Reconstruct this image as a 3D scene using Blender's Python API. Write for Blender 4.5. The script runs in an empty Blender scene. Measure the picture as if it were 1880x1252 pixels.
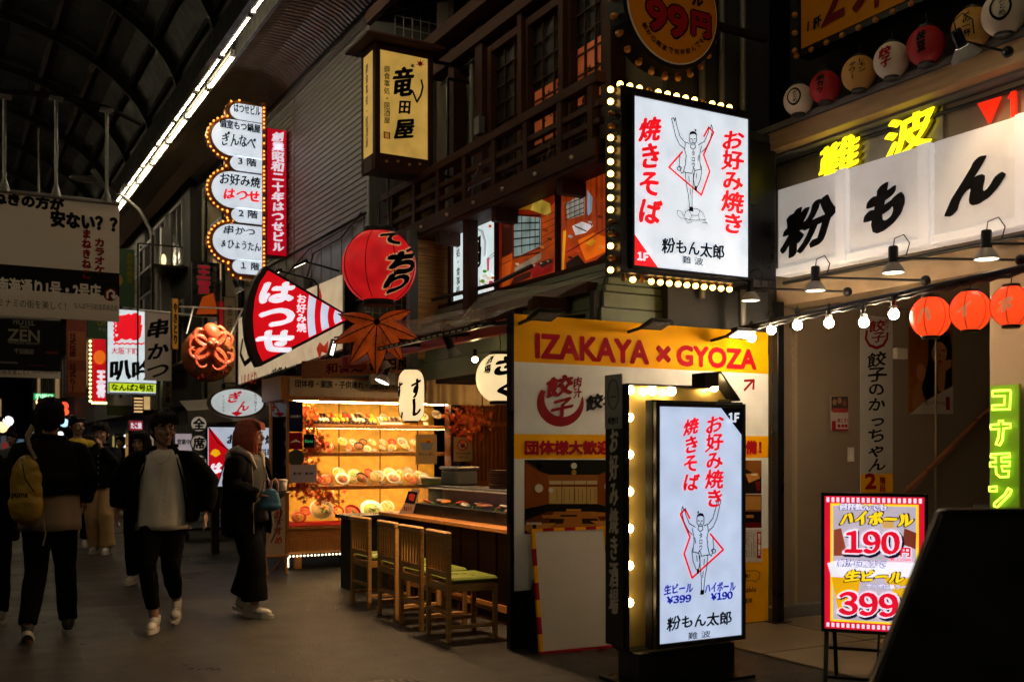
import bpy, bmesh, math, random
from mathutils import Vector, Matrix, noise
R = math.radians
random.seed(11)
sc = bpy.context.scene
col = sc.collection

# ---------------------------------------------------------------- camera, world, exposure
TH = R(29.3); CS, SN = math.cos(TH), math.sin(TH)
F, HX, HY, CH = 1873.0, 940.0, 825.0, 1.42
cam = bpy.data.objects.new('camera', bpy.data.cameras.new('camera')); col.objects.link(cam)
cam.location = (0, 0, CH); cam.rotation_euler = (R(90), 0, -TH)
cam.data.lens = F / 1880 * 36; cam.data.sensor_width = 36; cam.data.shift_y = (HY - 626) / 1880
cam.data.clip_start = .05; cam.data.clip_end = 400
cam.data.dof.use_dof = True; cam.data.dof.focus_distance = 8.6; cam.data.dof.aperture_fstop = 2.4
sc.camera = cam
w = bpy.data.worlds.new('World'); sc.world = w; w.use_nodes = True
nt = w.node_tree; bg = nt.nodes['Background']
sky = nt.nodes.new('ShaderNodeTexSky'); sky.sky_type = 'NISHITA'; sky.sun_disc = False
sky.sun_elevation = R(-4); sky.sun_rotation = R(200)
nt.links.new(sky.outputs[0], bg.inputs[0]); bg.inputs[1].default_value = 0.02
sc.view_settings.view_transform = 'Standard'; sc.view_settings.look = 'None'
sc.view_settings.exposure = 0; sc.view_settings.gamma = 1; sc.view_settings.use_curve_mapping = False
sc.cycles.use_denoising = True; sc.cycles.use_light_tree = True
sc.cycles.max_bounces = 6; sc.cycles.diffuse_bounces = 3; sc.cycles.glossy_bounces = 3
sc.cycles.transparent_max_bounces = 12; sc.cycles.sample_clamp_indirect = 4; sc.cycles.caustics_reflective = False
sc.cycles.caustics_refractive = False

# ---------------------------------------------------------------- pixel rays of the photograph to real points
def ray(x, y):
    u = (x - HX) / F; v = (HY - y) / F
    return Vector((CS * u + SN, CS - SN * u, v))
C0 = Vector((0, 0, CH))
def pA(A, x, y): d = ray(x, y); return C0 + d * (A / d.x)      # on the vertical plane X = A
def pB(B, x, y): d = ray(x, y); return C0 + d * (B / d.y)      # on the vertical plane Y = B
def pD(D, x, y): return C0 + ray(x, y) * D
def pZ(Z, x, y): d = ray(x, y); return C0 + d * ((Z - CH) / d.z)

# ---------------------------------------------------------------- materials
def lin(h):
    if not isinstance(h, str): return tuple(h) + (1,)
    h = h.lstrip('#'); o = []
    for i in (0, 2, 4):
        c = int(h[i:i+2], 16) / 255; o.append(c / 12.92 if c < .04045 else ((c + .055) / 1.055) ** 2.4)
    return tuple(o) + (1,)
_m = {}
def mat(name, c, rough=.6, metal=0, var=.18, scale=6, bump=0, bscale=60, stretch=None, spec=.5, trans=0, alpha=1):
    if name in _m: return _m[name]
    m = bpy.data.materials.new(name); m.use_nodes = True; n = m.node_tree; L = n.links
    b = n.nodes['Principled BSDF']; c = lin(c)
    tc = n.nodes.new('ShaderNodeTexCoord'); mp = n.nodes.new('ShaderNodeMapping')
    L.new(tc.outputs['Object'], mp.inputs[0])
    if stretch: mp.inputs['Scale'].default_value = stretch
    nz = n.nodes.new('ShaderNodeTexNoise'); nz.inputs['Scale'].default_value = scale; nz.inputs['Detail'].default_value = 6
    L.new(mp.outputs[0], nz.inputs[0])
    mr = n.nodes.new('ShaderNodeMapRange'); mr.inputs[1].default_value = .3; mr.inputs[2].default_value = .7
    mr.inputs[3].default_value = 1 - var; mr.inputs[4].default_value = 1 + var; L.new(nz.outputs[0], mr.inputs[0])
    mx = n.nodes.new('ShaderNodeVectorMath'); mx.operation = 'SCALE'; mx.inputs[0].default_value = c[:3]
    L.new(mr.outputs[0], mx.inputs['Scale']); L.new(mx.outputs[0], b.inputs['Base Color'])
    r2 = n.nodes.new('ShaderNodeMapRange'); r2.inputs[1].default_value = .3; r2.inputs[2].default_value = .7
    r2.inputs[3].default_value = max(.03, rough - .12); r2.inputs[4].default_value = min(1, rough + .12)
    L.new(nz.outputs[0], r2.inputs[0]); L.new(r2.outputs[0], b.inputs['Roughness'])
    b.inputs['Metallic'].default_value = metal; b.inputs['Specular IOR Level'].default_value = spec
    b.inputs['Transmission Weight'].default_value = trans; b.inputs['Alpha'].default_value = alpha
    if bump:
        n2 = n.nodes.new('ShaderNodeTexNoise'); n2.inputs['Scale'].default_value = bscale; n2.inputs['Detail'].default_value = 4
        L.new(mp.outputs[0], n2.inputs[0]); bp = n.nodes.new('ShaderNodeBump'); bp.inputs['Strength'].default_value = bump
        bp.inputs['Distance'].default_value = .02; L.new(n2.outputs[0], bp.inputs['Height']); L.new(bp.outputs[0], b.inputs['Normal'])
    _m[name] = m; return m
def emi(name, c, s=1, var=.05, scale=3, base=None):
    if name in _m: return _m[name]
    m = mat(name, base or c, .45, 0, .05); n = m.node_tree; b = n.nodes['Principled BSDF']; c = lin(c)
    nz = [q for q in n.nodes if q.type == 'TEX_NOISE'][0]
    mr = n.nodes.new('ShaderNodeMapRange'); mr.inputs[1].default_value = .3; mr.inputs[2].default_value = .7
    mr.inputs[3].default_value = s * (1 - var); mr.inputs[4].default_value = s * (1 + var)
    n.links.new(nz.outputs[0], mr.inputs[0]); n.links.new(mr.outputs[0], b.inputs['Emission Strength'])
    b.inputs['Emission Color'].default_value = c
    return m
def pm(h, r=.7): return mat('print_' + h, h, r, 0, .06, spec=.15)
def em(h, s=1): return emi('backlit_%s_%g' % (h, s), h, s, .12, 1.6)

BLACK = mat('black_paint', (.008, .008, .008), .45); BMET = mat('black_metal', (.012, .012, .013), .35, .6)
DWOOD = mat('dark_brown_wood', (.045, .013, .005), .65, 0, .35, 5, .3, 30, (1, 1, 8), spec=.25)
DWOODH = mat('dark_brown_wood_beam', (.05, .015, .006), .65, 0, .35, 5, .3, 30, (8, 1, 8), spec=.25)
OAK = mat('honey_oak', (.46, .19, .05), .4, 0, .25, 5, .2, 40, (12, 12, 1))
OAKH = mat('honey_oak_board', (.5, .2, .05), .35, 0, .25, 5, .2, 40, (1, 9, 9))
PALE = mat('pale_timber', (.55, .29, .09), .45, 0, .25, 5, .2, 40, (1, 1, 9))
STEEL = mat('brushed_steel', (.5, .48, .45), .35, .9, .1, 30)
GREYM = mat('grey_metal', (.28, .27, .26), .45, .5, .15)
CHAR = mat('charcoal_wall', (.025, .025, .025), .8, 0, .3, 3, .2)
CONC = mat('grey_concrete', (.13, .125, .115), .85, 0, .3, 3, .4, 30)
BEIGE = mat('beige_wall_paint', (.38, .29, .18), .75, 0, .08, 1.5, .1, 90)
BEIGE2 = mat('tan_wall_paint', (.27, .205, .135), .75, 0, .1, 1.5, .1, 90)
GREEN = mat('sage_green_siding', (.16, .2, .135), .55, 0, .2, 4, .1)
SIDE = mat('grey_metal_siding', (.21, .2, .185), .5, .2, .12, 2, .1, 20)
CREAM = mat('cream_plastic', (.7, .62, .5), .4)
WHITE = mat('white_gloss_plastic', (.78, .77, .75), .3, 0, .05)
SKIN = mat('skin', (.42, .24, .16), .5, 0, .1, 20)
BULB = emi('warm_bulb', (1, .56, .12), 8, .0); BULBW = emi('white_bulb', (1, .74, .46), 210, .0)
BULBO = mat('unlit_amber_bulb', (.36, .15, .03), .3, 0, .1)
BULBC = emi('clear_warm_bulb', (1, .7, .3), 60, .0)

# ---------------------------------------------------------------- mesh builder
class MB:
    def __init__(s): s.v = []; s.f = []; s.sm = []
    def add(s, vs, fs, smooth=False):
        k = len(s.v); s.v += [tuple(p) for p in vs]; s.f += [tuple(i + k for i in f) for f in fs]; s.sm += [smooth] * len(fs); return s
    def box(s, x0, x1, y0, y1, z0, z1, M=None):
        vs = [Vector((x, y, z)) for z in (z0, z1) for y in (y0, y1) for x in (x0, x1)]
        if M is not None: vs = [M @ p for p in vs]
        return s.add(vs, [(0, 2, 3, 1), (4, 5, 7, 6), (0, 1, 5, 4), (2, 6, 7, 3), (0, 4, 6, 2), (1, 3, 7, 5)])
    def cb(s, c, d, M=None):
        return s.box(c[0]-d[0]/2, c[0]+d[0]/2, c[1]-d[1]/2, c[1]+d[1]/2, c[2]-d[2]/2, c[2]+d[2]/2, M)
    def tube(s, path, r, n=8, cap=True, flat=None):
        path = [Vector(p) for p in path]; rs = r if isinstance(r, (list, tuple)) else [r] * len(path)
        vs = []; fs = []; up = None
        for i, p in enumerate(path):
            t = (path[min(i+1, len(path)-1)] - path[max(i-1, 0)]).normalized()
            if up is None: up = Vector((0, 0, 1)) if abs(t.z) < .9 else Vector((1, 0, 0))
            a = t.cross(up).normalized(); b = a.cross(t).normalized(); up = b
            for k in range(n):
                q = 2 * math.pi * k / n; vs.append(p + a * math.cos(q) * rs[i] + b * math.sin(q) * rs[i] * (flat or 1))
        for i in range(len(path) - 1):
            for k in range(n):
                fs.append((i*n+k, i*n+(k+1) % n, (i+1)*n+(k+1) % n, (i+1)*n+k))
        s.add(vs, fs, True)
        if cap:
            s.add(vs[:n], [tuple(range(n))[::-1]]); s.add(vs[-n:], [tuple(range(n))])
        return s
    def bar(s, p0, p1, wd, h=None):
        p0, p1 = Vector(p0), Vector(p1); t = (p1 - p0); L = t.length; t.normalize(); h = h or wd
        up = Vector((0, 0, 1)) if abs(t.z) < .95 else Vector((0, 1, 0))
        a = t.cross(up).normalized(); b = a.cross(t).normalized()
        M = Matrix((a, t, b)).transposed().to_4x4(); M.translation = p0
        return s.box(-wd/2, wd/2, 0, L, -h/2, h/2, M)
    def ell(s, c, r, M=None, nu=14, nv=9):
        c = Vector(c); r = (r, r, r) if not isinstance(r, (tuple, list)) else r
        vs = []; fs = []
        for j in range(nv + 1):
            p = math.pi * j / nv
            for i in range(nu):
                q = 2 * math.pi * i / nu
                d = Vector((r[0]*math.sin(p)*math.cos(q), r[1]*math.sin(p)*math.sin(q), r[2]*math.cos(p)))
                vs.append(c + (M @ d if M is not None else d))
        for j in range(nv):
            for i in range(nu): fs.append((j*nu+i, (j+1)*nu+i, (j+1)*nu+(i+1) % nu, j*nu+(i+1) % nu))
        return s.add(vs, fs, True)
    def lathe(s, prof, n=24, M=None, smooth=True):
        vs = []; fs = []
        for r, z in prof:
            for i in range(n):
                q = 2*math.pi*i/n; p = Vector((r*math.cos(q), r*math.sin(q), z)); vs.append(M @ p if M is not None else p)
        for j in range(len(prof)-1):
            for i in range(n): fs.append((j*n+i, j*n+(i+1) % n, (j+1)*n+(i+1) % n, (j+1)*n+i))
        return s.add(vs, fs, smooth)
    def prism(s, pts, z0, z1):
        n = len(pts)
        area = sum(pts[i][0]*pts[(i+1) % n][1]-pts[(i+1) % n][0]*pts[i][1] for i in range(n))
        if area < 0: pts = pts[::-1]
        s.add([(x, y, z1) for x, y in pts], [tuple(range(n))]); s.add([(x, y, z0) for x, y in pts], [tuple(range(n))[::-1]])
        vs = [(x, y, z0) for x, y in pts] + [(x, y, z1) for x, y in pts]
        return s.add(vs, [(i, (i+1) % n, n+(i+1) % n, n+i) for i in range(n)])
    def mesh(s, name, m, bev=0):
        me = bpy.data.meshes.new(name); me.from_pydata(s.v, [], s.f)
        me.polygons.foreach_set('use_smooth', s.sm)
        if bev:
            b = bmesh.new(); b.from_mesh(me)
            bmesh.ops.bevel(b, geom=[e for e in b.edges if len(e.link_faces) == 2 and e.calc_face_angle(0) > .6], offset=bev, segments=1, affect='EDGES', clamp_overlap=True)
            b.to_mesh(me); b.free()
        me.materials.append(m); me.update(); return me
    def build(s, name, m, parent=None, bev=0):
        return put(name, s.mesh(name, m, bev), parent)
def put(name, me, parent=None, loc=(0, 0, 0), rot=(0, 0, 0), scale=1):
    o = bpy.data.objects.new(name, me); col.objects.link(o); o.parent = parent
    o.location = loc; o.rotation_euler = rot
    o.scale = (scale,)*3 if not isinstance(scale, (tuple, list)) else scale
    return o
def tag(o, label=None, cat=None, group=None, kind=None):
    if label: o['label'] = label
    if cat: o['category'] = cat
    if group: o['group'] = group
    if kind: o['kind'] = kind
    return o
def thing(name, label, cat, loc=(0, 0, 0), rot=(0, 0, 0), group=None):
    return tag(put(name, None, None, loc, rot), label, cat, group)
def copy_tree(o, parent=None):
    c = o.copy(); col.objects.link(c); c.parent = parent
    for ch in [q for q in o.children]: copy_tree(ch, c)
    return c

# ---------------------------------------------------------------- lettering
_g = {}
def glyph(s):
    if s not in _g:
        cu = bpy.data.curves.new('t', 'FONT'); cu.body = s; cu.resolution_u = 3
        o = bpy.data.objects.new('t', cu); col.objects.link(o)
        me = bpy.data.meshes.new_from_object(o)
        _g[s] = ([(v.co.x, v.co.y) for v in me.vertices], [tuple(p.vertices) for p in me.polygons])
        bpy.data.objects.remove(o); bpy.data.curves.remove(cu); bpy.data.meshes.remove(me)
    return _g[s]
def bbox(vs):
    xs = [p[0] for p in vs]; ys = [p[1] for p in vs]; return min(xs), max(xs), min(ys), max(ys)
def textmb(s, w, h, vert=False, bold=.03, brush=0, z=0, gap=1.0, slope=0):
    """lettering that fills a w x h box centred on the origin; bold = stroke dilation in character heights"""
    vs = []; fs = []; rnd = random.Random(len(s) * 7 + ord(s[0])); nch = max(1, len(s))
    if vert or brush:
        for i, ch in enumerate(s):
            if ch == ' ': continue
            gv, gf = glyph(ch)
            x0, x1, y0, y1 = bbox(gv); wide = ord(ch) > 0x2e80
            cx, cy = (.5, .38) if wide else ((x0+x1)/2, (y0+y1)/2)
            a = rnd.uniform(-.06, .06) * brush; k = 1 + rnd.uniform(-.08, .08) * brush; ca, sa = math.cos(a), math.sin(a)
            rot = vert and ch in 'ー～-'
            px, py = ((0, -i*gap) if vert else (i*gap, 0)); k0 = len(vs)
            for x, y in gv:
                x = (x-cx)*k; y = (y-cy)*k
                if rot: x, y = -y*1, x
                if brush:
                    y += (.12*x + .05*math.sin(4*x+i))*brush; x += .04*math.sin(5*y+2*i)*brush
                vs.append((px + x*ca-y*sa, py + x*sa+y*ca))
            fs += [tuple(q+k0 for q in f) for f in gf]
    else:
        gv, gf = glyph(s); vs = list(gv); fs = list(gf)
    x0, x1, y0, y1 = bbox(vs)
    ch_h = (h/nch if vert else h); d = bold*min(ch_h, h)
    if not vert: d = bold*min(h, w/nch*1.2)
    sx = (w-2*d)/max(1e-6, x1-x0); sy = (h-2*d)/max(1e-6, y1-y0)
    pts = [((x-(x0+x1)/2)*sx, (y-(y0+y1)/2)*sy) for x, y in vs]
    if slope: pts = [(x, y+slope*x) for x, y in pts]
    mb = MB(); offs = [(0, 0)]
    if bold:
        n = 20 if ch_h > .3 else 8 if ch_h > .06 else 4
        for k in range(n):
            q = 2*math.pi*k/n+.4
            ox, oy = d*math.cos(q), d*(.55 if brush else 1)*math.sin(q)
            if brush: ox, oy = ox*.92+oy*.3, oy+ox*.35
            offs.append((ox, oy))
    for k, (ox, oy) in enumerate(offs):
        mb.add([(x+ox, y+oy, z+k*.00012) for x, y in pts], fs)
    return mb

class Sg:
    """a plane that stands in the street; the art on it is laid out from the photograph"""
    def __init__(s, name, label, cat, p, yaw=0, group=None, root=None):
        s.p = Vector(p); s.yaw = R(yaw); s.ax = Vector((math.cos(s.yaw), math.sin(s.yaw), 0)); s.n = Vector((math.sin(s.yaw), -math.cos(s.yaw), 0))
        s.root = root or thing(name, label, cat, s.p, (R(90), 0, s.yaw), group)
    def L(s, x, y):
        d = ray(x, y); k = s.n.dot(s.p - C0)/s.n.dot(d); q = C0 + d*k - s.p
        return q.dot(s.ax), q.z
    def poly(s, pts, m, name='print', z=.002, th=.002, parent=None):
        mb = MB(); mb.prism([s.L(*p) for p in pts], z, z+th); return mb.build(name, m, parent or s.root)
    def rect(s, x0, y0, x1, y1, m, name='print', z=.002, th=.002, parent=None, bev=0):
        a, b = s.L(x0, y0); c, d = s.L(x1, y1)
        mb = MB(); mb.box(min(a, c), max(a, c), min(b, d), max(b, d), z, z+th); return mb.build(name, m, parent or s.root, bev)
    def prect(s, x0, yt, yb, x1):    # metric rectangle: left edge measured at x0, right edge at x1
        a, t = s.L(x0, yt); _, b = s.L(x0, yb); c, _ = s.L(x1, yt); return a, c, b, t
    def slab(s, x0, yt, yb, x1, m, name='panel', z0=-.05, z1=0, grow=0, parent=None, bev=.004):
        a, c, b, t = s.prect(x0, yt, yb, x1)
        mb = MB(); mb.box(a-grow, c+grow, b-grow, t+grow, z0, z1); return mb.build(name, m, parent or s.root, bev)
    def ring(s, x0, yt, yb, x1, m, wd, name='frame', z0=-.05, z1=.01, parent=None, bev=.003):
        a, c, b, t = s.prect(x0, yt, yb, x1); mb = MB()
        mb.box(a-wd, a, b-wd, t+wd, z0, z1); mb.box(c, c+wd, b-wd, t+wd, z0, z1)
        mb.box(a, c, t, t+wd, z0, z1); mb.box(a, c, b-wd, b, z0, z1); return mb.build(name, m, parent or s.root, bev)
    def text(s, t, x0, y0, x1, y1, m, vert=False, bold=.03, brush=0, z=.006, name='lettering', outline=None, parent=None, slope=0, ob=.07, gap=1.0):
        cx, cy = (x0+x1)/2, (y0+y1)/2; a, _ = s.L(x0, cy); c, _ = s.L(x1, cy); lx, ty = s.L(cx, y0); _, by = s.L(cx, y1)
        W, H = c-a, ty-by; o = None
        u = (H/max(1, len(t)) if vert else min(H, W/max(1, len(t))*1.2)); g = 2*ob*u
        for mm, bb, zz, e in ([(outline, (bold*u+ob*u)/(u+g), z, g)] if outline else []) + [(m, bold, z+.0015, 0)]:
            mb = textmb(t, W+e, H+e, vert, bb, brush, 0, slope=slope, gap=gap); o = mb.build(name, mm, parent or s.root); o.location = ((a+c)/2, (ty+by)/2, zz)
        return o
    def strokes(s, lines, wd, m, name='line_drawing', z=.006, cv=lambda x, y: (x, y), parent=None):
        mb = MB()
        for k, ln in enumerate(lines):
            pts = [Vector(s.L(*cv(*p))) for p in ln]
            for i in range(len(pts)-1):
                t = pts[i+1]-pts[i]
                if t.length < 1e-6: continue
                t.normalize(); n = Vector((-t.y, t.x))*wd/2; e = t*wd*.3
                a, b = pts[i]-e, pts[i+1]+e; zz = z+(i % 3)*.0002+(k % 4)*.0001
                mb.add([(a.x-n.x, a.y-n.y, zz), (b.x-n.x, b.y-n.y, zz), (b.x+n.x, b.y+n.y, zz), (a.x+n.x, a.y+n.y, zz)], [(0, 1, 2, 3)])
        return mb.build(name, m, parent or s.root)
def pA_(A, x, y): return pA(A, x, y)
_bm = {}
def bulbmesh(r, m, key):
    if key not in _bm:
        mb = MB(); mb.ell((0, 0, 0), r, None, 10, 7); _bm[key] = mb.mesh('bulb', m)
    return _bm[key]
def slats(name, m, parent, n, fn, bev=0):
    """n separate pieces; fn(i) gives (loc, size); alike pieces share mesh data"""
    cache = {}
    for i in range(n):
        loc, size = fn(i)[:2]; key = tuple(round(q, 4) for q in size)
        if key not in cache:
            mb = MB(); mb.cb((0, 0, 0), size); cache[key] = mb.mesh(name, m, bev)
        put(name, cache[key], parent, loc, fn(i)[2] if len(fn(i)) > 2 else (0, 0, 0))

# ================================================================= the setting
def asphalt():
    m = mat('asphalt', (.015, .012, .009), .42, 0, .6, 3.2, 1.0, 90); n = m.node_tree; L = n.links; b = n.nodes['Principled BSDF']
    tc = [q for q in n.nodes if q.type == 'TEX_COORD'][0]
    # coarse stone grain and traffic-worn patches
    b0 = b.inputs['Base Color'].links[0].from_socket; prev = b0
    for sc_k, lo, hi in ((.7, .55, 1.5), (45, .45, 1.7), (130, .4, 1.9)):
        q = n.nodes.new('ShaderNodeTexNoise'); q.inputs['Scale'].default_value = sc_k; q.inputs['Detail'].default_value = 5; L.new(tc.outputs['Object'], q.inputs[0])
        r = n.nodes.new('ShaderNodeMapRange'); r.inputs[1].default_value = .36; r.inputs[2].default_value = .64; r.inputs[3].default_value = lo; r.inputs[4].default_value = hi; L.new(q.outputs[0], r.inputs[0])
        v = n.nodes.new('ShaderNodeVectorMath'); v.operation = 'SCALE'; L.new(prev, v.inputs[0]); L.new(r.outputs[0], v.inputs['Scale']); prev = v.outputs[0]
    L.new(prev, b.inputs['Base Color'])
    # worn patches: gloss changes over the street
    nz = n.nodes.new('ShaderNodeTexNoise'); nz.inputs['Scale'].default_value = .55; nz.inputs['Detail'].default_value = 8; nz.inputs['Roughness'].default_value = .65
    L.new(tc.outputs['Object'], nz.inputs[0])
    mr = n.nodes.new('ShaderNodeMapRange'); mr.inputs[1].default_value = .35; mr.inputs[2].default_value = .65
    mr.inputs[3].default_value = .26; mr.inputs[4].default_value = .58; L.new(nz.outputs[0], mr.inputs[0]); L.new(mr.outputs[0], b.inputs['Roughness'])
    return m
mb = MB(); mb.box(-30, 40, -6, 110, -.3, 0); tag(mb.build('street', asphalt()), kind='structure')
PAVE = mat('worn_concrete_paving', (.19, .14, .085), .55, 0, .4, 2.2, .5, 35)
pv = tag(put('pavement', None), kind='structure')
rnd = random.Random(3)
for i in range(3):
    for j in range(4):
        x0, y0 = 4.95+i*1.02, 2.3+j*1.0
        mb = MB(); mb.box(x0+.006, x0+1.01, y0+.006, y0+.99, -.1, .012+rnd.uniform(0, .004)); mb.build('paving_slab', PAVE, pv, .004)
# concrete repair strip and drain cover across the street
rnd2 = random.Random(9)
for k, (pts) in enumerate((((.4, 9.9), (1.9, 9.95), (3.4, 9.9)), ((.2, 12.9), (3.4, 13.0)))):
    mb = MB(); P_ = []
    for a, b in zip(pts, pts[1:]):
        for j in range(10): q = Vector(a).lerp(Vector(b), j/10); P_.append(Vector((q.x+rnd2.uniform(-.012, .012), q.y+rnd2.uniform(-.012, .012), .0015+k*.0004)))
    for a, b in zip(P_, P_[1:]):
        t = (b-a).normalized(); n = Vector((-t.y, t.x, 0))*rnd2.uniform(.006, .013); mb.add([a-n, b-n, b+n, a+n], [(0, 1, 2, 3)])
    tag(mb.build('tar_seam', mat('tar_seam_black', (.009, .008, .007), .75, 0, .2, spec=.15)), kind='structure')
for k in range(46):
    x, y, r_ = rnd2.uniform(.6, 4.8), rnd2.uniform(3.6, 13), rnd2.uniform(.012, .03); mb = MB(); mb.prism([(x+r_*rnd2.uniform(.7, 1.1)*math.cos(q*.7), y+r_*rnd2.uniform(.7, 1.1)*math.sin(q*.7)) for q in range(9)], .0, .0035)
    tag(mb.build('gum_spot', mat('old_gum_grey', (.07, .065, .06), .7)), 'flat grey spot of old chewing gum on the dark asphalt', 'gum spot', 'old gum spots on the street')
dc = thing('drain_cover', 'round iron drain cover set in the dark asphalt in front of the stools', 'drain cover', (2.35, 5.6, 0))
mb = MB(); mb.lathe([(0, .006), (.27, .006), (.275, .001)], 32); mb.build('cover', mat('cast_iron', (.03, .028, .025), .4, .7, .3, 30, .3), dc)
mb = MB()
for i in range(-4, 5):
    k = math.sqrt(max(0, .25**2-(i*.05)**2)); mb.box(i*.05-.008, i*.05+.008, -k, k, .0065, .010)
mb.build('raised_bar', _m['cast_iron'], dc)
# litter flecks on the asphalt
mb = MB()
for i in range(140):
    x, y = rnd.uniform(.5, 4.8), rnd.uniform(3.5, 16); a = rnd.uniform(0, 3); s = rnd.uniform(.004, .014)
    mb.add([(x+s*math.cos(a+k*1.57), y+s*.6*math.sin(a+k*1.57), .003) for k in range(4)], [(0, 1, 2, 3)])
tag(mb.build('litter', mat('pale_litter', (.35, .32, .28), .6)), 'tiny pale flecks of litter lying on the asphalt', 'litter', kind='stuff')

# ---------------------------------------------------------------- arcade roof over the street
ar = thing('arcade_roof', 'dark vaulted arcade roof with curved steel ribs over the street', 'arcade roof', (0, 0, 6.6))
VT = mat('smoked_roof_sheet', (.007, .0075, .006), .5, 0, .3); RIB = mat('dark_painted_steel', (.014, .015, .013), .45, .3)
def arc(k, rx=3.25, rz=1.9): a = math.pi*k; return (-rx*math.cos(a), rz*math.sin(a))
mb = MB(); N = 20
for k in range(N):
    (x0, z0), (x1, z1) = arc(k/N), arc((k+1)/N)
    mb.add([(x0, 1, z0+.12), (x1, 1, z1+.12), (x1, 60, z1+.12), (x0, 60, z0+.12)], [(0, 1, 2, 3)], True)
mb.build('roof_sheet', VT, ar)
mb = MB(); pts = [arc(k/24) for k in range(25)]
for (x0, z0), (x1, z1) in zip(pts, pts[1:]): mb.bar((x0, 0, z0), (x1, 0, z1), .09, .14)
ribm = mb.mesh('roof_rib', RIB)
for i in range(19): put('roof_rib', ribm, ar, (0, 4+i*2.4, 0))
for k in range(1, 12):
    x, z = arc(k/12); mb = MB(); mb.box(x-.03, x+.03, 1, 60, z-.0, z+.1); mb.build('purlin', RIB, ar)
mb = MB(); mb.box(3.0, 3.08, 1, 60, -.2, .1); mb.box(3.32, 3.36, 1, 60, -.14, .1); mb.box(3.08, 3.32, 1, 60, .02, .06); mb.build('light_trough', RIB, ar)
SOF = mat('corrugated_cream_metal', (.26, .215, .15), .4, .35, .1, 3)
prof = [(3.36, .08), (3.5, .2), (3.75, .27), (4.05, .27), (4.3, .18), (4.5, .04)]
mb = MB(); y = 3.0; ys = []
while y < 48: ys += [(y, 0), (y+.022, .014), (y+.05, .014), (y+.072, 0)]; y += .1
vs = [(x, yy, z+d) for yy, d in ys for x, z in prof]; n = len(prof)
mb.add(vs, [(j*n+i, j*n+i+1, (j+1)*n+i+1, (j+1)*n+i) for j in range(len(ys)-1) for i in range(n-1)])
mb.build('curved_soffit', SOF, ar)
mb = MB(); mb.box(4.42, 4.5, 3, 48, -.06, .06); mb.build('soffit_edge', GREYM, ar)
TUBE = emi('fluorescent_tube_glow', (1, .82, .52), 52, .0)
ft = thing('fluorescent_lamp', 'long bare fluorescent tube in the row under the arcade eave', 'lamp', (3.2, 3, 6.44), group='fluorescent tubes along the arcade eave')
mb = MB(); mb.tube([(0, .05, 0), (0, 1.35, 0)], .0105, 8); mb.build('glass_tube', TUBE, ft)
for q in (.0, 1.35): mb = MB(); mb.box(-.03, .03, q, q+.05, -.02, .06); mb.build('lamp_holder', GREYM, ft)
mb = MB(); mb.box(-.022, .022, 0, 1.4, .06, .09); mb.build('reflector', RIB, ft)
tubes = [(3.14, 3+i*1.46) for i in range(-11, 26)] + [(3.30, 13.2+i*1.46) for i in range(18)] + [(-3.2, 3+i*1.46) for i in range(-11, 26)]
for i, (x, y) in enumerate(tubes):
    o = ft if i == 0 else copy_tree(ft); o.location = (x, y, 6.44 if x < 3.2 else 6.5)
# left side of the street (outside the frame): shuttered shop fronts
lb = thing('shuttered_building', 'plain dark building with closed shutters along the far side of the street', 'building', (-3.6, 20, 0))
mb = MB(); mb.box(-2, 0, -22, 40, 0, 7); mb.build('wall', CHAR, lb)
for i in range(8):
    mb = MB()
    for k in range(14): mb.box(0, .03, -18+i*6, -14+i*6, .1+k*.18, .26+k*.18)
    mb.build('shutter', GREYM, lb)

# ---------------------------------------------------------------- grey sided building (Hatsuse building)
hb = thing('grey_sided_building', 'tall building clad in narrow pale grey siding behind the white and red hanging signs', 'building', (4.5, 11.5, 0))
mb = MB(); mb.box(.04, 3, 0, 5.3, 2.3, 6.66); mb.build('wall', CONC, hb)
mb = MB(); mb.box(.04, .3, 1.3, 5.3, 0, 2.3); mb.build('shop_wall', mat('shop_front_dark', (.05, .04, .03), .6), hb)
slats('siding_plank', SIDE, hb, 31, lambda i: ((.02, 2.67, 4.33+i*.0753), (.03, 5.26, .069), (0, R(6), 0)), .003)
mb = MB(); mb.box(-.03, .04, -.04, .03, 3.3, 6.7); mb.build('corner_trim', GREYM, hb)
mb = MB(); mb.box(-.01, .03, 3.0, 3.03, 4.3, 6.66); mb.build('seam_strip', GREYM, hb)
slats('ribbed_sheet', mat('grey_ribbed_metal', (.2, .2, .2), .45, .4, .15), hb, 26, lambda i: ((.02, .1+i*.2, 3.75), (.03+.01*(i % 2), .19, 1.0)))
# side of that building, faces the camera above the lantern
mb = MB(); mb.box(.3, 3.4, -.05, 0, 2.2, 9); mb.build('side_wall', CONC, hb)
mb = MB(); mb.box(-.02, .3, -.06, -.0, 2.2, 9); mb.build('pilaster', mat('pale_grey_render', (.2, .2, .19), .8, 0, .2, 3, .3, 30), hb)
for i in range(3):
    mb = MB(); mb.box(.36+i*.14, .485+i*.14, -.09, -.06, 3.2, 4.75); mb.build('timber_board', mat('weathered_board', (.22, .12, .05), .6, 0, .35, 5, .3, 30, (1, 1, 9)), hb)
mf = thing('wire_mesh_fence', 'pale wire mesh screen above the wooden lantern sign', 'fence', (4.8, 11.2, 5.9))
WIRE = mat('pale_wire', (.5, .48, .42), .5, .5)
mb = MB()
for i in range(11): mb.tube([(i*.11-.1, 0, 0), (i*.11-.1, 0, 1.1)], .006, 5)
for i in range(9): mb.tube([(-.1, 0, i*.13), (1.0, 0, i*.13)], .006, 5)
mb.build('mesh_wire', WIRE, mf); mb = MB(); mb.bar((.2, -.1, -.4), (.85, -.1, 1.3), .05); mb.build('brace', BMET, mf)
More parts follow.
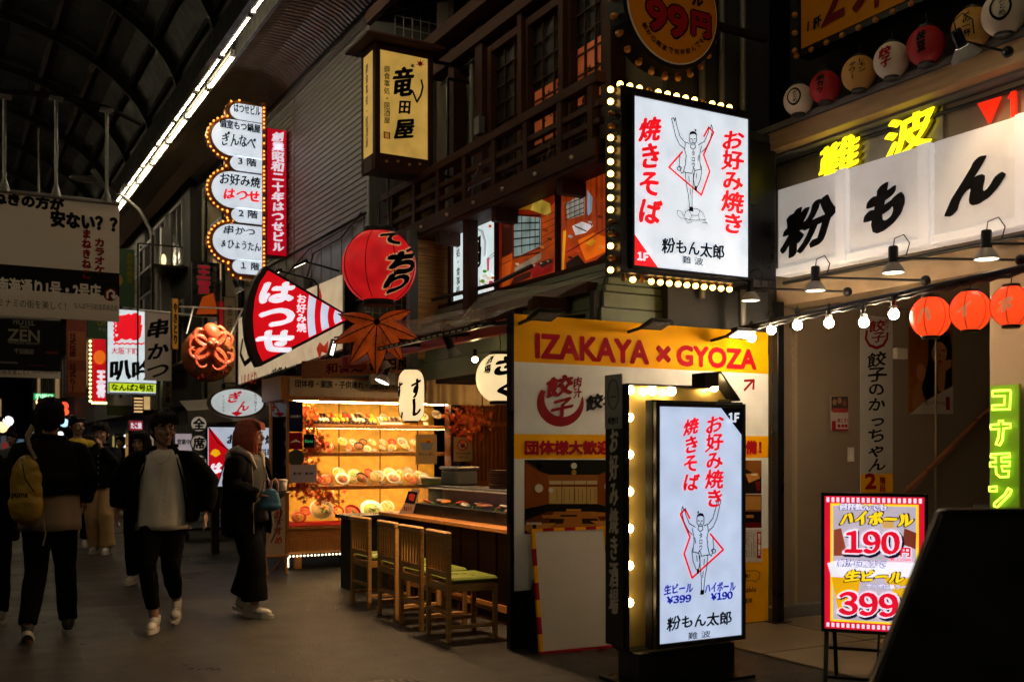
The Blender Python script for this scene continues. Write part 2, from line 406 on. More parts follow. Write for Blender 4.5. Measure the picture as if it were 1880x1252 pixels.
mf2 = thing('wire_mesh_screen', 'pale wire mesh screen beside the big red lantern and maple leaf', 'fence', (4.25, 11.0, 2.55))
mb = MB()
for i in range(8): mb.tube([(i*.09, 0, 0), (i*.09, 0, .95)], .006, 5)
for i in range(9): mb.tube([(0, 0, i*.11), (.65, 0, i*.11)], .006, 5)
mb.build('mesh_wire', WIRE, mf2)

# ---------------------------------------------------------------- traditional restaurant with balcony
tb = thing('restaurant_building', 'dark wooden restaurant with upstairs balcony, lattice windows and green lower siding', 'building', (4.9, 6.4, 0))
WALLD = mat('dark_ochre_plaster', (.11, .085, .045), .85, 0, .2, 3, .2)
mb = MB(); mb.box(0.06, .3, 0, 4.2, 2.9, 8.5); mb.build('wall', WALLD, tb)
mb = MB(); mb.box(.0, 1.05, -.12, -.06, 2.2, 8.5); mb.build('side_wall', CHAR, tb)
for i, (y0, y1) in enumerate([(.72, 1.2), (1.36, 1.95), (2.1, 2.68)]):
    fr = MB(); fr.box(-.05, .03, y0-.08, y0, 3.7, 5.5); fr.box(-.05, .03, y1, y1+.08, 3.7, 5.5); fr.box(-.05, .03, y0, y1, 5.42, 5.5); fr.box(-.05, .03, y0, y1, 3.7, 3.8)
    wn = fr.build('window', DWOOD, tb, .004)
    g = MB(); g.box(.03, .035, y0, y1, 3.8, 5.42); g.build('pane', mat('dusty_window_glass', (.01, .01, .009), .5, 0, .1, spec=.2), wn)
    if i < 2:
        g = MB(); g.box(.022, .029, y0+.02, y1-.02, 4.3 if i else 4.45, 4.8 if i else 4.95); g.build('curtain', emi('orange_printed_blind', (.75, .16, .04), .09, .3, 3), wn)  # faint glow put into the blind's colour, no lamp behind it
        lf = MB()
        rr = random.Random(i)
        for k in range(16):
            cy, cz, s = rr.uniform(y0+.06, y1-.06), rr.uniform(4.4, 4.75), rr.uniform(.02, .05)
            lf.add([(.0215, cy+s*(1 if q % 2 else .35)*math.cos(q*math.pi/5), cz+s*(1 if q % 2 else .35)*math.sin(q*math.pi/5)) for q in range(10)], [tuple(range(10))])
        tag(lf.build('leaf_print', pm('2a0a05'), wn), kind='stuff')
    sh = MB()
    for k in range(1, 3): yy = y0+(y1-y0)*k/3; sh.box(.0, .02, yy-.008, yy+.008, 3.8, 5.42)
    for k in range(1, 9): zz = 3.8+k*.18; sh.box(.002, .018, y0, y1, zz-.006, zz+.006)
    sh.build('glazing_bar', DWOOD, wn)
for i, (y, wd) in enumerate([(.56, .12), (1.28, .08), (2.02, .08), (2.86, .16), (3.5, .14)]):
    mb = MB(); mb.box(-.1, .05, y-wd/2, y+wd/2, 3.5, 6.4); mb.build('post', DWOOD, tb, .005)
for z, x in [(5.55, -.14), (5.75, -.3), (3.55, -.06)]:
    mb = MB(); mb.box(x, .05, -.06, 4.0, z, z+.13); mb.build('beam', DWOODH, tb, .005)
for i in range(12):
    mb = MB(); mb.bar((.1, .15+i*.34, 6.5), (-.75, .15+i*.34, 6.15), .05, .08); mb.build('rafter', DWOOD, tb)
mb = MB(); mb.box(-.8, -.74, -.1, 4.2, 6.1, 6.24); mb.build('eave_board', DWOODH, tb); 
mb = MB(); mb.add([(-.78, -.15, 6.26), (.1, -.15, 6.6), (.1, 4.25, 6.6), (-.78, 4.25, 6.26)], [(0, 1, 2, 3)]); mb.build('roof', CHAR, tb)
# balcony
bl = put('balcony', None, tb, (-.6, 0, 0))
def bpart(name, *a, m=DWOODH): mb = MB(); mb.box(*a); mb.build(name, m, bl, .005)
bpart('top_rail', -.04, .05, -.1, 4.15, 4.16, 4.24); bpart('middle_rail', -.02, .03, -.1, 4.15, 3.98, 4.03); bpart('lower_rail', -.02, .03, -.1, 4.15, 3.85, 3.9)
bpart('sill_beam', -.06, .07, -.1, 4.15, 3.60, 3.74); bpart('floor_board', -.05, .6, -.1, 4.15, 3.56, 3.6)
for k, y in enumerate([.02, .46, 1.0, 1.56, 2.14, 2.72, 3.3, 3.9]): bpart('baluster', -.03, .04, y-.035, y+.035, 3.6, 4.2, m=DWOOD)
for y in (.46, 1.56, 2.72, 3.9):
    mb = MB(); mb.bar((-.02, y, 3.5), (.6, y, 3.5), .08, .12); mb.build('bracket', DWOOD, bl)
for y in (.2, .75, 1.3, 1.85, 2.4, 3.0):
    mb = MB(); mb.ell((-.075, y, 3.66), .018, None, 8, 6); mb.build('bolt_cap', CREAM, bl)
# posts that carry the balcony in front of the lit photo panels
for y, x in ((2.14, -.56),):
    mb = MB(); mb.box(x-.05, x+.06, y-.055, y+.055, 2.6, 3.6); mb.build('post', DWOOD, tb, .005)
# lower siding: five narrow boards, then wide ones (faces the street, turns the corner)
zs = [2.86, 2.80, 2.74, 2.68, 2.62, 2.50, 2.31, 2.12]
for i in range(len(zs)-1):
    z1, z0 = zs[i]-.007, zs[i+1]; xo = -.46-.022*i; YS = .03
    mb = MB(); mb.add([(xo, YS, z0), (xo+.02, YS, z1), (xo+.02, 3.2, z1), (xo, 3.2, z0), (xo+.03, YS, z0), (xo+.04, YS, z1), (xo+.04, 3.2, z1), (xo+.03, 3.2, z0)],
        [(0, 1, 2, 3), (4, 7, 6, 5), (0, 3, 7, 4), (1, 5, 6, 2), (0, 4, 5, 1), (3, 2, 6, 7)]); mb.build('siding_plank', GREEN, tb)
    mb = MB(); mb.box(xo+.02, 1.0, YS-.04-.004*i, YS, z0, z1-.006); mb.build('siding_plank', GREEN, tb)
mb = MB(); mb.box(-.42, .1, -.2, 3.2, 2.86, 2.9); mb.build('ledge', DWOODH, tb)
mb = MB(); mb.box(-.42, .0, .04, 3.2, 2.1, 2.86); mb.build('siding_core', CHAR, tb)
# panel of brown at the corner, right of the hanging sign
mb = MB(); mb.box(.25, .95, -.08, -.03, 2.56, 2.78); mb.build('brown_panel', mat('rust_brown_panel', (.2, .06, .025), .5), tb)
# bamboo screen on the end of the light box
bs = thing('bamboo_screen', 'panel of golden reed matting in a grey frame beside the lit soup advert', 'screen', (4.42, 9.55, 2.95))
REED = mat('golden_reed', (.65, .38, .12), .55, 0, .4, 3, .3, 40, (1, 1, 30))
mb = MB()
rr = random.Random(5)
for k in range(95): z = -.6+k*.0132; mb.bar((-.17, rr.uniform(0, .006), z+rr.uniform(-.003, .003)), (.17, rr.uniform(0, .006), z+rr.uniform(-.004, .004)), .011, .009)
tag(mb.build('reed', REED, bs), kind='stuff')
mb = MB(); mb.box(-.26, -.17, -.02, .05, -.7, .7); mb.box(-.17, .2, -.02, .05, .66, .7); mb.box(-.26, .2, .05, .07, -.7, .7); mb.build('screen_frame', mat('dull_green_grey', (.09, .1, .09), .6), bs)

# ---------------------------------------------------------------- right-hand shop (beige walls, recessed entrance)
rs = thing('beige_shop_building', 'beige shop building with recessed stair entrance under the white character signs', 'building', (6.0, 6.3, 0))
def rpart(name, *a, m=BEIGE, bev=0): mb = MB(); mb.box(*a); return mb.build(name, m, rs, bev)
rpart('upper_wall', .05, .3, -5.3, .0, 2.72, 3.82); rpart('upper_wall', .3, .5, -5.3, .1, 3.82, 7, m=CHAR)
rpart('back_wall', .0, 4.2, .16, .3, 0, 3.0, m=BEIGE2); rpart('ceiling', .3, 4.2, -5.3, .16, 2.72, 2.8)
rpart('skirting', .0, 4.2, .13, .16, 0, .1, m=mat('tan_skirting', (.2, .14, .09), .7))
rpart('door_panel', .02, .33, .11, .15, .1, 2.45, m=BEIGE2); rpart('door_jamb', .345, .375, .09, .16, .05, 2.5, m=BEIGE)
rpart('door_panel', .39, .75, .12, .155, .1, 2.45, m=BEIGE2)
rpart('lintel_beam', .05, .3, -5.3, 0, 2.6, 2.72, m=mat('pale_tan_beam', (.38, .27, .16), .6))
rpart('threshold', .0, 4, .0, .16, 0, .11, m=CONC); rpart('side_wall', 4.0, 4.2, -4, .2, 0, 2.8, m=CHAR)
rpart('pillar', .02, .2, -2.27, -1.99, 0, 2.72, m=BEIGE); rpart('inner_wall', .2, 4.0, -2.6, -2.45, 0, 2.72, m=CHAR)
rpart('fascia_beam', -.2, -.08, -5.3, .0, 3.81, 3.95, m=mat('light_timber_fascia', (.36, .22, .1), .5, 0, .2, 4, .2, 30, (8, 1, 8)))
rpart('fascia_cap', -.22, .1, -5.3, .0, 3.955, 4.0, m=CONC); rpart('soffit_panel', -.08, .3, -5.3, 0, 3.79, 3.82, m=CONC)
for i in range(9):
    mb = MB(); mb.box(1.5+i*.28, 1.8+i*.28, -2.4, .05, 0, .18*(i+1)); mb.build('stair_step', CONC, rs)
p0, p1 = pB(6.36, 1652, 915), pB(6.36, 1835, 733)
hr = thing('handrail', 'reddish wooden handrail climbing the stair wall', 'handrail', p0)
mb = MB(); mb.bar((0, 0, 0), p1-p0, .045, .05); mb.build('rail', mat('red_brown_rail', (.32, .12, .05), .35, 0, .2), hr, .01)
for k in (.15, .85): mb = MB(); q = (p1-p0)*k; mb.tube([q, q+Vector((0, .06, -.04)), q+Vector((0, .1, -.04))], .009, 6); mb.build('bracket', STEEL, hr)
# black post at the edge of the yellow board
bp = thing('black_post', 'slim black post standing at the right edge of the yellow board', 'post', (5.97, 6.2, 0))
mb = MB(); mb.box(-.035, .035, -.035, .035, 0, 2.62); mb.build('shaft', BMET, bp, .004); mb = MB(); mb.box(-.09, .09, -.07, .07, 0, .02); mb.build('foot_plate', BMET, bp)
# dark duct box between the hanging sign and the beam
mb = MB(); mb.box(-.16, .16, 0, .2, -.62, .62)
sb = thing('dark_cabinet', 'black metal cabinet fixed between the hanging white sign and the beige wall', 'cabinet', (5.72, 6.12, 3.32))
mb.build('body', mat('dark_grey_enamel', (.03, .03, .03), .3, .3), sb, .01); mb = MB(); mb.box(-.13, .13, -.012, 0, -.55, .55); mb.build('cover_panel', BMET, sb, .004)

# ---------------------------------------------------------------- buildings farther down the street
def block(name, label, y0, y1, x, h, m, wins, lit):
    b = thing(name, label, 'building', (x, y0, 0))
    mb = MB(); mb.box(0, 6, 0, y1-y0, 2.3, h); mb.build('wall', m, b)
    mb = MB(); mb.box(.5, 6, 0, y1-y0, 0, 2.3); mb.build('shop_front', mat('shop_front_dark', (.05, .04, .03), .6), b)
    for (a, c, z0, z1, k) in wins:
        fr = MB(); fr.box(-.05, 0, a-.05, c+.05, z0-.05, z0); fr.box(-.05, 0, a-.05, c+.05, z1, z1+.05); fr.box(-.05, 0, a-.05, a, z0, z1); fr.box(-.05, 0, c, c+.05, z0, z1)
        wn = fr.build('window', GREYM, b); g = MB(); g.box(-.012, -.004, a, c, z0, z1); g.build('pane', lit[k] if k is not None else mat('dark_window_glass', (.01, .012, .012), .12, 0, .1), wn)
        g = MB(); g.box(-.03, -.014, (a+c)/2-.015, (a+c)/2+.015, z0, z1); g.build('glazing_bar', GREYM, wn)
    return b
LW = [emi('dim_warm_window', (1, .6, .25), .25, .3), emi('dim_white_window', (.8, .85, .8), .3, .3)]
OCH = mat('ochre_render', (.2, .16, .09), .8, 0, .25); DK = mat('dark_render', (.04, .04, .04), .8, 0, .3); DKG = mat('grey_render', (.1, .1, .1), .8, 0, .3)
b1 = block('ochre_building', 'ochre building with dark pipes and steel frames beyond the grey sided one', 16.9, 20.5, 4.5, 7, OCH, [(.5, 1.2, 4.5, 5.6, None), (1.8, 2.6, 4.5, 5.6, 0), (1.8, 2.6, 3, 3.8, 0)], LW)
for y in (.2, .35, 1.5, 2.9): mb = MB(); mb.tube([(-.08, y, 2.4), (-.08, y, 6.6)], .035, 8); mb.build('pipe', BMET, b1)
b2 = block('dark_steel_building', 'dark building with balcony frames behind the white banner with brush letters', 20.6, 25, 4.3, 7.5, DK, [(.6, 1.8, 3.2, 4.4, None), (2.4, 3.6, 3.2, 4.4, 0), (.6, 1.8, 5.2, 6.4, None), (2.4, 3.6, 5.2, 6.4, None)], LW)
for z in (3.0, 4.0, 5.0): mb = MB(); mb.box(-.7, 0, .2, 4.2, z, z+.05); mb.build('balcony_floor', BMET, b2); mb = MB(); mb.box(-.7, -.66, .2, 4.2, z+.5, z+.54); mb.build('balcony_rail', BMET, b2)
for y in (.2, 1.5, 2.9, 4.2): mb = MB(); mb.box(-.7, -.65, y-.025, y+.025, 2.6, 5.6); mb.build('steel_post', BMET, b2)
block('grey_building', 'grey building far down the street behind the tall green banner', 25.1, 34, 4.2, 8, DKG, [(1, 2.5, 3.5, 4.8, 0), (3.5, 5, 3.5, 4.8, None), (6, 7.5, 3.5, 4.8, 1)], LW)
block('far_dark_building', 'unlit building far down the street on the right', 34.2, 62, 4.3, 9, DK, [(2+i*3, 4+i*3, 3.5, 5, None if i % 3 else 0) for i in range(8)], LW)
eb = thing('end_building', 'black building closing the far end of the street', 'building', (0, 72, 0))
mb = MB(); mb.box(-20, 20, 0, 3, 0, 12); mb.build('wall', CHAR, eb)
for i in range(6): mb = MB(); mb.box(-4+i*1.6, -3+i*1.6, -.05, 0, 3.5+(i % 2)*2, 4.6+(i % 2)*2); mb.build('window', LW[i % 2] if i in (1, 4) else mat('dark_window_glass', (.01, .012, .012), .12, 0, .1), eb)

# cables, conduits and boxes on the facades
CAB = mat('dark_cable', (.012, .012, .012), .5); PIPEG = mat('grey_conduit', (.16, .155, .14), .5, .2)
cd = put('conduit', None, tb)
for k, path in enumerate([((-.03, .5, 5.7), (-.03, 2.3, 5.66), (-.03, 2.35, 5.5), (-.03, 3.9, 5.48)), ((-.62, 3.95, 3.7), (-.64, 3.97, 4.6), (-.3, 3.98, 5.6)), ((-.5, 1.1, 2.98), (-.5, 1.8, 2.92), (-.5, 3.1, 2.95))]):
    mb = MB(); mb.tube(path, .012+.004*k, 6); mb.build('cable', CAB, cd)
for y, z in ((.42, 3.9), (2.8, 4.7)): mb = MB(); mb.cb((-.12, y, z), (.07, .12, .18)); mb.build('junction_box', PIPEG, cd, .006)
for y in (3.2, 3.6): mb = MB(); mb.tube([(-.0, y, 3.6), (-.0, y, 6.3)], .03, 8); mb.build('drain_pipe', PIPEG, tb)
for x, z0 in ((.3, 2.6), (.5, 2.8), (.72, 2.3)): mb = MB(); mb.tube([(x, -.17, z0), (x, -.17, 7)], .025, 8); mb.build('drain_pipe', PIPEG, tb)
for path in [((-.03, 2.4, 3.72), (-.04, 2.0, 4.1), (-.03, .9, 4.12), (-.03, .2, 4.3)), ((-.02, 5.2, 4.0), (-.05, 3.4, 3.95), (-.03, 2.2, 4.2), (-.03, .1, 4.22))]:
    mb = MB(); mb.tube(path, .012, 6); mb.build('cable', CAB, hb)
mb = MB(); mb.cb((-.06, 2.3, 3.7), (.1, .16, .2)); mb.build('junction_box', PIPEG, hb, .006)
cr = put('conduit', None, rs)
for path in [((-.0, -.05, 3.75), (.02, -2.0, 3.73), (.02, -5, 3.75)), ((.03, -.1, 2.78), (.03, -5, 2.78))]: mb = MB(); mb.tube(path, .014, 6); mb.build('cable', CAB, cr)
for x in (2.2, 3.1): mb = MB(); mb.tube([(x, .14, 0.1), (x, .14, 2.7)], .012, 6); mb.build('cable_cover', BEIGE, cr)
mb = MB(); mb.cb((1.7, .13, 2.3), (.14, .06, .1)); mb.build('junction_box', CREAM, cr, .006)

# ================================================================= signs
RED = pm('b01020'); BLK = pm('0a0a0a'); YEL = pm('ffb400'); WHT = pm('eeeeea'); DRED = pm('8f0f1c')
LW1 = em('ccd6e2', 1.0); LRED = em('e01020', .9); LBLK = pm('050505'); LORG = em('ff5a10', .9)

# ---- yellow board "IZAKAYA x GYOZA"
IB = 6.27
s = Sg('menu_board', 'huge yellow and white advert board lettered IZAKAYA X GYOZA beside the sushi counter', 'advert board', pB(IB, 1176, 850))
a, c, b, t = s.prect(943, 576, 1192, 1410)
def met(s, x0, x1, z0, z1, m, name='print', th=.003, z=.0): mb = MB(); mb.box(x0, x1, z0, z1, z, z+th); return mb.build(name, m, s.root)
H = t-b; W = c-a
def fy(px): return s.L(943, px)[1]
def fx(px): return s.L(px, 850)[0]
mb = MB(); mb.box(a-.0, c, b, t, -.05, 0); mb.build('panel', BLACK, s.root)
mb = MB(); mb.box(a-.03, a, b-.0, t+.015, -.05, .012); mb.build('edge_frame', BMET, s.root, .004)
z0 = fy(1105)
for y0, y1, m in ((576, 664, YEL), (664, 796.5, WHT), (796.5, 842.5, YEL), (842.5, 1035, WHT)): met(s, a+.0, c, fy(y1), fy(y0), m)
met(s, a, fx(1000), fy(1085), fy(1035), WHT); met(s, fx(1000), c, b+.01, fy(1035), YEL)
s.text('IZAKAYA', 981, 618, 1191, 664, RED, bold=.06, z=.005, slope=-.004)
s.text('×', 1203, 634, 1231, 666, RED, bold=.09, z=.005)
s.text('GYOZA', 1241, 637, 1388, 676, RED, bold=.06, z=.005)
# round gyoza emblem
cx, cy = 1027, 733; ring = []
for k in range(31): q = R(150+k*8.2); r = 41; ring.append((cx+r*math.cos(q)*-1*-1, cy+4-r*math.sin(q)*-1*-1*1.0))
o_, i_ = [], []
for k in range(33):
    q = R(145+k*7.2); wd = 4+12*math.sin(math.pi*min(1, (k+2)/34))**.7
    o_.append((cx+1+43*math.cos(q), cy+7-43*math.sin(q))); i_.append((cx+3+(43-wd)*math.cos(q), cy+5-(43-wd)*math.sin(q)))
mb = MB(); P = [s.L(*p) for p in o_]; Q = [s.L(*p) for p in i_]
mb.add([(p[0], p[1], .006) for p in P]+[(p[0], p[1], .006) for p in Q], [(k, k+1, 33+k+1, 33+k) for k in range(32)])
mb.build('emblem_ring', DRED, s.root)
s.text('餃', 1001, 686, 1052, 733, DRED, bold=.06, brush=1, z=.008); s.text('子', 1009, 727, 1052, 771, DRED, bold=.06, brush=1, z=.009)
s.text('肉汁', 1051, 691, 1067, 732, DRED, vert=True, bold=.05, brush=1, z=.009)
s.text('餃子の', 1074, 722, 1160, 757, BLK, bold=.06, brush=1, z=.008); s.text('GYOZA NO', 1134, 772, 1180, 782, BLK, bold=.0, z=.008)
s.text('団体様大歓迎！', 962, 808, 1130, 835, RED, bold=.06, z=.006); s.text('80名様', 1136, 813, 1200, 835, BLK, bold=.05, z=.006)
s.text('完備！', 1345, 808, 1397, 834, RED, bold=.06, z=.006); s.strokes([[(1366, 716), (1382, 698)], [(1366, 699), (1383, 698), (1382, 714)]], .02, DRED)
# printed photograph of the tatami room
def art(s, cv, z, items, parent=None):
    for k, (c_, pts) in enumerate(items):
        m = c_ if not isinstance(c_, str) else pm(c_, .35)
        s.poly([cv(*p) for p in pts], m, 'print', z+k*.0004, .0003, parent)
cv = lambda x, y: (930+x/3.039, 840+y/3.039)
def boxp(x0, y0, x1, y1): return [(x0, y0), (x1, y0), (x1, y1), (x0, y1)]
art(s, cv, .004, [('6a3514', boxp(98, 12, 640, 425)), ('120f0b', [(98, 12), (640, 12), (560, 70), (500, 100), (230, 100), (180, 70)]),
 ('8f4c1c', [(98, 30), (188, 82), (230, 90), (230, 260), (98, 290)]), ('8a4819', [(640, 30), (545, 85), (508, 95), (508, 262), (640, 300)]),
 ('a0602a', boxp(230, 95, 508, 262)), ('c8b48a', boxp(236, 128, 502, 148)), ('c9a765', boxp(236, 162, 502, 256)), ('7a3f17', boxp(230, 150, 508, 161)),
 ('16130f', [(98, 285), (232, 258), (508, 258), (640, 300), (640, 375), (500, 300), (230, 300), (98, 350)]),
 ('b06f2c', [(262, 300), (490, 300), (560, 425), (190, 425)]), ('2a1c10', [(300, 318), (390, 318), (390, 328), (295, 328)]),
 ('2a1c10', [(240, 340), (320, 340), (310, 368), (225, 368)]), ('2a1c10', [(415, 338), (500, 338), (515, 368), (420, 368)]),
 ('2a1c10', [(190, 400), (300, 400), (295, 424), (175, 424)]), ('2a1c10', [(430, 385), (560, 385), (610, 424), (440, 424)]),
 ('c98a3e', [(100, 372), (190, 366), (270, 362), (245, 385), (120, 418), (98, 400)]), ('c98a3e', [(462, 352), (612, 350), (636, 392), (560, 400)]),
 ('c98a3e', [(330, 285), (410, 285), (412, 298), (328, 298)]), ('b87830', [(190, 320), (290, 318), (280, 335), (200, 336)]), ('b87830', [(455, 300), (545, 305), (550, 325), (470, 328)]),
 ('d8cdb8', boxp(545, 345, 608, 362)), ('201810', boxp(563, 360, 585, 390)), ('d8cdb8', boxp(105, 360, 190, 372)), ('201810', boxp(140, 372, 160, 395))])
for x in (275, 317, 345, 375, 395, 418, 462, 488): s.strokes([[cv(x, 175), cv(x, 245)]], .004, pm('5a3a1c'), 'print', .0135)
for x in (303, 372, 441): s.strokes([[cv(x, 128), cv(x, 148)], [cv(x, 162), cv(x, 256)]], .006, pm('7a3f17'), 'print', .0138)
for x, y, r in ((175, 170, 24), (560, 160, 22), (370, 45, 17), (242, 180, 14)):
    s.poly([cv(x+r*math.cos(k*.524), y+r*math.sin(k*.524)) for k in range(12)], pm('d9d2c0'), 'print', .0145, .0003)
s.poly([cv(370+14*math.cos(k*.524), 82+16*math.sin(k*.524)) for k in range(12)], pm('b08a20'), 'print', .0145, .0003)
# right-hand photographs
cv2 = cv
art(s, cv, .004, [('1c1410', boxp(1326, 15, 1420, 200)), ('8f5a22', [(1326, 15), (1420, 15), (1420, 110), (1326, 60)]), ('c98a3e', [(1330, 90), (1400, 85), (1412, 115), (1350, 140)]), ('d8cdb8', boxp(1362, 88, 1395, 100)), ('7a1416', [(1385, 135), (1412, 130), (1412, 180), (1395, 190)]),
 ('7c4c20', boxp(1326, 205, 1420, 390)), ('b5843c', boxp(1330, 215, 1415, 290)), ('15100c', boxp(1328, 300, 1418, 360)), ('c98a3e', boxp(1335, 318, 1375, 335)), ('6a1214', boxp(1326, 360, 1418, 390))])
def tinytext(s, cv, x0, x1, y0, y1, n, m, z=.0065, dash=7):
    mb = MB(); rr = random.Random(int(x0+y0))
    for i in range(n):
        x = x0+(x1-x0)*(i+.5)/n; y = y0
        while y < y1:
            h = rr.uniform(.5, 1)*dash
            if rr.random() < .85:
                (ax, ay), (bx, by) = s.L(*cv(x-1.6, y)), s.L(*cv(x+1.6, min(y1, y+h*.7))); mb.box(ax, bx, by, ay, z, z+.0005)
            y += h
    mb.build('small_print', m, s.root)
s.poly([cv(*p) for p in boxp(478, 428, 640, 632)], pm('cfcac2'), z=.0045); s.poly([cv(*p) for p in boxp(528, 448, 555, 612)], RED, z=.0066)
s.text('一品', *cv(533, 500), *cv(550, 580), WHT, vert=True, bold=.03, z=.009); tinytext(s, cv, 486, 524, 450, 610, 5, BLK); tinytext(s, cv, 560, 638, 450, 540, 9, BLK); tinytext(s, cv, 560, 638, 548, 610, 9, DRED)
s.poly([cv(*p) for p in boxp(1326, 400, 1422, 580)], pm('cfcac2'), z=.0045); s.poly([cv(*p) for p in boxp(1394, 412, 1416, 560)], RED, z=.0066)
s.text('餃子雑炊', *cv(1398, 420), *cv(1412, 545), WHT, vert=True, bold=.03, z=.009); tinytext(s, cv, 1330, 1388, 415, 555, 6, BLK)
s.text('ニューあり', *cv(512, 698), *cv(660, 728), BLK, bold=.05, z=.006); s.text('n Available', *cv(510, 770), *cv(680, 802), BLK, bold=.02, z=.006); s.text('QLIEI.', *cv(520, 890), *cv(608, 920), BLK, bold=.02, z=.006)
s.text('続！', *cv(1320, 648), *cv(1356, 672), BLK, bold=.03, z=.006); s.text('ilable', *cv(1318, 722), *cv(1390, 748), BLK, bold=.02, z=.006); s.text('连接', *cv(1320, 782), *cv(1368, 808), BLK, bold=.02, z=.006)
s.strokes([[cv(1310, 632), cv(1390, 628), cv(1410, 640), cv(1408, 670), cv(1390, 684), cv(1386, 694), cv(1376, 684), cv(1310, 686)], [cv(500, 684), cv(640, 682)], [cv(500, 746), cv(640, 744)]], .004, BLK, 'speech_outline')
for k, x in enumerate((1000, 1205, 1360)):
    lp = thing('flood_lamp', ['flat black flood lamp over the IZ of the yellow board', 'flat black flood lamp over the middle of the yellow board', 'lit flat black flood lamp above the Z of GYOZA on the yellow board'][k], 'lamp', pB(IB-.32, x, 578+k*17), (0, 0, 0), 'flood lamps over the yellow board')
    mb = MB(); mb.cb((0, 0, 0), (.2, .16, .022), Matrix.Rotation(R(-18), 4, 'X')); mb.build('head', BMET, lp, .004)
    mb = MB(); mb.bar((-.02, .05, 0), (-.02, .33, -.03), .02); mb.build('arm', BMET, lp)
    mb = MB(); mb.cb((0, -.01, -.016), (.16, .11, .004), Matrix.Rotation(R(-18), 4, 'X')); mb.build('lens', emi('flood_lens', (1, .85, .6), 6, 0) if k == 2 else mat('grey_lens', (.25, .24, .22), .2), lp)

# ---- marquee bulbs
def bulbs(s, pts, r, off, m=BULB, name='bulb', z=0, seed=1, dark=.2, key='wb', socket=True):
    rr = random.Random(seed); me = bulbmesh(r, m, key+'%g' % r); md = bulbmesh(r*.92, BULBO, 'off%g' % r)
    if socket and ('sock', r) not in _bm: q = MB(); q.tube([(0, 0, -r*.2), (0, 0, -r*1.5)], r*.62, 8); _bm[('sock', r)] = q.mesh('socket', mat('orange_brown_socket', (.3, .07, .01), .5))
    for p, d in pts:
        o = put(name, md if rr.random() < dark else me, s.root, (p[0]+d[0]*off, p[1]+d[1]*off, z))
        if socket:
            k = put('socket', _bm[('sock', r)], o)
            if d[0] or d[1]: k.rotation_euler = (R(90), 0, math.atan2(d[1], d[0])+R(90))

# ---- big hanging sign
def runner(s, cv, mk, mr, wd, mirror=None):
    X = (lambda x: mirror-x) if mirror else (lambda x: x)
    K = lambda x, y: cv(X(x), y)
    s.strokes([[(340, 625), (285, 688), (418, 802), (452, 705), (427, 637), (468, 545), (448, 525), (428, 562)]], wd*2.2, mr, 'red_outline', .005, K)
    L_ = [[(300, 508), (312, 560), (328, 595), (347, 612)], [(315, 512), (330, 562), (348, 584), (368, 592)], [(300, 508), (295, 490), (303, 486), (307, 500), (311, 485), (315, 512)],
     [(462, 540), (452, 580), (434, 612), (418, 628)], [(448, 540), (430, 583), (405, 597)], [(448, 540), (447, 522), (455, 530), (458, 514), (463, 526), (462, 540)],
     [(368, 558), (368, 580), (376, 594), (389, 594), (398, 580), (398, 558)], [(373, 572), (379, 572)], [(387, 572), (393, 572)], [(381, 576), (383, 582)], [(378, 587), (388, 587)],
     [(375, 594), (372, 606), (384, 616), (394, 606), (391, 594)], [(352, 590), (349, 615), (355, 640), (351, 680), (346, 700)], [(418, 602), (412, 628), (410, 655), (415, 692)],
     [(350, 682), (344, 708), (378, 714), (386, 690)], [(386, 690), (392, 702), (419, 696), (415, 680)], [(352, 712), (356, 760), (364, 800), (369, 852)], [(385, 712), (384, 760), (379, 800), (379, 850)],
     [(390, 702), (385, 738), (391, 768)], [(419, 698), (414, 736), (401, 768)], [(330, 640), (326, 680), (336, 714), (346, 706)], [(318, 690), (328, 684), (336, 690), (330, 702), (320, 700), (318, 690)],
     [(356, 640), (352, 660)], [(407, 640), (403, 662)], [(399, 712), (396, 735)], [(366, 725), (368, 750)], [(371, 775), (373, 800)]]
    s.strokes(L_, wd, mk, 'line_drawing', .006, K)
    for pts in ([(366, 558), (372, 543), (384, 540), (396, 546), (400, 560), (388, 552), (376, 553)], [(389, 541), (391, 530), (398, 538), (394, 542)], [(367, 850), (382, 850), (385, 870), (368, 868)], [(389, 764), (400, 766), (398, 787), (389, 783)]):
        s.poly([K(*p) for p in pts], mk, 'line_drawing', .007, .0004)
    s.text('タロウ', *(cv(X(376) if not mirror else X(390), 620)), *(cv(X(390) if not mirror else X(376), 690)), mk, vert=True, bold=.03, z=.008)
p0 = pB(5.92, 1268, 345)
s = Sg('hanging_sign', 'large backlit white sign with red brush letters and runner drawing in a bulb frame', 'shop sign', p0)
s.slab(1164, 175.8, 487, 1373.7, LW1, 'lit_panel', -.02, 0, 0)
a, c, b, t = s.prect(1164, 175.8, 487, 1373.7)
mb = MB(); mb.box(a-.1, c+.02, b-.05, t+.07, -.22, -.021); mb.build('housing', BMET, s.root, .005)
s.ring(1164, 175.8, 487, 1373.7, BMET, .022, 'frame', -.021, .012)
z6 = lambda x, y: (1100+x/2.236, y/2.236)
s.text('焼きそば', 1170, 212, 1216, 413, LRED, vert=True, bold=.055, brush=1); s.text('お好み焼き', 1322, 240, 1366, 430, LRED, vert=True, bold=.055, brush=1)
s.text('粉もん太郎', 1213, 441, 1329, 473, LBLK, bold=.035, brush=.7); s.text('難 波', 1252, 472, 1290, 486, LBLK, bold=.01)
s.poly([(1164, 430), (1208, 492.5), (1164, 486.6)], LRED, z=.003); s.text('１Ｆ', 1168, 463, 1190, 480, LW1, bold=.1, z=.008, brush=.01, gap=.66)
runner(s, z6, LBLK, LRED, .0065)
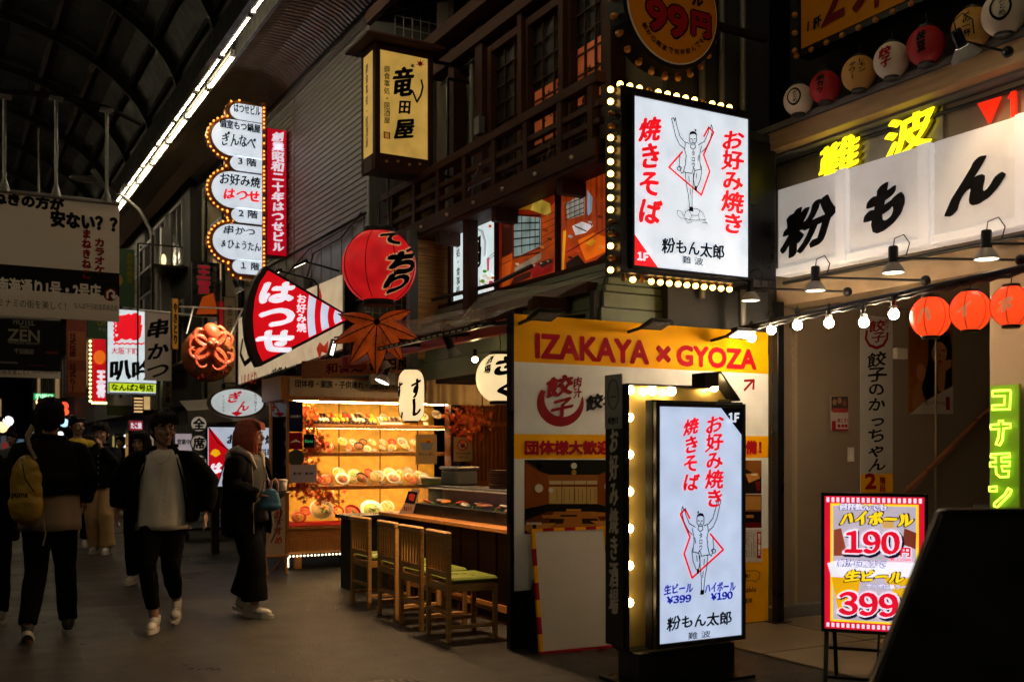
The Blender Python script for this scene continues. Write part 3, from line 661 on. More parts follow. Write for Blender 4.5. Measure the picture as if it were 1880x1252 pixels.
s.strokes([[(345, 897), (352, 872), (372, 858), (400, 858), (424, 875), (435, 903), (400, 906), (370, 904), (345, 897)], [(345, 886), (330, 864), (318, 868), (320, 886), (340, 900)], [(352, 900), (362, 918), (378, 912)], [(425, 903), (442, 918), (420, 914)], [(366, 864), (378, 885), (404, 886), (412, 864)], [(378, 885), (370, 904)], [(404, 886), (412, 905)]], .0045, pm('3a2410'), 'line_drawing', .006, z6)
pts = []
n = 16
for k in range(n): pts.append(((a-.1, b-.03+(t-b+.08)*k/(n-1)), (-1, 0)))
for k in range(13): pts.append(((a-.05+(c-a-.0)*k/12.6, t+.07), (0, 1)))
for k in range(13): pts.append(((a-.02+(c-a-.03)*k/12.6, b-.05), (0, -1)))
bulbs(s, pts, .0235, .033, z=-.1, seed=4)
mb = MB(); mb.bar((c+.0, 0, -.12), (c+.16, 0, -.12), .05); mb.bar((c+.0, .4, -.12), (c+.16, .4, -.12), .05); mb.build('wall_bracket', BMET, s.root)

# ---- round 99 yen sign
s = Sg('round_sign', 'round unlit amber sign reading 99 yen with a ring of amber bulbs', 'shop sign', pB(5.95, 1236, 14))
def disc(s, r, z0, z1, m, name, n=48): mb = MB(); mb.prism([(r*math.cos(2*math.pi*k/n), r*math.sin(2*math.pi*k/n)) for k in range(n)], z0, z1); return mb.build(name, m, s.root)
rr_ = .405; disc(s, rr_+.04, -.2, -.01, BMET, 'housing'); disc(s, rr_, -.01, .004, pm('c27608'), 'face'); disc(s, rr_+.008, -.01, .002, CREAM, 'rim')
s.text('99', 1185, 5, 1262, 66, pm('8f1010'), bold=.06, outline=BLK, ob=.06, slope=-.06); s.text('円', 1268, 24, 1304, 70, pm('8f1010'), bold=.07, outline=BLK, ob=.07)
s.text('ハイボール', 1180, -28, 1290, 2, BLK, bold=.05)
arcs = '朝から晩まで何杯飲んでも'
for k, ch in enumerate(arcs):
    q = R(216+k*9.8); r = .325; mb = textmb(ch, .045, .045, bold=.03); o = mb.build('lettering', BLK, s.root); o.location = (r*math.cos(q), r*math.sin(q), .007); o.rotation_euler = (0, 0, q+R(90))
pts = [((0, 0), (math.cos(R(k*15)), math.sin(R(k*15)))) for k in range(24)]
bulbs(s, pts, .028, rr_+.075, z=-.1, seed=9, dark=.99, socket=True)
mb = MB(); mb.bar((rr_, 0, -.1), (rr_+.6, 0, -.1), .05); mb.build('wall_bracket', BMET, s.root)

# ---- free-standing sign on pedestal
s = Sg('standing_sign', 'free-standing white lightbox sign with arrow of bulbs and black side panel on the pavement', 'shop sign', pB(4.86+.0, 1284, 960))
a, c, b, t = s.prect(1210, 746, 1182, 1361)
mb = MB()
mb.box(a, c, b, t, -.02, 0); mb.build('lit_panel', em('bccbe6', .95), s.root)
mb = MB(); mb.box(a-.03, c+.035, b-.035, t+.04, -.1, -.021); mb.build('housing', mat('matt_black_housing', (.006, .006, .006), .8, 0, .1, spec=.1), s.root, .005); s.ring(1210, 746, 1182, 1361, BLACK, .028, 'frame', -.021, .012)
s.text('焼きそば', 1252, 765, 1284, 901, LRED, vert=True, bold=.05, brush=1); s.text('お好み焼き', 1292, 763, 1328, 931, LRED, vert=True, bold=.05, brush=1)
LBLU = em('1420b8', .5)
s.text('生ビール', 1217, 1070, 1271, 1090, LBLU, bold=.05, brush=.6); s.text('￥３９９', 1222, 1091, 1268, 1107, LBLU, bold=.09, brush=.01, gap=.62); s.text('ハイボール', 1292, 1067, 1349, 1086, LBLU, bold=.05, brush=.6); s.text('￥１９０', 1303, 1085, 1344, 1101, LBLU, bold=.09, brush=.01, gap=.62)
s.text('粉もん太郎', 1222, 1124, 1342, 1153, LBLK, bold=.035, brush=.7); s.text('難 波', 1262, 1158, 1303, 1171, LBLK, bold=.01)
s.poly([(1319, 743), (1363, 745), (1363, 801)], BLK, 'corner_panel', z=.002); s.text('１Ｆ', 1335, 757, 1356, 776, LW1, bold=.1, z=.008, brush=.01, gap=.66)
zf = lambda x, y: (930+(955+(470-x)*1.40)/3.039, 840+(225+(y-485)*1.42)/3.039)
runner(s, lambda x, y: (1286+(x-375)*.43, 916+(y-485)*.455), LBLK, LRED, .006, mirror=755)
# body behind with arrow channel
a2, c2, b2, t2 = a-.125, c+.0, b-.06, t+.135
ptsb = [(a2, b2), (c+.03, b2), (c+.03, t+.06), (c+.11, t+.06), (c-.05, t+.235), (c-.13, t+.22), (c-.13, t2), (a2, t2)]
GOLD = mat('gold_mirror_channel', (.5, .36, .12), .45, .8, .08, 3)
mb = MB(); mb.prism(ptsb, -.30, -.26); mb.build('back_plate', BMET, s.root)
mb = MB(); mb.prism(ptsb, -.259, -.25); mb.build('gold_channel', GOLD, s.root)
mb = MB()
for (p, q) in zip(ptsb, ptsb[1:]+ptsb[:1]): mb.bar((p[0], p[1], -.2), (q[0], q[1], -.2), .012, .13)
mb.build('channel_rim', BMET, s.root)
mb = MB(); mb.box(c-.12, c+.02, t+.08, t+.2, -.14, -.1); 
for (x, y) in [(a-.075, t-.06-k*.225) for k in range(6)]+[(a-.07, t+.105), (a+.1, t+.105), (a+.25, t+.105), (c-.05, t+.14)]:
    o = put('bulb', bulbmesh(.028, BULBC, 'cl'), s.root, (x, y, -.2))
# side box with white characters on black
mb = MB(); mb.box(a2-.012, a2-.001, b2+.02, t2-.01, -.36, -.17); mb.build('side_panel', BLACK, s.root)
mb = MB(); mb.box(c-.19, c-.08, t+.14, t+.225, -.249, -.12); mb.build('arrow_end_box', BMET, s.root)
sp = s.p + Vector((a2-.013, 0, 0)); s2 = Sg('x', '', '', sp, -90, root=s.root)
def side(o): o.rotation_euler = (0, R(-90), 0); return o
def sidetext(tx, y0, y1, w, m, vert=True, bold=.04, d=.27):
    (_, za), (_, zb) = s2.L(1160, y0), s2.L(1160, y1)
    o = textmb(tx, w, za-zb, vert, bold, .5).build('lettering', m, s.root); o.location = (a2-.0135, (za+zb)/2, -d); o.rotation_euler = (0, R(-90), 0); return o
sidetext('お好み焼き酒場', 786, 1136, .105, CREAM)
(_, za), (_, zb) = s2.L(1160, 684), s2.L(1160, 786)
mb = MB(); mb.box(a2-.017, a2-.013, zb, za, -.36, -.18); mb.build('notice_plate', mat('grey_notice', (.32, .31, .27), .5), s.root)
sidetext('喫煙可', 764, 779, .11, BLK, False, .03).location.x -= .004
mb = MB()
for k in range(28): q, q2 = 2*math.pi*k/28, 2*math.pi*(k+1)/28; mb.bar((a2-.0175, (za+zb)/2+.045+.09*math.sin(q), -.27+.055*math.cos(q)), (a2-.0175, (za+zb)/2+.045+.09*math.sin(q2), -.27+.055*math.cos(q2)), .004)
mb.bar((a2-.0175, (za+zb)/2+.03, -.30), (a2-.0175, (za+zb)/2+.03, -.24), .006); mb.build('smoking_mark', pm('1c3a1c'), s.root)
mb = MB(); g = -s.p.z; mb.box(a-.1, c-.0, g+.02, b2, -.28, -.06); mb.build('pedestal', BLACK, s.root, .004); mb = MB(); mb.box(a-.16, c+.06, g, g+.02, -.4, .06); mb.build('base_plate', BMET, s.root)
PB_STAND = s.p.copy()

# ---- board leaning by the yellow board: blank white sheet with red-yellow edge
p = pZ(0.0, 1045, 1188)
la = thing('blank_board', 'blank white board with red and yellow striped edge leaning on the yellow board', 'notice board', (p.x, p.y-.14, .02), (R(-9), 0, R(-4)))
mb = MB(); mb.box(-.29, .27, 0, .02, 0, .83); mb.build('sheet', mat('blank_white_sheet', (.72, .64, .54), .6, 0, .03), la)
for k in range(7):
    z0 = .83*k/7; m = RED if k % 2 else YEL
    for x in (-.315, .27):
        mb = MB(); mb.box(x, x+.025, -.004, .022, z0, z0+.83/7); mb.build('edge_stripe', m, la)
for k in range(7): x0 = -.315+k*.087; mb = MB(); mb.box(x0, x0+.087, -.004, .022, .831, .852); mb.build('edge_stripe', RED if k % 2 else YEL, la); 
mb = MB(); mb.box(-.315, .295, -.006, .022, -.018, -.001); mb.build('edge_stripe', RED, la)
mb = MB(); mb.add([(-.32, .03, -.02), (-.32, .03, .5), (-.32, .34, -.02), (-.30, .03, -.02), (-.30, .03, .5), (-.30, .34, -.02)], [(0, 1, 2), (3, 5, 4), (0, 3, 4, 1), (1, 4, 5, 2), (0, 2, 5, 3)]); mb.build('prop', BLACK, la)

# ---- LED menu sign on its stand
s = Sg('led_menu_sign', 'bright LED price sign for highball 190 and draft beer 399 on a black stand', 'price sign', pD(6.0, 1604, 1030), -50)
a, c, b, t = s.prect(1514, 910, 1152, 1697)
mb = MB(); mb.box(a, c, b, t, -.02, 0); mb.build('screen', em('d61230', 1.0), s.root)
r = .03; q = []
for cx, cy, a0 in ((c+.02-r, t+.02-r, 0), (a-.02+r, t+.02-r, 90), (a-.02+r, b-.02+r, 180), (c+.02-r, b-.02+r, 270)):
    for k in range(5): q.append((cx+r*math.cos(R(a0+k*22.5)), cy+r*math.sin(R(a0+k*22.5))))
mb = MB(); mb.prism(q, -.05, -.021); mb.build('housing', BMET, s.root); s.ring(1514, 910, 1152, 1697, BMET, .02, 'frame', -.021, .01)
WL = em('e8e0f0', 1.05); YL = em('ffd820', 1.0); DB = em('101030', .6)
w_, h_ = c-a, t-b
def U(x0, y0, x1, y1, m, z=.001): mb = MB(); mb.box(a+w_*x0, a+w_*x1, b+h_*y0, b+h_*y1, z, z+.0008); return mb.build('print', m, s.root)
U(.06, .055, .945, .945, YL, .001); U(.085, .07, .92, .93, em('bcb0bc', 1), .0022)
for k in range(19):
    U(.02+k*.0515, .955, .02+k*.0515+.028, .99, WL, .001); U(.02+k*.0515, .012, .02+k*.0515+.028, .043, WL, .001)
zc = lambda x, y: (1360+x/3.365, 880+y/3.365)
art(s, zc, .0035, [(em('a04a30', .7), [(575, 310), (620, 300), (660, 470), (575, 470)]), (em('8a3a28', .7), [(1010, 300), (1085, 330), (1080, 430), (1000, 400)]), (em('e0b060', .8), [(870, 260), (940, 240), (950, 300), (880, 300)]),
 (em('f0b010', .9), [(560, 600), (740, 610), (700, 840), (600, 800)]), (em('f0b818', .9), [(880, 600), (1060, 610), (1000, 800), (960, 720)]), (em('f4f0f8', 1), [(535, 515), (600, 500), (1090, 515), (1070, 600), (560, 600)])])
S_ = lambda tx, x0, y0, x1, y1, m, o, **k: s.text(tx, *zc(x0, y0), *zc(x1, y1), m, outline=o, z=.007, **k)
BL_ = em('1a3a98', .6); BR_ = em('380808', .4)
S_('何杯飲んでも', 608, 146, 900, 192, WL, BL_, bold=.05, brush=.5, ob=.16); S_('ハイボール', 612, 192, 1068, 288, YL, BR_, bold=.07, brush=1, ob=.11); S_('朝から晩まで', 600, 496, 895, 542, WL, BL_, bold=.05, brush=.5, ob=.16)
S_('生ビール', 640, 556, 1010, 640, YL, BR_, bold=.07, brush=1, ob=.11); S_('サッポロ黒ラベル', 776, 645, 1060, 675, WL, BL_, bold=.05); 
for tx, x0, y0, x1, y1 in (('１９０', 640, 312, 985, 462), ('３９９', 602, 690, 975, 846)):
    s.text(tx, *zc(x0-8, y0-6), *zc(x1+28, y1+30), DB, bold=.14, z=.0055, brush=.01, gap=.62); s.text(tx, *zc(x0-16, y0-14), *zc(x1+14, y1+14), WL, bold=.15, z=.0075, brush=.01, gap=.62); s.text(tx, *zc(x0, y0), *zc(x1, y1), em('e0102c', 1), bold=.07, z=.0098, brush=.01, gap=.62)
S_('円', 984, 418, 1050, 478, em('e0102c', 1), WL, bold=.05); S_('(税込209円)', 915, 484, 1062, 510, em('e0102c', 1), WL, bold=.03); S_('円', 968, 800, 1010, 846, em('e0102c', 1), WL, bold=.05)
g = -s.p.z; mb = MB()
for x in (a, c): mb.build
for nm, x, dz in (('leg', a-.0, .0), ('leg', c-.02, .0)):
    mb = MB(); mb.bar((x+.01, b-.02, -.035), (x+.01, g, .1), .025); mb.build(nm, BMET, s.root); mb = MB(); mb.bar((x+.05, b+.1, -.04), (x+.05, g, -.34), .022); mb.build(nm, BMET, s.root)
for z_, y_ in ((.07, g+.08), (-.22, g+.2)): mb = MB(); mb.bar((a, y_, z_), (c, y_, z_), .018); mb.build('cross_bar', BMET, s.root)
mb = MB(); mb.tube([(.03, b, -.05), (.02, b-.2, -.08), (.04, g+.05, -.1), (.0, g+.012, .02), (-.5, g+.01, .3), (-.9, g+.01, .2)], .006, 6); mb.build('power_cord', BLACK, s.root)

# ---- black cabinet close to the camera at the lower right
P = [pD(2.9, 1722, 945), pD(2.9, 1598, 1262), pD(2.9, 1745, 934)]
e = Vector((CS, -SN, 0)); n_ = Vector((SN, CS, 0)); ori = P[0]; zt = P[2].z
bc = thing('black_sign_board', 'plain black sloping sign back standing close at the lower right', 'sign board', (ori.x, ori.y, 0), (0, 0, -TH))
dx = (P[1]-P[0]).dot(e)/(P[0].z-P[1].z)
q = [(dx*zt, 0.0), (0.0, ori.z+.0)]
pts = [(dx*ori.z, 0), (0, ori.z)] + [(.035*(1-math.cos(R(k*22))), ori.z+(zt-ori.z)*math.sin(R(k*22))) for k in range(1, 5)] + [(.9, zt+.01), (.9, 0)]
mb = MB(); mb.prism(pts, -.03, 0); o = mb.build('board', mat('matt_black_board', (.006, .006, .006), .5, 0, .1), bc); o.rotation_euler = (R(90), 0, 0)
mb = MB(); mb.bar((pts[0][0]+.012, -.004, .0), (pts[1][0]+.012, -.004, pts[1][1]), .02, .012); mb.bar((.03, -.004, zt-.005), (.9, -.004, zt+.004), .018, .012); mb.build('edge_frame', mat('scuffed_black_metal', (.03, .03, .03), .4, .5, .5, 20), bc)
mb = MB(); mb.bar((.1, .02, 1.1), (.1, .55, 0), .03); mb.build('prop', BMET, bc); mb = MB(); mb.bar((.8, .02, 1.1), (.8, .55, 0), .03); mb.build('prop', BMET, bc)

# ---- white character boards over the entrance
s = Sg('character_sign', 'row of white box panels over the entrance with black brush characters', 'shop sign', pA(5.97, 1567, 430), -90)
BP = emi('white_sign_acrylic', (.85, .8, .78), .24, .1, 2, (.8, .78, .76))  # faint glow added to brighten the panels
BPE = emi('white_sign_edge', (.9, .84, .8), .36, .05, 2, (.8, .78, .76)); _, z1 = s.L(1435.5, 351); _, z0 = s.L(1435.5, 509)  # edge strips get a stronger added glow than the panels
xs = [s.L(px, 400)[0] for px in (1435.5, 1567, 1722, 1905)]
xs.append(xs[-1]+.8)
for k in range(4):
    y = .0+k*.012
    mb = MB(); mb.box(xs[k]+.004, xs[k+1]-.004, z0, z1, -.08, .05); mb.build('box_panel', BP, s.root, .006)
    if k < 3:
        mb = MB(); mb.box(xs[k+1]-.1, xs[k+1]-.004, z0, z1, .051, .085); mb.build('edge_strip', BPE, s.root, .004)
    mb = MB(); mb.box(xs[k]+.004, xs[k+1]-.101, z0-.0, z0+.06, .051, .075); mb.build('edge_strip', BPE, s.root, .004)
s.text('粉', 1441, 366, 1548, 470, BLK, bold=.065, brush=1, z=.053); s.text('も', 1594, 334, 1672, 431, BLK, bold=.1, brush=1, z=.053); s.text('ん', 1743, 288, 1858, 393, BLK, bold=.1, brush=1, z=.053)
# ---- neon characters
s = Sg('neon_sign', 'two glowing yellow neon characters on a grey plate above the white panels', 'neon sign', pA(6.03, 1615, 270), -90)
a, _ = s.L(1500, 270); c, _ = s.L(1731, 270); _, t = s.L(1731, 186); mb = MB(); mb.box(a, c, -.4, t, -.02, 0); mb.build('back_plate', mat('grey_sign_plate', (.3, .28, .25), .35, .3), s.root)
NE = emi('yellow_neon', (1, .86, .01), 1.6, .0)
for ch, x0, y0, x1, y1 in (('難', 1508, 252, 1588, 330), ('波', 1628, 200, 1726, 292)):
    s.text(ch, x0, y0, x1, y1, pm('7a6a00'), bold=.06, brush=.7, z=.012, name='character_back'); s.text(ch, x0+2, y0+2, x1-2, y1-2, NE, bold=.045, brush=.7, z=.04, name='character')
s = Sg('floor_sign', 'raised red triangle and numeral one glowing on the wall at the right edge', 'sign', pA(6.03, 1840, 200), -90)
RL = em('ff2a08', .75); s.poly([(1803, 193), (1845, 180), (1824, 229)], RL, 'triangle', .03, .02); s.rect(1864, 172, 1873, 214, RL, 'numeral', .03, .02); s.poly([(1858, 184), (1865, 172), (1865, 182)], RL, 'numeral', .03, .02)

# ---- amber price sign at the top right
s = Sg('amber_price_sign', 'unlit amber sign with dark red 290 price and a row of amber bulbs below it', 'price sign', pA(5.88, 1560, 40), -90)
a, b0 = s.L(1471, 90.5); mb = MB(); mb.box(a, a+2.6, b0, b0+1.2, -.01, 0); mb.build('face', pm('a86a08'), s.root)
mb = MB(); mb.box(a-.05, a+2.7, b0-.05, b0+1.25, -.15, -.012); mb.build('housing', BMET, s.root)
s.text('1杯', 1483, 33, 1510, 57, BLK, bold=.04, brush=.6); s.text('2', 1508, -45, 1552, 44, pm('5a0c10'), bold=.05, brush=.3); s.text('9', 1558, -60, 1600, 22, pm('5a0c10'), bold=.05); s.text('円', 1606, -70, 1660, 5, pm('5a0c10'), bold=.04)
pts = [((a-.03+k*.155, b0-.05), (0, -1)) for k in range(17)] + [((a-.05, b0+k*.14), (-1, 0)) for k in range(8)]
bulbs(s, pts, .026, .0, z=.02, dark=1.1, socket=False)

# ---- katakana neon on the pillar
s = Sg('pillar_neon', 'vertical green-yellow katakana neon sign on the beige pillar', 'neon sign', pA(5.985, 1847, 820), -90)
NG = emi('lime_neon', (.72, 1, .08), 2.2, 0)
a, c, b, t = s.prect(1820, 708, 935, 1873); mb = MB(); mb.box(a, c, b, t, 0, .012); mb.build('back_plate', emi('lime_acrylic', (.22, .4, .01), .17, .1), s.root)
def neon(lines):
    for ln in lines:
        mb = MB(); mb.tube([(*s.L(*p), .035) for p in ln], .007, 7); mb.build('neon_tube', NG, s.root)
zp = lambda x, y: (1400+x/3.129, 540+y/3.129)
neon([[zp(*p) for p in q] for q in (
 [(1340, 570), (1342, 556), (1440, 552), (1446, 560), (1440, 662), (1340, 664), (1338, 640), (1408, 636), (1412, 585), (1342, 588), (1340, 570)],
 [(1330, 770), (1330, 750), (1376, 748), (1378, 728), (1400, 726), (1402, 746), (1444, 744), (1444, 768), (1404, 772), (1398, 840), (1382, 868), (1360, 862), (1376, 820), (1378, 774), (1330, 776)],
 [(1330, 935), (1332, 918), (1440, 914), (1440, 936), (1392, 938), (1392, 962), (1440, 960), (1440, 986), (1392, 988), (1400, 1016), (1436, 1014), (1432, 1048), (1384, 1050), (1362, 1030), (1360, 990), (1326, 990), (1326, 966), (1360, 964), (1358, 938), (1330, 938)],
 [(1322, 1105), (1366, 1103), (1366, 1130), (1322, 1130), (1322, 1105)], [(1350, 1216), (1368, 1224), (1440, 1150), (1450, 1124), (1432, 1112), (1410, 1150), (1350, 1200), (1350, 1216)])])

# ---- banner, posters and switch on the recessed wall
s = Sg('gyoza_banner', 'tall narrow white banner with black vertical gyoza lettering on the recessed wall', 'banner', pB(6.45, 1609, 740))
s.prect; a, c, b, t = s.prect(1579, 578, 905, 1638); mb = MB(); mb.box(a, c, b, t, 0, .006); mb.build('cloth', pm('c4bdb4'), s.root)
mb = MB(); mb.box(a, c, b, s.L(1579, 870)[1], .0065, .008); mb.build('print', YEL, s.root)
s.text('餃', 1594, 586, 1624, 612, DRED, bold=.04, brush=1, z=.009); s.text('子', 1598, 608, 1624, 630, DRED, bold=.04, brush=1, z=.01); s.text('肉汁', 1623, 586, 1630, 606, DRED, vert=True, bold=.02, z=.01)
s.strokes([[(1590, 608), (1588, 622), (1595, 634), (1608, 639), (1620, 634), (1627, 622), (1628, 612)]], .028, DRED, 'emblem_ring', .009)
s.text('餃子のかっちゃん', 1591, 644, 1627, 866, BLK, vert=True, bold=.04, brush=1, z=.009); s.text('2', 1586, 868, 1607, 898, RED, bold=.06, z=.009); s.text('階段', 1613, 875, 1624, 903, RED, vert=True, bold=.03, z=.009)
s = Sg('portrait_poster', 'poster of a dark-haired woman resting her chin on her hand above the handrail', 'poster', pB(6.45, 1709, 680))
a, c, b, t = s.prect(1668, 600, 758, 1748); mb = MB(); mb.box(a, c, b, t, 0, .004); mb.build('sheet', pm('9a5a20', .3), s.root)
zq = lambda x, y: (1400+x/3.129, 540+y/3.129)
def blob(cx, cy, rx, ry, n=20, a=0): return [(cx+rx*math.cos(k*2*math.pi/n)*math.cos(a)-ry*math.sin(k*2*math.pi/n)*math.sin(a), cy+rx*math.cos(k*2*math.pi/n)*math.sin(a)+ry*math.sin(k*2*math.pi/n)*math.cos(a)) for k in range(n)]
art(s, zq, .005, [('8a4a18', [(842, 220), (960, 215), (950, 420), (842, 480)]), ('0c0806', [(950, 250), (975, 215), (1030, 205), (1070, 225), (1085, 300), (1085, 560), (1000, 570), (940, 610), (905, 560), (935, 450), (950, 380)]),
 ('b87a52', blob(1012, 340, 44, 66)), ('a8683f', [(1000, 390), (1040, 390), (1050, 470), (1010, 560), (990, 480)]), ('b87a52', [(1010, 420), (1050, 380), (1082, 375), (1080, 420), (1050, 440), (1040, 560), (1005, 560)]),
 ('0c0806', [(960, 330), (975, 270), (1020, 262), (1060, 300), (1068, 250), (1030, 215), (980, 225), (955, 270)]), ('201010', boxp(985, 322, 1004, 328)), ('201010', boxp(1024, 320, 1046, 326)), ('8a2a20', [(1000, 384), (1014, 380), (1030, 384), (1014, 394)]),
 ('8a5535', [(1012, 330), (1020, 362), (1006, 364)]), ('b06f45', blob(905, 450, 26, 50)), ('9a6238', [(860, 540), (900, 500), (925, 600), (905, 660), (855, 660)]), ('c4b8a4', [(842, 688), (930, 615), (1090, 525), (1090, 688)]), ('8c1018', boxp(1048, 590, 1070, 665))])
s.text('角ハイボール', *zq(925, 610), *zq(1045, 640), BLK, bold=.0, z=.011)
s = Sg('small_poster', 'small red and white notice with group photo on the recessed wall', 'poster', pB(6.45, 1541, 758))
a, c, b, t = s.prect(1525, 727, 790, 1557); mb = MB(); mb.box(a, c, b, t, 0, .003); mb.build('sheet', pm('c0b4aa'), s.root)
art(s, zq, .004, [('4a3830', boxp(393, 588, 490, 672)), ('a07860', blob(412, 620, 12, 18)), ('a07860', blob(440, 612, 12, 18)), ('8a4a40', blob(468, 625, 12, 20)), ('b04038', boxp(400, 655, 485, 680)), ('a01820', boxp(395, 728, 418, 780)), ('a01820', boxp(395, 774, 490, 784)), ('a01820', blob(436, 756, 9, 10)), ('a01820', blob(457, 756, 9, 10)), ('a01820', blob(476, 756, 9, 10))])
s.text('歩こう！', *zq(424, 712), *zq(486, 738), pm('a01820'), bold=.05, z=.009)
s = Sg('wall_switch', 'small beige switch plate on the recessed wall beside the tall banner', 'switch', pB(6.46, 1561, 834))
s.slab(1555.5, 821, 847, 1567, CREAM, 'plate', -.0, .01, bev=.002); s.rect(1559, 826, 1564, 842, WHITE, 'rocker', .01, .004)

# ================================================================= lanterns
def lprof(Rr, H, shape, z):
    k = min(1, abs(z)/(H/2))
    if shape == 'round': return Rr*math.sqrt(max(.0, 1-(k*.93)**2))
    return Rr*(max(0, 1-(k*.985)**5))**.5*.98+Rr*.0
def lantern(name, label, pos, Rr, H, m, shape='round', texts=(), yaw=0, group=None, cap=BLACK, ribs=20, cat='lantern', capr=.42, vert_ribs=0):
    o = thing(name, label, cat, pos, (0, 0, R(yaw)), group)
    key = ('lan', round(Rr, 4), round(H, 4), m.name, shape, ribs)
    if key not in _bm:
        pr = []; n = ribs*2
        for j in range(n+1):
            z = -H/2*.97+H*.97*j/n; pr.append((max(lprof(Rr, H, shape, z)-(.022*Rr if j % 2 else 0), Rr*capr*.95), z))
        mb = MB(); mb.lathe(pr, 32); _bm[key] = mb.mesh('paper_shade', m)
    put('paper_shade', _bm[key], o)
    for sg in (-1, 1):
        mb = MB(); r = Rr*capr; z0, z1 = (H/2*.93, H/2*.93+Rr*.17) if sg > 0 else (-H/2*.93-Rr*.17, -H/2*.93)
        mb.lathe([(.001, z0), (r, z0), (r*1.04, z0+.004), (r*1.04, z1-.004), (r, z1), (.001, z1)], 24); mb.build('end_cap', cap, o)
    mb = MB(); mb.tube([(0, 0, H/2*.95+Rr*.1), (.004, 0, H/2+Rr*.45), (-.003, 0, H/2+Rr*.8)], max(.003, Rr*.02), 6); mb.build('hanging_wire', BMET, o)
    if vert_ribs:
        mb = MB()
        for k in range(vert_ribs):
            q = 2*math.pi*k/vert_ribs+.2; mb.tube([((lprof(Rr, H, shape, z)+.001)*math.cos(q), (lprof(Rr, H, shape, z)+.001)*math.sin(q), z) for z in [H*.47*(j/8-1) for j in range(17)]], .0022 if Rr < .2 else .004, 4)
        mb.build('shade_seam', mat('dark_red_seam', (.2, .01, .005), .6), o)
    for (tx, w, h, ox, oz, mm, vert, bold, br, off) in texts:
        tb_ = textmb(tx, w, h, vert, bold, br); me = tb_.mesh('lettering', mm)
        b = bmesh.new(); b.from_mesh(me); st = Rr*.16
        bmesh.ops.triangulate(b, faces=b.faces)
        for ax in (0, 1):
            lo = -(w if ax == 0 else h)/2; k = lo+st
            while k < -lo:
                g = b.verts[:]+b.edges[:]+b.faces[:]
                bmesh.ops.bisect_plane(b, geom=g, plane_co=(k, 0, 0) if ax == 0 else (0, k, 0), plane_no=(1, 0, 0) if ax == 0 else (0, 1, 0)); k += st
        for v in b.verts:
            x, z, e = v.co.x+ox, v.co.y+oz, v.co.z; q = x/Rr; r = lprof(Rr, H, shape, z)+.0025+off+e
            v.co = (r*math.sin(q), -r*math.cos(q), z)
        b.to_mesh(me); b.free(); put('lettering', me, o)
    return o
RL_ = mat('red_lantern_paper', (.34, .005, .008), .6, 0, .08); AML = mat('amber_lantern_paper', (.5, .26, .05), .6, 0, .08); CRL = mat('cream_lantern_paper', (.62, .52, .4), .6, 0, .08)
row = [(1466, 184, 27, CRL, 'おとめ', 'first cream lantern of the upper row, next to the bulb-framed hanging sign'), (1515, 161, 28, RL_, '串カツ', 'small red lantern second in the upper row, between cream and amber ones'), (1577, 136, 31, AML, 'レモンサワー', 'amber lantern with lemon sour lettering in the upper row'),
       (1637, 112, 32, CRL, '餃子', 'cream lantern with red round gyoza mark in the upper row'), (1700, 85, 34, RL_, '枝豆', 'dark-lettered red lantern in the upper row, beside the lamp arm'), (1785, 53, 36, AML, '〆の一杯', 'amber lantern behind the black lamp arm in the upper row'), (1843, 26, 39, CRL, 'おとめ', 'cream lantern at the upper right end of the upper row')]
for x, y, r, m, tx, lab in row:
    p = pA(5.72, x, y); D = p.y*CS+p.x*SN; Rr = r*D/F; yaw = -29-18
    T = [] 
    if m is CRL and tx == '餃子': T = [('餃', Rr*.75, Rr*.75, -.45*Rr, Rr*.25, DRED, False, .06, 1, 0), ('子', Rr*.7, Rr*.65, -.4*Rr, -Rr*.3, DRED, False, .06, 1, 0)]
    elif m is CRL: T = [('おとめ', Rr*.32, Rr*.8, -.2*Rr, 0, BLK, True, .02, 1, 0), ('○', Rr*1.0, Rr*1.2, -.3*Rr, 0, BLK, False, -.0, 0, 0)]
    elif tx == 'レモンサワー': T = [('レモン', Rr*.4, Rr*.9, .15*Rr, Rr*.2, BLK, True, .04, 1, 0), ('サワー', Rr*.4, Rr*1.0, -.4*Rr, -Rr*.05, BLK, True, .04, 1, 0)]
    elif tx == '〆の一杯': T = [('〆の一杯', Rr*.45, Rr*1.3, -.4*Rr, 0, BLK, True, .05, 1, 0)]
    else: T = [(tx, Rr*.55, Rr*1.2, -.35*Rr, 0, BLK, True, .07, 1, 0)]
    lantern('paper_lantern', lab, p, Rr, Rr*1.95, m, 'round', T, yaw, 'unlit lanterns under the amber price sign')
RLIT = emi('lit_red_lantern_paper', (1, .07, .012), .95, .18, 5)
for i, (x, y, ch) in enumerate(((1708, 582, 'ハ'), (1781, 571, 'イ'), (1856, 562, 'ボ'))):
    p = pA(5.5, x, y); D = p.y*CS+p.x*SN; Rr = 36.5*D/F
    lantern('red_lantern', ['glowing red lantern with faded character, first in the row in front of the portrait poster', 'glowing red lantern between two others in the lit row', 'glowing red lantern at the right edge above the lime neon'][i], p, Rr, Rr*1.98, RLIT, 'round',
            [(ch, Rr*.75, Rr*.85, -.35*Rr, 0, emi('faded_lettering', (.75, .25, .1), .5, .1), False, .08, .6, 0)], -50, 'lit red lanterns in a row', vert_ribs=6)
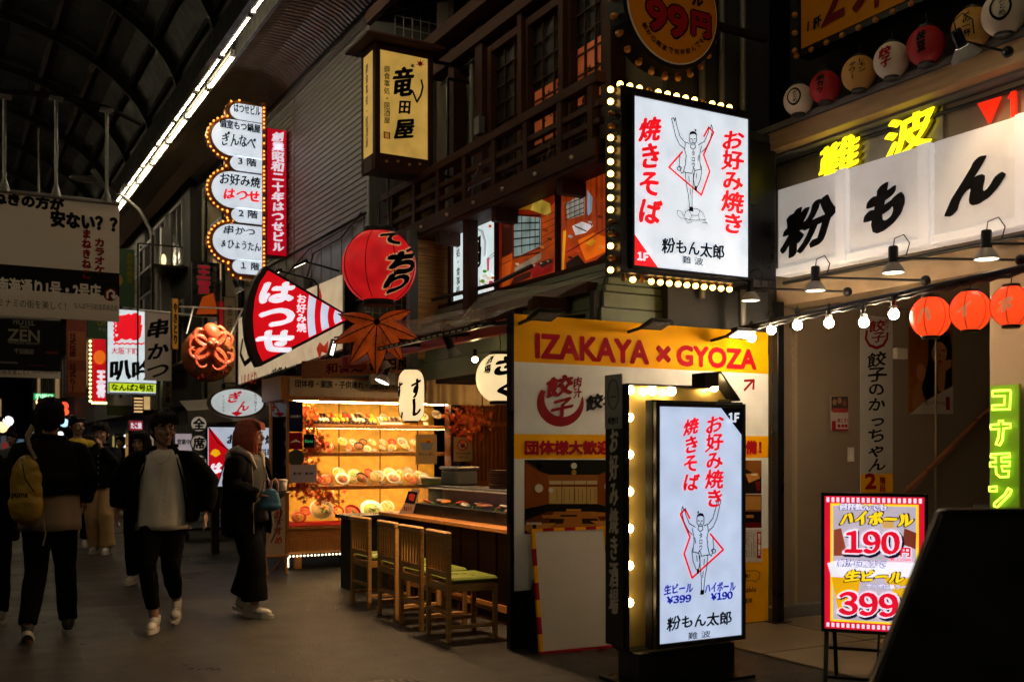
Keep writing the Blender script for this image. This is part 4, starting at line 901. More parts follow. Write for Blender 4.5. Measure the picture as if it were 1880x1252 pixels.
# big red lantern, big cream lanterns of the sushi shop
p = pD(9.0, 696, 490); Rr = 68*9/F
BIGR = emi('big_red_lantern_paper', (.95, .015, .018), .42, .25, 2.5, (.5, .01, .02)); TAN = em('d09868', .5)
big = lantern('big_red_lantern', 'big round red lantern with bold black brush lettering hanging over the street side', p, Rr, Rr*1.88, BIGR, 'round',
        [(ch, Rr*(wd+ex), Rr*(ht+ex), ox*Rr, oz*Rr, mm, False, bo, 1, of) for ch, wd, ht, ox, oz in (('て', .85, .42, .22, .66), ('っ', .55, .34, .86, .32), ('ち', 1.0, .72, .48, -.02), ('り', .9, .55, .36, -.56)) for mm, bo, of, ex in ((TAN, .16, 0, .12), (BLK, .11, .004, 0))]
        , -29+20, ribs=30, vert_ribs=8)
CLIT = emi('lit_cream_lantern_paper', (1, .74, .38), .95, .08, 3)
p = pD(9.7, 755, 726); Rr = 24.5*9.7/F; H_ = 98*9.7/F
lantern('sushi_lantern', 'tall glowing cream lantern lettered sushi in front of the food display', p, Rr, H_, CLIT, 'tall', [('すし', Rr*.85, H_*.72, .5*Rr, -.02, BLK, True, .06, 1, 0), ('すし', Rr*.85, H_*.72, -1.0*Rr, -.05, BLK, True, .06, 1, 0)], -29, ribs=26, capr=.5)
p = pD(8.05, 918, 694); Rr = 45*8/F
lantern('cream_lantern', 'round glowing cream lantern with black brush letters half hidden behind the yellow board', p, Rr, Rr*1.95, CLIT, 'round', [('さ', Rr*1.0, Rr*.9, .25*Rr, .45*Rr, BLK, False, .1, 1, 0), ('く', Rr*.9, Rr*.8, .3*Rr, -.45*Rr, BLK, False, .1, 1, 0), ('酒場', Rr*.35, Rr*.8, -.55*Rr, .1, BLK, True, .05, 1, 0)], -29, ribs=22)

# maple leaf sculpture under the big lantern
p = pD(9.15, 693, 592)
ml = thing('maple_leaf_sign', 'large glowing orange maple leaf sculpture under the big red lantern', 'leaf sign', p, (0, 0, -TH))
LEAF = emi('orange_leaf_skin', (1, .13, .012), .13, .7, 2, (.3, .06, .012)); VEIN = pm('1c0602')
for ang, ln, wd in ((268, .46, .12), (236, .44, .115), (303, .40, .115), (205, .44, .10), (338, .40, .09), (168, .36, .075), (20, .32, .075)):
    wd *= .78; mb = MB(); n = 12; top = []; bot = []; mid = []
    for k in range(n+1):
        t_ = k/n; w_ = wd*math.sin(math.pi*min(1, t_**.75))**.9*(1 if k < n else 0); x = ln*t_
        top.append((x, w_, -.03*t_)); bot.append((x, -w_, -.03*t_)); mid.append((x, 0, .06*math.sin(math.pi*t_)+.01))
    M = Matrix.Rotation(R(90), 4, 'X') @ Matrix.Rotation(R(ang), 4, 'Z')
    vs = [M @ Vector(q) for q in top+mid+bot]; fs = [(k, k+1, n+1+k+1, n+1+k) for k in range(n)]+[(n+1+k, n+1+k+1, 2*n+2+k+1, 2*n+2+k) for k in range(n)]
    mb.add(vs, fs, True); back = [M @ Vector((q[0], q[1], -.04)) for q in top+bot]; mb.add(back, [(k, n+1+k, n+2+k, k+1) for k in range(n)]); lf = mb.build('leaf_lobe', LEAF, ml)
    mb = MB(); mb.tube([M @ Vector((q[0], q[1], q[2]+.004)) for q in mid], .005, 5)
    for edge in (top, bot): mb.tube([M @ Vector((q[0], q[1], q[2]+.002)) for q in edge], .0035, 4)
    for k in (3, 5, 7, 9):
        for edge in (top, bot): mb.tube([M @ (Vector(mid[k])+Vector((0, 0, .003))), M @ (Vector(edge[min(n, k+2)])*1.0)], .0022, 4)
    mb.build('leaf_vein', VEIN, lf)
mb = MB(); mb.ell((0, -.05, 0), .03, None, 10, 8); mb.build('leaf_hub', VEIN, ml)

# ================================================================= string bulbs, lamp bar
p0, p1 = pA(5.45, 1345, 606), pA(5.45, 1890, 489)
lbq = thing('lamp_bar', 'black steel pipe with bulb cable running along the front of the beige shop', 'lamp bar', p0)
d = p1-p0; mb = MB(); mb.tube([(0, 0, 0), d], .02, 8); mb.build('pipe', BMET, lbq)
mb = MB(); n = 60; mb.tube([d*k/n+Vector((.0, 0, -.026-.006*math.sin(k*1.9)-.004*math.sin(k*.7))) for k in range(n+1)], .012, 6); mb.build('cable', BLACK, lbq)
for k in (.22, .55, .8): mb = MB(); mb.bar(d*k, d*k+Vector((.55, 0, .12)), .03); mb.build('wall_strut', BMET, lbq)
for i, (x, y) in enumerate(((1380, 620), (1416, 606), (1464, 597), (1522, 593), (1586, 592), (1641, 577))):
    p = pA(5.45, x, y); q0 = p0+d*((p.y-p0.y)/d.y); top = q0.z-.03-p.z
    o = thing('string_bulb', ['lit white bulb hanging in front of the yellow board', 'lit white bulb hanging at the top of the black post', 'lit white bulb over the beige door seam', 'lit white bulb above the small red poster', 'lit white bulb above the tall gyoza banner', 'lit white bulb nearest the glowing red lanterns'][i], 'light bulb', p, group='bulbs hanging from the black pipe')
    put('bulb', bulbmesh(.034, BULBW, 'ww'), o); mb = MB(); mb.lathe([(.02, .028), (.024, .05), (.018, .058)], 14); mb.build('bulb_collar', WHITE, o)
    mb = MB(); mb.lathe([(.0001, .058), (.019, .058), (.021, .1), (.014, .125), (.0001, .13)], 14); mb.build('socket', BLACK, o)
    mb = MB(); mb.tube([(0, 0, .12), (.006, .004, top*.7), (0, 0, max(.14, top))], .004, 5); mb.build('wire', BLACK, o)
# spot lamps on arms
SP = emi('spot_lamp_glow', (1, .82, .6), 7, 0); SHD = mat('frosted_lamp_shade', (.32, .3, .28), .4, 0, .08)
def spot(p, lab, tilt=0, arm=None, group='spot lamps on black arms', sc_=1):
    o = thing('spot_lamp', lab, 'lamp', p, (0, 0, 0), group)
    M = Matrix.Rotation(R(tilt), 4, 'Y')
    mb = MB(); mb.lathe([(.075*sc_, -.05), (.072*sc_, -.035), (.05*sc_, .0), (.034*sc_, .02)], 22, M); mb.build('shade', SHD, o)
    mb = MB(); mb.lathe([(.0001, -.044), (.066*sc_, -.046)], 22, M); mb.build('lens', SP, o)
    mb = MB(); mb.lathe([(.0001, .13), (.028, .13), (.032, .12), (.032, .03), (.036, .02), (.0001, .02)], 16, M); mb.build('lamp_housing', BMET, o)
    mb = MB(); mb.tube([M @ Vector(q) for q in ((0, 0, .12), (.0, -.01, .18), (.03, -.06, .2), (.05, -.09, .14), (.03, -.08, .06))], .004, 6); mb.build('cable', BMET, o)
    if arm is not None:
        mb = MB(); mb.tube([(0, 0, .05), arm], .009, 6); mb.build('arm', BMET, o); mb = MB(); mb.ell(arm, .035, None, 10, 8); mb.build('joint', BMET, o)
    return o
for i, (x, y) in enumerate(((1378, 541), (1497, 522), (1640, 488), (1811, 462))):
    p = pA(5.55, x, y); spot(p, ['spot lamp hanging at the lower right corner of the bulb-framed sign', 'spot lamp below the first white character panel', 'spot lamp below the second white character panel', 'spot lamp below the third white character panel'][i], 0, Vector((.25, -.75, -.06)))
p = pA(5.4, 1769, 92); o = spot(p, 'spot lamp on a black arm in front of the upper amber lantern', -35, pA(5.6, 1850, 96)-p, sc_=1.2)
l = bpy.data.objects.new('lamp_light', bpy.data.lights.new('lamp_light', 'SPOT')); col.objects.link(l); l.parent = o; l.location = (0.03, 0, -.06)
l.data.energy = 17; l.data.color = (1, .66, .34); l.data.spot_size = R(95); l.data.spot_blend = .6; l.data.shadow_soft_size = .05; l.rotation_euler = (0, R(-38), R(0))

# ================================================================= signs of the grey-sided building
s = Sg('column_sign', 'tall backlit white sign column of rounded panels edged with orange bulbs', 'shop sign', pB(14.7, 440, 345))
W1 = em('c6d0dc', .95)
rows = [(421, 190, 219, 'はつせビル'), (387, 216, 283, ''), (421, 286, 313, ''), (387, 312, 379, ''), (423, 381, 408, ''), (389, 409, 474, ''), (425, 476, 502, '')]
def pill(s, x0, y0, y1, g=0, xr=479):
    ax, t = s.L(x0, y0); _, b = s.L(x0, y1); c, _ = s.L(xr, y0); ax -= g; t += g; b -= g; c += g*.3; r = (t-b)/2; cy = (t+b)/2
    rx = min(r*1.15, (c-ax)*.5)
    return [(c, b), (c, t)]+[(ax+rx-rx*math.sin(math.pi*k/14), cy+r*math.cos(math.pi*k/14)) for k in range(15)]
pts = []; rr2 = random.Random(1)
for x0, y0, y1, tx in rows:
    mb = MB(); mb.prism(pill(s, x0, y0, y1), .02, .06); mb.build('lit_panel', W1, s.root)
    mb = MB(); mb.prism(pill(s, x0, y0, y1, .012), .0, .045); mb.build('panel_rim', mat('brown_rim', (.1, .06, .03), .4), s.root)
    P_ = pill(s, x0, y0, y1, .06); mb = MB(); mb.prism(P_, -.1-(0.001*len(pts)), .0-(.0007*len(pts) % .003)); mb.build('backing', mat('orange_bronze', (.42, .15, .03), .35, .6), s.root)
    arcp = P_[2:]; n = 16 if y1-y0 > 40 else 6; L_ = len(arcp)-1
    for k in range(n): f_ = k/(n-1)*L_; i_ = min(int(f_), L_-1); q = Vector(arcp[i_]).lerp(Vector(arcp[i_+1]), f_-i_); pts.append(((q.x, q.y), (0, 0)))
ax, t = s.L(484, 192); _, b = s.L(484, 502)
for k in range(44): pts.append(((ax, b+(t-b)*k/43), (0, 0)))
mb = MB(); mb.box(ax-.03, ax+.04, b-.03, t+.03, -.25, -.005); mb.build('backing', mat('orange_bronze', (.42, .15, .03), .35, .6), s.root)
bulbs(s, pts, .0145, 0, emi('orange_bulb', (1, .36, .05), 2.6, 0), z=.02, seed=2, dark=.12, key='ob', socket=False)
for t_, x0, y0, x1, y1, m, k in (('はつせビル', 427, 195, 476, 212, LBLK, 0), ('個室もつ鍋屋', 401, 226, 476, 242, LBLK, 0), ('ぎんなべ', 405, 246, 468, 274, LBLK, 1), ('3 階', 435, 292, 469, 307, LBLK, 0), ('お好み焼', 401, 323, 476, 345, LBLK, .6), ('はつせ', 408, 349, 475, 372, LRED, .8),
    ('2 階', 436, 387, 471, 402, LBLK, 0), ('串かつ', 408, 417, 466, 434, LBLK, 1), ('&ひょうたん', 404, 443, 477, 461, LBLK, 1), ('１ 階', 440, 483, 474, 497, LBLK, 0)):
    s.text(t_, x0, y0, x1, y1, m, bold=.035 if k != .8 else .06, brush=k, z=.064)
s = Sg('red_vertical_sign', 'narrow vertical backlit red sign with white brush characters beside the bulb column', 'shop sign', pB(14.75, 508, 350))
s.slab(491, 235, 467, 526, em('b8001c', .7), 'lit_panel', -.02, 0); s.slab(491, 235, 467, 526, mat('dark_red_box', (.12, .01, .015), .4), 'housing', -.25, -.021, .01)
s.text('創業昭和二十年はつせビル', 497, 241, 522, 462, em('d8d0dc', .9), vert=True, bold=.07, brush=.7, z=.004)
s = Sg('fan_sign', 'red and white fan-shaped backlit sign with big white hiragana and striped tip', 'shop sign', pB(11, 548, 585))
arcL = [(485, 490), (468, 515), (456, 548), (451, 583), (454, 620), (462, 650), (474, 673)]
s.poly([(490, 488)]+arcL[::1]+[(480, 672), (650, 584)], BLACK, 'housing', -.16, .14)
def fanline(x, up): return 494+(x-489)*.575 if up else 666-(x-480)*.50
inn = [(492, 497), (477, 520), (468, 550), (465, 583), (467, 615), (474, 645), (483, 663)]
s.poly(inn+[(642, 584)], em('d80818', .8), 'lit_panel', -.015, .02)
for x0, x1 in ((567, 580), (591, 604), (615, 628), (637, 643)):
    n = 6; 
    def cur(x, n=6):
        u0, u1 = fanline(x, True)+3, fanline(x, False)-3
        return [(x+3*(1-(2*k/n-1)**2)*-1+0, u0+(u1-u0)*k/n) for k in range(n+1)]
    s.poly(cur(x0)+cur(x1)[::-1], em('c8d0e4', .95), 'stripe', .006, .003)
s.text('はつせ', 468, 514, 542, 648, em('e8e4ee', 1), vert=True, bold=.1, brush=.7, z=.008); s.text('お好み焼', 544, 541, 562, 610, em('e8e4ee', 1), vert=True, bold=.03, z=.008)
s = Sg('oval_sign', 'white oval sign with red brush letters hung low over the passers-by', 'shop sign', pB(13, 436, 739))
def oval(s, rx, rz, z0, z1, m, name): mb = MB(); mb.prism([(rx*math.cos(k*math.pi/20), rz*math.sin(k*math.pi/20)) for k in range(40)], z0, z1); return mb.build(name, m, s.root)
k_ = 13/F; oval(s, .365, .198, -.1, 0, mat('brown_rim', (.1, .06, .03), .4), 'rim'); oval(s, .33, .172, 0, .008, em('b8c0c0', .8), 'lit_panel')
s.text('ぎ', 418, 717, 444, 740, em('c80818', .6), bold=.05, brush=1, z=.01); s.text('ん', 434, 736, 457, 757, em('c80818', .6), bold=.05, brush=1, z=.01)
s.text('ていざかや', 408, 726, 412, 757, LBLK, vert=True, bold=0, z=.01); s.text('もつ鍋すぎ', 466, 723, 471, 755, LBLK, vert=True, bold=0, z=.01); s.poly([(424, 758), (434, 755), (446, 758), (434, 764)], em('c80818', .6), 'print', .009)
mb = MB(); mb.bar((0, -.05, -.05), (0, .9, -.05), .02); mb.build('hanger', BMET, s.root)

# big cream wall sign of the okonomiyaki shop (faces the street)
s = Sg('cream_wall_sign', 'long cream wall sign with brush writing and a red leaf behind the fan sign', 'shop sign', pA(4.35, 530, 600), -90)
CS_ = emi('cream_sign_added_glow', (.95, .7, .42), .42, .25, 1.2, (.6, .5, .35))  # added glow stands in for the sign lamps' light on the face
s.poly([(440, 585), (629, 505), (629, 640), (440, 705)], CS_, 'face', -.0, .02); s.poly([(438, 582), (632, 502), (632, 643), (438, 708)], BMET, 'housing', -.1, .098)
s.text('100より', 446, 684, 474, 708, em('a01008', .3), bold=.03, brush=1, z=.024); s.text('御宴会 個室有ります', 500, 662, 626, 690, LBLK, bold=.03, brush=1, z=.024, slope=.0)
s.strokes([[(448, 625), (444, 650), (452, 668), (462, 660)], [(462, 618), (470, 650)]], .09, LBLK, z=.024)
s.poly([(590, 528), (594, 545), (592, 560), (588, 546)], em('c02808', .4), 'leaf_print', .022); s.poly([(584, 640), (590, 628), (598, 636), (606, 625), (604, 650), (594, 646), (590, 660)], em('c02808', .4), 'leaf_print', .022)
# shop light box sign at street level
s = Sg('street_lightbox', 'white and red lightbox with black brush letters standing behind the red-haired walker', 'shop sign', pB(14, 446, 838))
s.slab(382, 784, 893, 508, em('b4bed0', .8), 'lit_panel', -.02, 0); s.slab(382, 784, 893, 508, BMET, 'housing', -.2, -.021, .03)
s.poly([(383, 785), (385, 785), (419, 825), (400, 892), (383, 892)], em('c80818', .75), 'print', .001); s.strokes([[(383, 785), (400, 812), (420, 826), (400, 888)]], .015, LBLK, z=.004)
s.poly([(386, 833), (390, 826), (395, 824), (401, 826), (405, 833), (396, 839)], em('f0b010', .8), 'print', .0035); s.text('は', 385, 848, 408, 872, em('e8e4ee', 1), bold=.1, brush=.7, z=.005)
s.text('お好', 416, 796, 462, 816, LBLK, bold=.05, brush=.8, z=.004); s.text('焼', 486, 796, 503, 816, LBLK, bold=.05, brush=.8, z=.004); s.text('鉄板料理', 450, 823, 502, 838, LBLK, bold=.04, brush=.8, z=.004); s.poly([(462, 864), (508, 852), (508, 862)], em('c80818', .75), 'print', .002)
g = -s.p.z; mb = MB(); mb.box(-.4, -.3, g, -.42, -.15, -.08); mb.build('leg', BMET, s.root); mb = MB(); mb.box(.3, .4, g, -.42, -.15, -.08); mb.build('leg', BMET, s.root)
for i, (y, ch) in enumerate(((778, '全'), (813, '席'), (849, '個'), (884, '室'))):
    s = Sg('round_shop_sign', ['round white disc sign with a black character, topmost of the hanging string', 'second disc of the hanging string, between the top disc and the third', 'third disc of the hanging string beside the red and white lightbox', 'lowest disc of the hanging string, behind the walkers'][i], 'sign', pB(13.6, 365, y), group='string of round character signs')
    disc(s, .105, -.03, 0, mat('brown_rim', (.1, .06, .03), .4), 'rim', 28); disc(s, .096, 0, .004, emi('dim_cream_disc', (.8, .68, .55), .22, .05), 'face', 28); s.text(ch, 354, y-11, 376, y+11, LBLK, bold=.04, z=.007)

# ---- wooden lantern sign of the restaurant
s = Sg('wooden_box_sign', 'hanging wooden box sign with glowing yellow paper, black brush characters and maple leaves', 'lantern sign', pB(9.5, 740, 185))
YP = emi('yellow_lit_paper', (.86, .5, .1), .42, .25, 2.2, (.6, .42, .12))
a, c, b, t = s.prect(697, 91, 281, 785); dpt = .34
mb = MB(); mb.box(a, c, b, t, -.01, 0); mb.build('paper_panel', YP, s.root); mb = MB(); mb.box(a-.055, a-.045, b, t, -dpt+.03, -.05); mb.build('paper_panel', YP, s.root)
for x in (a-.055, c): mb = MB(); mb.box(x, x+.055, b-.16, t+.08, -.05, .02); mb.build('corner_post', DWOOD, s.root, .004)
mb = MB(); mb.box(a-.065, a-.02, b-.16, t+.08, -dpt, -dpt+.04); mb.build('corner_post', DWOOD, s.root, .004)
for z0, z1 in ((t, t+.08), (b-.16, b)):
    mb = MB(); mb.box(a, c, z0, z1, -.04, .01); mb.box(a-.06, a-.02, z0, z1, -dpt+.04, -.05); mb.build('wood_rail', DWOODH, s.root, .003)
mb = MB(); mb.box(a-.02, c+.05, b-.15, t+.05, -dpt, -.06); mb.build('inner_core', BLACK, s.root)
mb = MB(); x0, x1, zt = a-.19, c+.13, t+.07; mb.add([(x0, zt, .14), (x1, zt, .14), (x1, zt, -dpt-.14), (x0, zt, -dpt-.14), (x0+.13, zt+.15, -.1), (x1-.13, zt+.15, -.1), (x1-.13, zt+.15, -dpt+.1), (x0+.13, zt+.15, -dpt+.1), (x0, zt+.03, .14), (x1, zt+.03, .14), (x1, zt+.03, -dpt-.14), (x0, zt+.03, -dpt-.14)],
    [(0, 1, 9, 8), (1, 2, 10, 9), (2, 3, 11, 10), (3, 0, 8, 11), (8, 9, 5, 4), (9, 10, 6, 5), (10, 11, 7, 6), (11, 8, 4, 7), (4, 5, 6, 7), (0, 3, 2, 1)]); mb.build('roof', DWOODH, s.root, .004)
s.text('竜', 720, 122, 760, 180, BLK, bold=.05, brush=1, z=.006); s.strokes([[(757, 168), (765, 188), (772, 176), (776, 160), (773, 148)]], .02, BLK, 'lettering', .006); s.text('田', 731, 184, 754, 212, BLK, bold=.05, brush=.6, z=.006); s.text('屋', 722, 215, 761, 260, BLK, bold=.055, brush=1, z=.006)
s.text('御食事処・居酒屋', 704, 122, 716, 228, BLK, vert=True, bold=.01, brush=.6, z=.006); s.rect(704, 242, 716, 256, pm('b02010'), z=.004); s.text('龍', 706, 244, 714, 254, YP, bold=0, z=.008)
s3 = Sg('x', '', '', s.p+Vector((a-.056, 0, 0)), -90, root=s.root)
mb = textmb('御食事処・居酒屋', .07, (t-b)*.82, True, .01, .6); o = mb.build('lettering', BLK, s.root); o.location = (a-.0575, (t+b)/2, -.2); o.rotation_euler = (0, R(-90), 0)
def maple(cx, cy, r, s=None, z=.006, m=None, name='leaf_print'):
    pts = []
    for k in range(14):
        q = R(90+k*360/14); rr = r*(1 if k % 2 == 0 else .38)*(1 if k not in (6, 8) else .75); pts.append((cx+rr*math.cos(q), cy-rr*math.sin(q)))
    return s.poly(pts, m, name, z)
maple(771, 118, 8.5, s, m=pm('b81408')); maple(757, 122, 5, s, m=pm('2a3010'))
for x, y in ((709, 297), (730, 297), (751, 303), (770, 302)): maple(x, y, 4, s, .011, pm('d0a060'))
mb = MB(); mb.bar((c, t+.05, -.15), (c+.7, t+.05, -.15), .03); mb.bar((c, b-.1, -.15), (c+.7, b-.1, -.15), .03); mb.bar((c+.3, t-.1, -.15), (c+.3, b-.1, -.15), .025); mb.bar((c+.3, t-.1, -.15), (c+.7, t-.1, -.15), .025); mb.build('wall_bracket', BMET, s.root)

# ---- backlit photo panels and soup advert under the balcony
A3 = 4.6-.0
s = Sg('photo_panel', 'backlit photo panel of orange restaurant rooms with lattice windows under the balcony', 'advert panel', pA(4.52, 1020, 430), -90)
zt_ = lambda x, y: (770+x/4.173, 320+y/4.173)
O = lambda h, k=.5: emi('photo_%s_%g' % (h, k), h, k*.68, .5, 5)
s.poly([zt_(*p) for p in [(618, 320), (1450, -150), (1450, 695), (618, 895)]], O('8a2408', .6), 'lit_panel', 0, .01)
art(s, zt_, .012, [(O('c85210', .7), [(640, 620), (720, 590), (720, 850), (640, 885)]), (O('3a0c04'), [(640, 230), (1050, 20), (1060, 100), (720, 260), (720, 600), (640, 640)]),
 (O('b8480c', .7), [(945, 310), (1065, 200), (1065, 600), (945, 640)]), (O('b04208', .7), [(720, 660), (945, 570), (1065, 590), (1065, 770), (800, 840), (700, 840)]), (O('8aa09a', .8), [(735, 318), (940, 335), (940, 550), (735, 645)]),
 (O('c8a83c', .7), [(800, 230), (900, 175), (1010, 225), (1020, 290), (990, 320), (860, 275)]), (O('a06a18', .6), [(730, 240), (850, 180), (900, 175), (860, 275), (760, 270)]),
 (O('9a8a70', .7), [(740, 720), (945, 600), (945, 650), (740, 780)]), (O('4a1010', .5), [(740, 790), (870, 740), (860, 790), (700, 860)]), (O('a81818', .6), [(850, 700), (1040, 640), (1040, 740), (880, 800)]), (O('301410', .5), [(920, 680), (1010, 650), (1040, 670), (950, 720)]),
 (O('180604', .4), [(1065, 100), (1100, 80), (1100, 765), (1065, 780)]), (O('b03c0c', .7), [(1100, 80), (1450, -60), (1450, 690), (1100, 765)]), (O('4a1408', .5), [(1125, 110), (1290, 40), (1290, 120), (1135, 180)]), (O('b0a89a', .8), [(1135, 230), (1280, 140), (1280, 310), (1150, 350)]),
 (O('8ca0b0', .8), [(1300, 120), (1340, 180), (1335, 290), (1300, 330)]), (O('d8d0d0', .9), [(1185, 400), (1260, 365), (1345, 395), (1290, 450), (1210, 470)]), (O('f06a08', .9), [(1230, 510), (1350, 450), (1465, 495), (1450, 590), (1290, 665)]), (O('f0a018', .9), [(1290, 530), (1340, 500), (1375, 515), (1330, 555)]),
 (O('c03818', .7), [(1150, 560), (1220, 540), (1240, 590), (1150, 620)]), (O('140a0a', .4), [(1140, 680), (1230, 620), (1290, 690), (1140, 740)]), (O('140a0a', .4), [(1380, 650), (1450, 600), (1450, 690), (1380, 695)]), (O('e8a020', .9), [(1118, 440), (1140, 430), (1122, 750), (1106, 752)])])
gl = O('180806', .3)
s.strokes([[zt_(x, 322+(x-735)*.08), zt_(x, 640-(x-735)*.46)] for x in (735, 802, 865, 905, 940)]+[[zt_(735, y), zt_(940, y-(y-322)*.12)] for y in (318, 380, 440, 500, 560, 640)], .012, gl, 'window_print', .024, )
s.strokes([[zt_(x, 230-(x-1135)*.6), zt_(x, 352-(x-1135)*.3)] for x in (1135, 1172, 1208, 1245, 1280)]+[[zt_(1135, y), zt_(1280, y-(y-100)*.0-60)] for y in (240, 280, 320, 355)], .008, gl, 'window_print', .0245)
s.strokes([[zt_(640, 880), zt_(720, 850), zt_(1060, 770)], [zt_(1150, 600), zt_(1450, 420)], [zt_(1380, 0), zt_(1380, 430)], [zt_(1420, 0), zt_(1420, 430)], [zt_(1300, 300), zt_(1340, 400)], [zt_(1210, 400), zt_(1300, 440)]], .01, O('4a1408', .5), 'line_print', .025)
for k in range(9): s.strokes([[zt_(1105+k*38, 90-k*18), zt_(1105+k*38, 420-k*14)]], .005, O('3a1006', .4), 'line_print', .0242)
s.strokes([[zt_(955, 330+k*52), zt_(1062, 290+k*46)] for k in range(6)], .006, O('5a1a06', .5), 'line_print', .0243)
s.strokes([[zt_(640, 700-k*50), zt_(720, 660-k*52)] for k in range(8)], .006, O('4a1406', .5), 'line_print', .0244)
for k, (x, y, r_, h) in enumerate([(700, 700, 22, 'c85a18'), (770, 690, 16, 'd8c8a8'), (840, 655, 14, 'a03010'), (960, 560, 18, 'e09030'), (985, 430, 26, '8a3008'), (1020, 500, 18, '5a1c08'), (690, 400, 26, '5a1808'), (1180, 480, 20, 'b8a8a0'), (1230, 590, 22, 'd04818'), (1330, 370, 16, 'c0b8b8'), (1410, 330, 22, '5a1808'), (1400, 200, 26, 'a84010'), (1180, 640, 18, '20100c'), (1420, 560, 24, 'ffa040'), (1240, 90, 18, 'ffb050')]): s.poly([zt_(*p) for p in blob(x, y, r_, r_*.55, 9, .3)], O(h, .6), 'print', .026+k*.0002)
for k in range(6): s.poly([zt_(*p) for p in blob(900+k*26, 700-k*8, 9, 6, 8)], O('503018', .4) if k % 2 else O('c0b0a0', .6), 'print', .0255)
s.poly([zt_(*p) for p in [(600, 300), (618, 290), (618, 900), (600, 905)]], DWOOD, 'frame', 0, .04); s.poly([zt_(*p) for p in [(600, 900), (1450, 690), (1450, 712), (600, 922)]], DWOOD, 'frame', 0, .04); s.poly([zt_(*p) for p in [(1065, 90), (1080, 84), (1080, 770), (1065, 775)]], DWOOD, 'frame', .027, .01)
s = Sg('soup_advert', 'backlit pale advert with black characters and a hot pot drawing behind the dark post', 'advert panel', pA(4.52, 870, 470), -90)
s.poly([zt_(*p) for p in [(268, 460), (598, 305), (598, 925), (268, 1000)]], em('ccdcdc', 1.0), 'lit_panel', 0, .01)
s.poly([zt_(*p) for p in [(245, 450), (268, 438), (268, 1000), (598, 925), (598, 940), (245, 1020)]], DWOOD, 'frame', 0, .04)
s.text('酒処・食事処', *zt_(292, 500), *zt_(322, 925), LBLK, vert=True, bold=.02, brush=.5, z=.013)
s.text('鍋', *zt_(395, 480), *zt_(488, 745), LBLK, bold=.05, brush=.6, z=.016); s.poly([zt_(*p) for p in [(440, 405), (500, 430), (525, 520), (520, 620), (500, 640), (505, 520), (480, 445), (440, 425)]], em('a8b0b4', .9), 'print', .012)
s.poly([zt_(*p) for p in [(470, 800), (500, 770), (550, 760), (585, 790), (590, 830), (575, 890), (530, 915), (490, 890)]], em('e0e0dc', 1), 'print', .0125); s.strokes([[zt_(*p) for p in q] for q in ([(470, 820), (530, 850), (590, 810)], [(470, 800), (475, 860), (500, 910), (560, 910), (582, 870), (590, 800)])], .006, pm('30201a'), z=.0155)
for x, y, r, h in ((495, 820, 18, '6a8a20'), (515, 780, 22, 'd8d8c8'), (545, 800, 20, 'd8d8c8'), (560, 830, 18, 'c03050'), (512, 745, 16, '3a8a28'), (575, 795, 14, 'b06020'), (530, 830, 14, 'e0e0d0'), (456, 890, 16, 'b8b0a0')): s.poly([zt_(*p) for p in blob(x, y, r, r*.8, 10)], em(h, .8), 'print', .014+x*.000002)
s.poly([zt_(*p) for p in [(528, 650), (548, 640), (545, 740), (530, 745)]], em('c06070', .8), 'print', .0145); s.strokes([[zt_(530, 648), zt_(592, 595)], [zt_(545, 655), zt_(592, 615)]], .006, pm('30201a'), z=.0155)
maple(*zt_(552, 400), 5, s, .013, em('c04010', .7)); maple(*zt_(345, 915), 5, s, .013, em('30a060', .6))
for q in ([(880, 300), (825, 440)], [(1320, 330), (790, 860)]): pass
mb = MB(); mb.box(-.02, .02, -.3, .3, -.02, .02)
lt = thing('tube_lamp', 'short white tube lamp under the balcony floor above the soup advert', 'lamp', pA(4.42, 893, 373)); mb.build('lamp_body', emi('dim_tube', (.8, .85, .9), 1.2, 0), lt)

# ================================================================= sushi shop: display case
SX, SY = 3.57, 11.75
sc_ = thing('display_case', 'lit wooden display case full of sample dishes with a cream fascia sign on top', 'display case', (SX, SY, 0))
WC = 2.2
GOLDP = mat('gold_paper_wall', (.75, .45, .065), .6, 0, .2, 9, .1)
def cpart(name, *a, m=OAKH, bev=.003): mb = MB(); mb.box(*a); return mb.build(name, m, sc_, bev)
cpart('base_cabinet', 0, WC, 0, .7, .19, .47); cpart('base_ledge', -.01, WC, -.02, .7, .475, .505); cpart('base_panel', .02, 1.4, -.012, -.001, .21, .36, m=OAK)
cpart('floor_cloth', .02, WC, .02, .66, .505, .52, m=pm('a01020')); cpart('roof_box', -.1, WC, -.06, .75, 2.0, 2.28, m=OAK)
fb = cpart('fascia_board', -.0, WC-.2, -.075, -.061, 2.05, 2.26, m=mat('cream_fascia', (.6, .52, .4), .5))
s = Sg('x', '', '', (SX, SY-.076, 0), 0, root=fb); s.root = None
o = None
def ontext(root_world, tx, x0, y0, x1, y1, m, B, parent, **k):
    s = Sg('x', '', '', (0, B, 0), 0, root=parent)
    cx, cy = (x0+x1)/2, (y0+y1)/2; a = s.L(x0, cy)[0]; c = s.L(x1, cy)[0]; t = s.L(cx, y0)[1]; b = s.L(cx, y1)[1]
    o = textmb(tx, c-a, t-b, **k).build('lettering', m, parent); pw = parent.matrix_world.translation if False else root_world
    o.location = ((a+c)/2-pw[0], B-pw[1], (t+b)/2-pw[2]); o.rotation_euler = (R(90), 0, 0); return o
ontext((SX, SY, 0), '団体様・家族・子供連れ・2階広い・大小宴会', 542, 700, 770, 714, BLK, SY-.078, sc_, bold=.02)
cpart('back_wall', .02, WC, .66, .7, .5, 2.0, m=GOLDP)
for x in (.86, 1.42, 1.95): cpart('wall_seam', x, x+.012, .652, .66, .52, 2.0, m=DWOOD)
SHZ = (1.72, 1.385, .975)
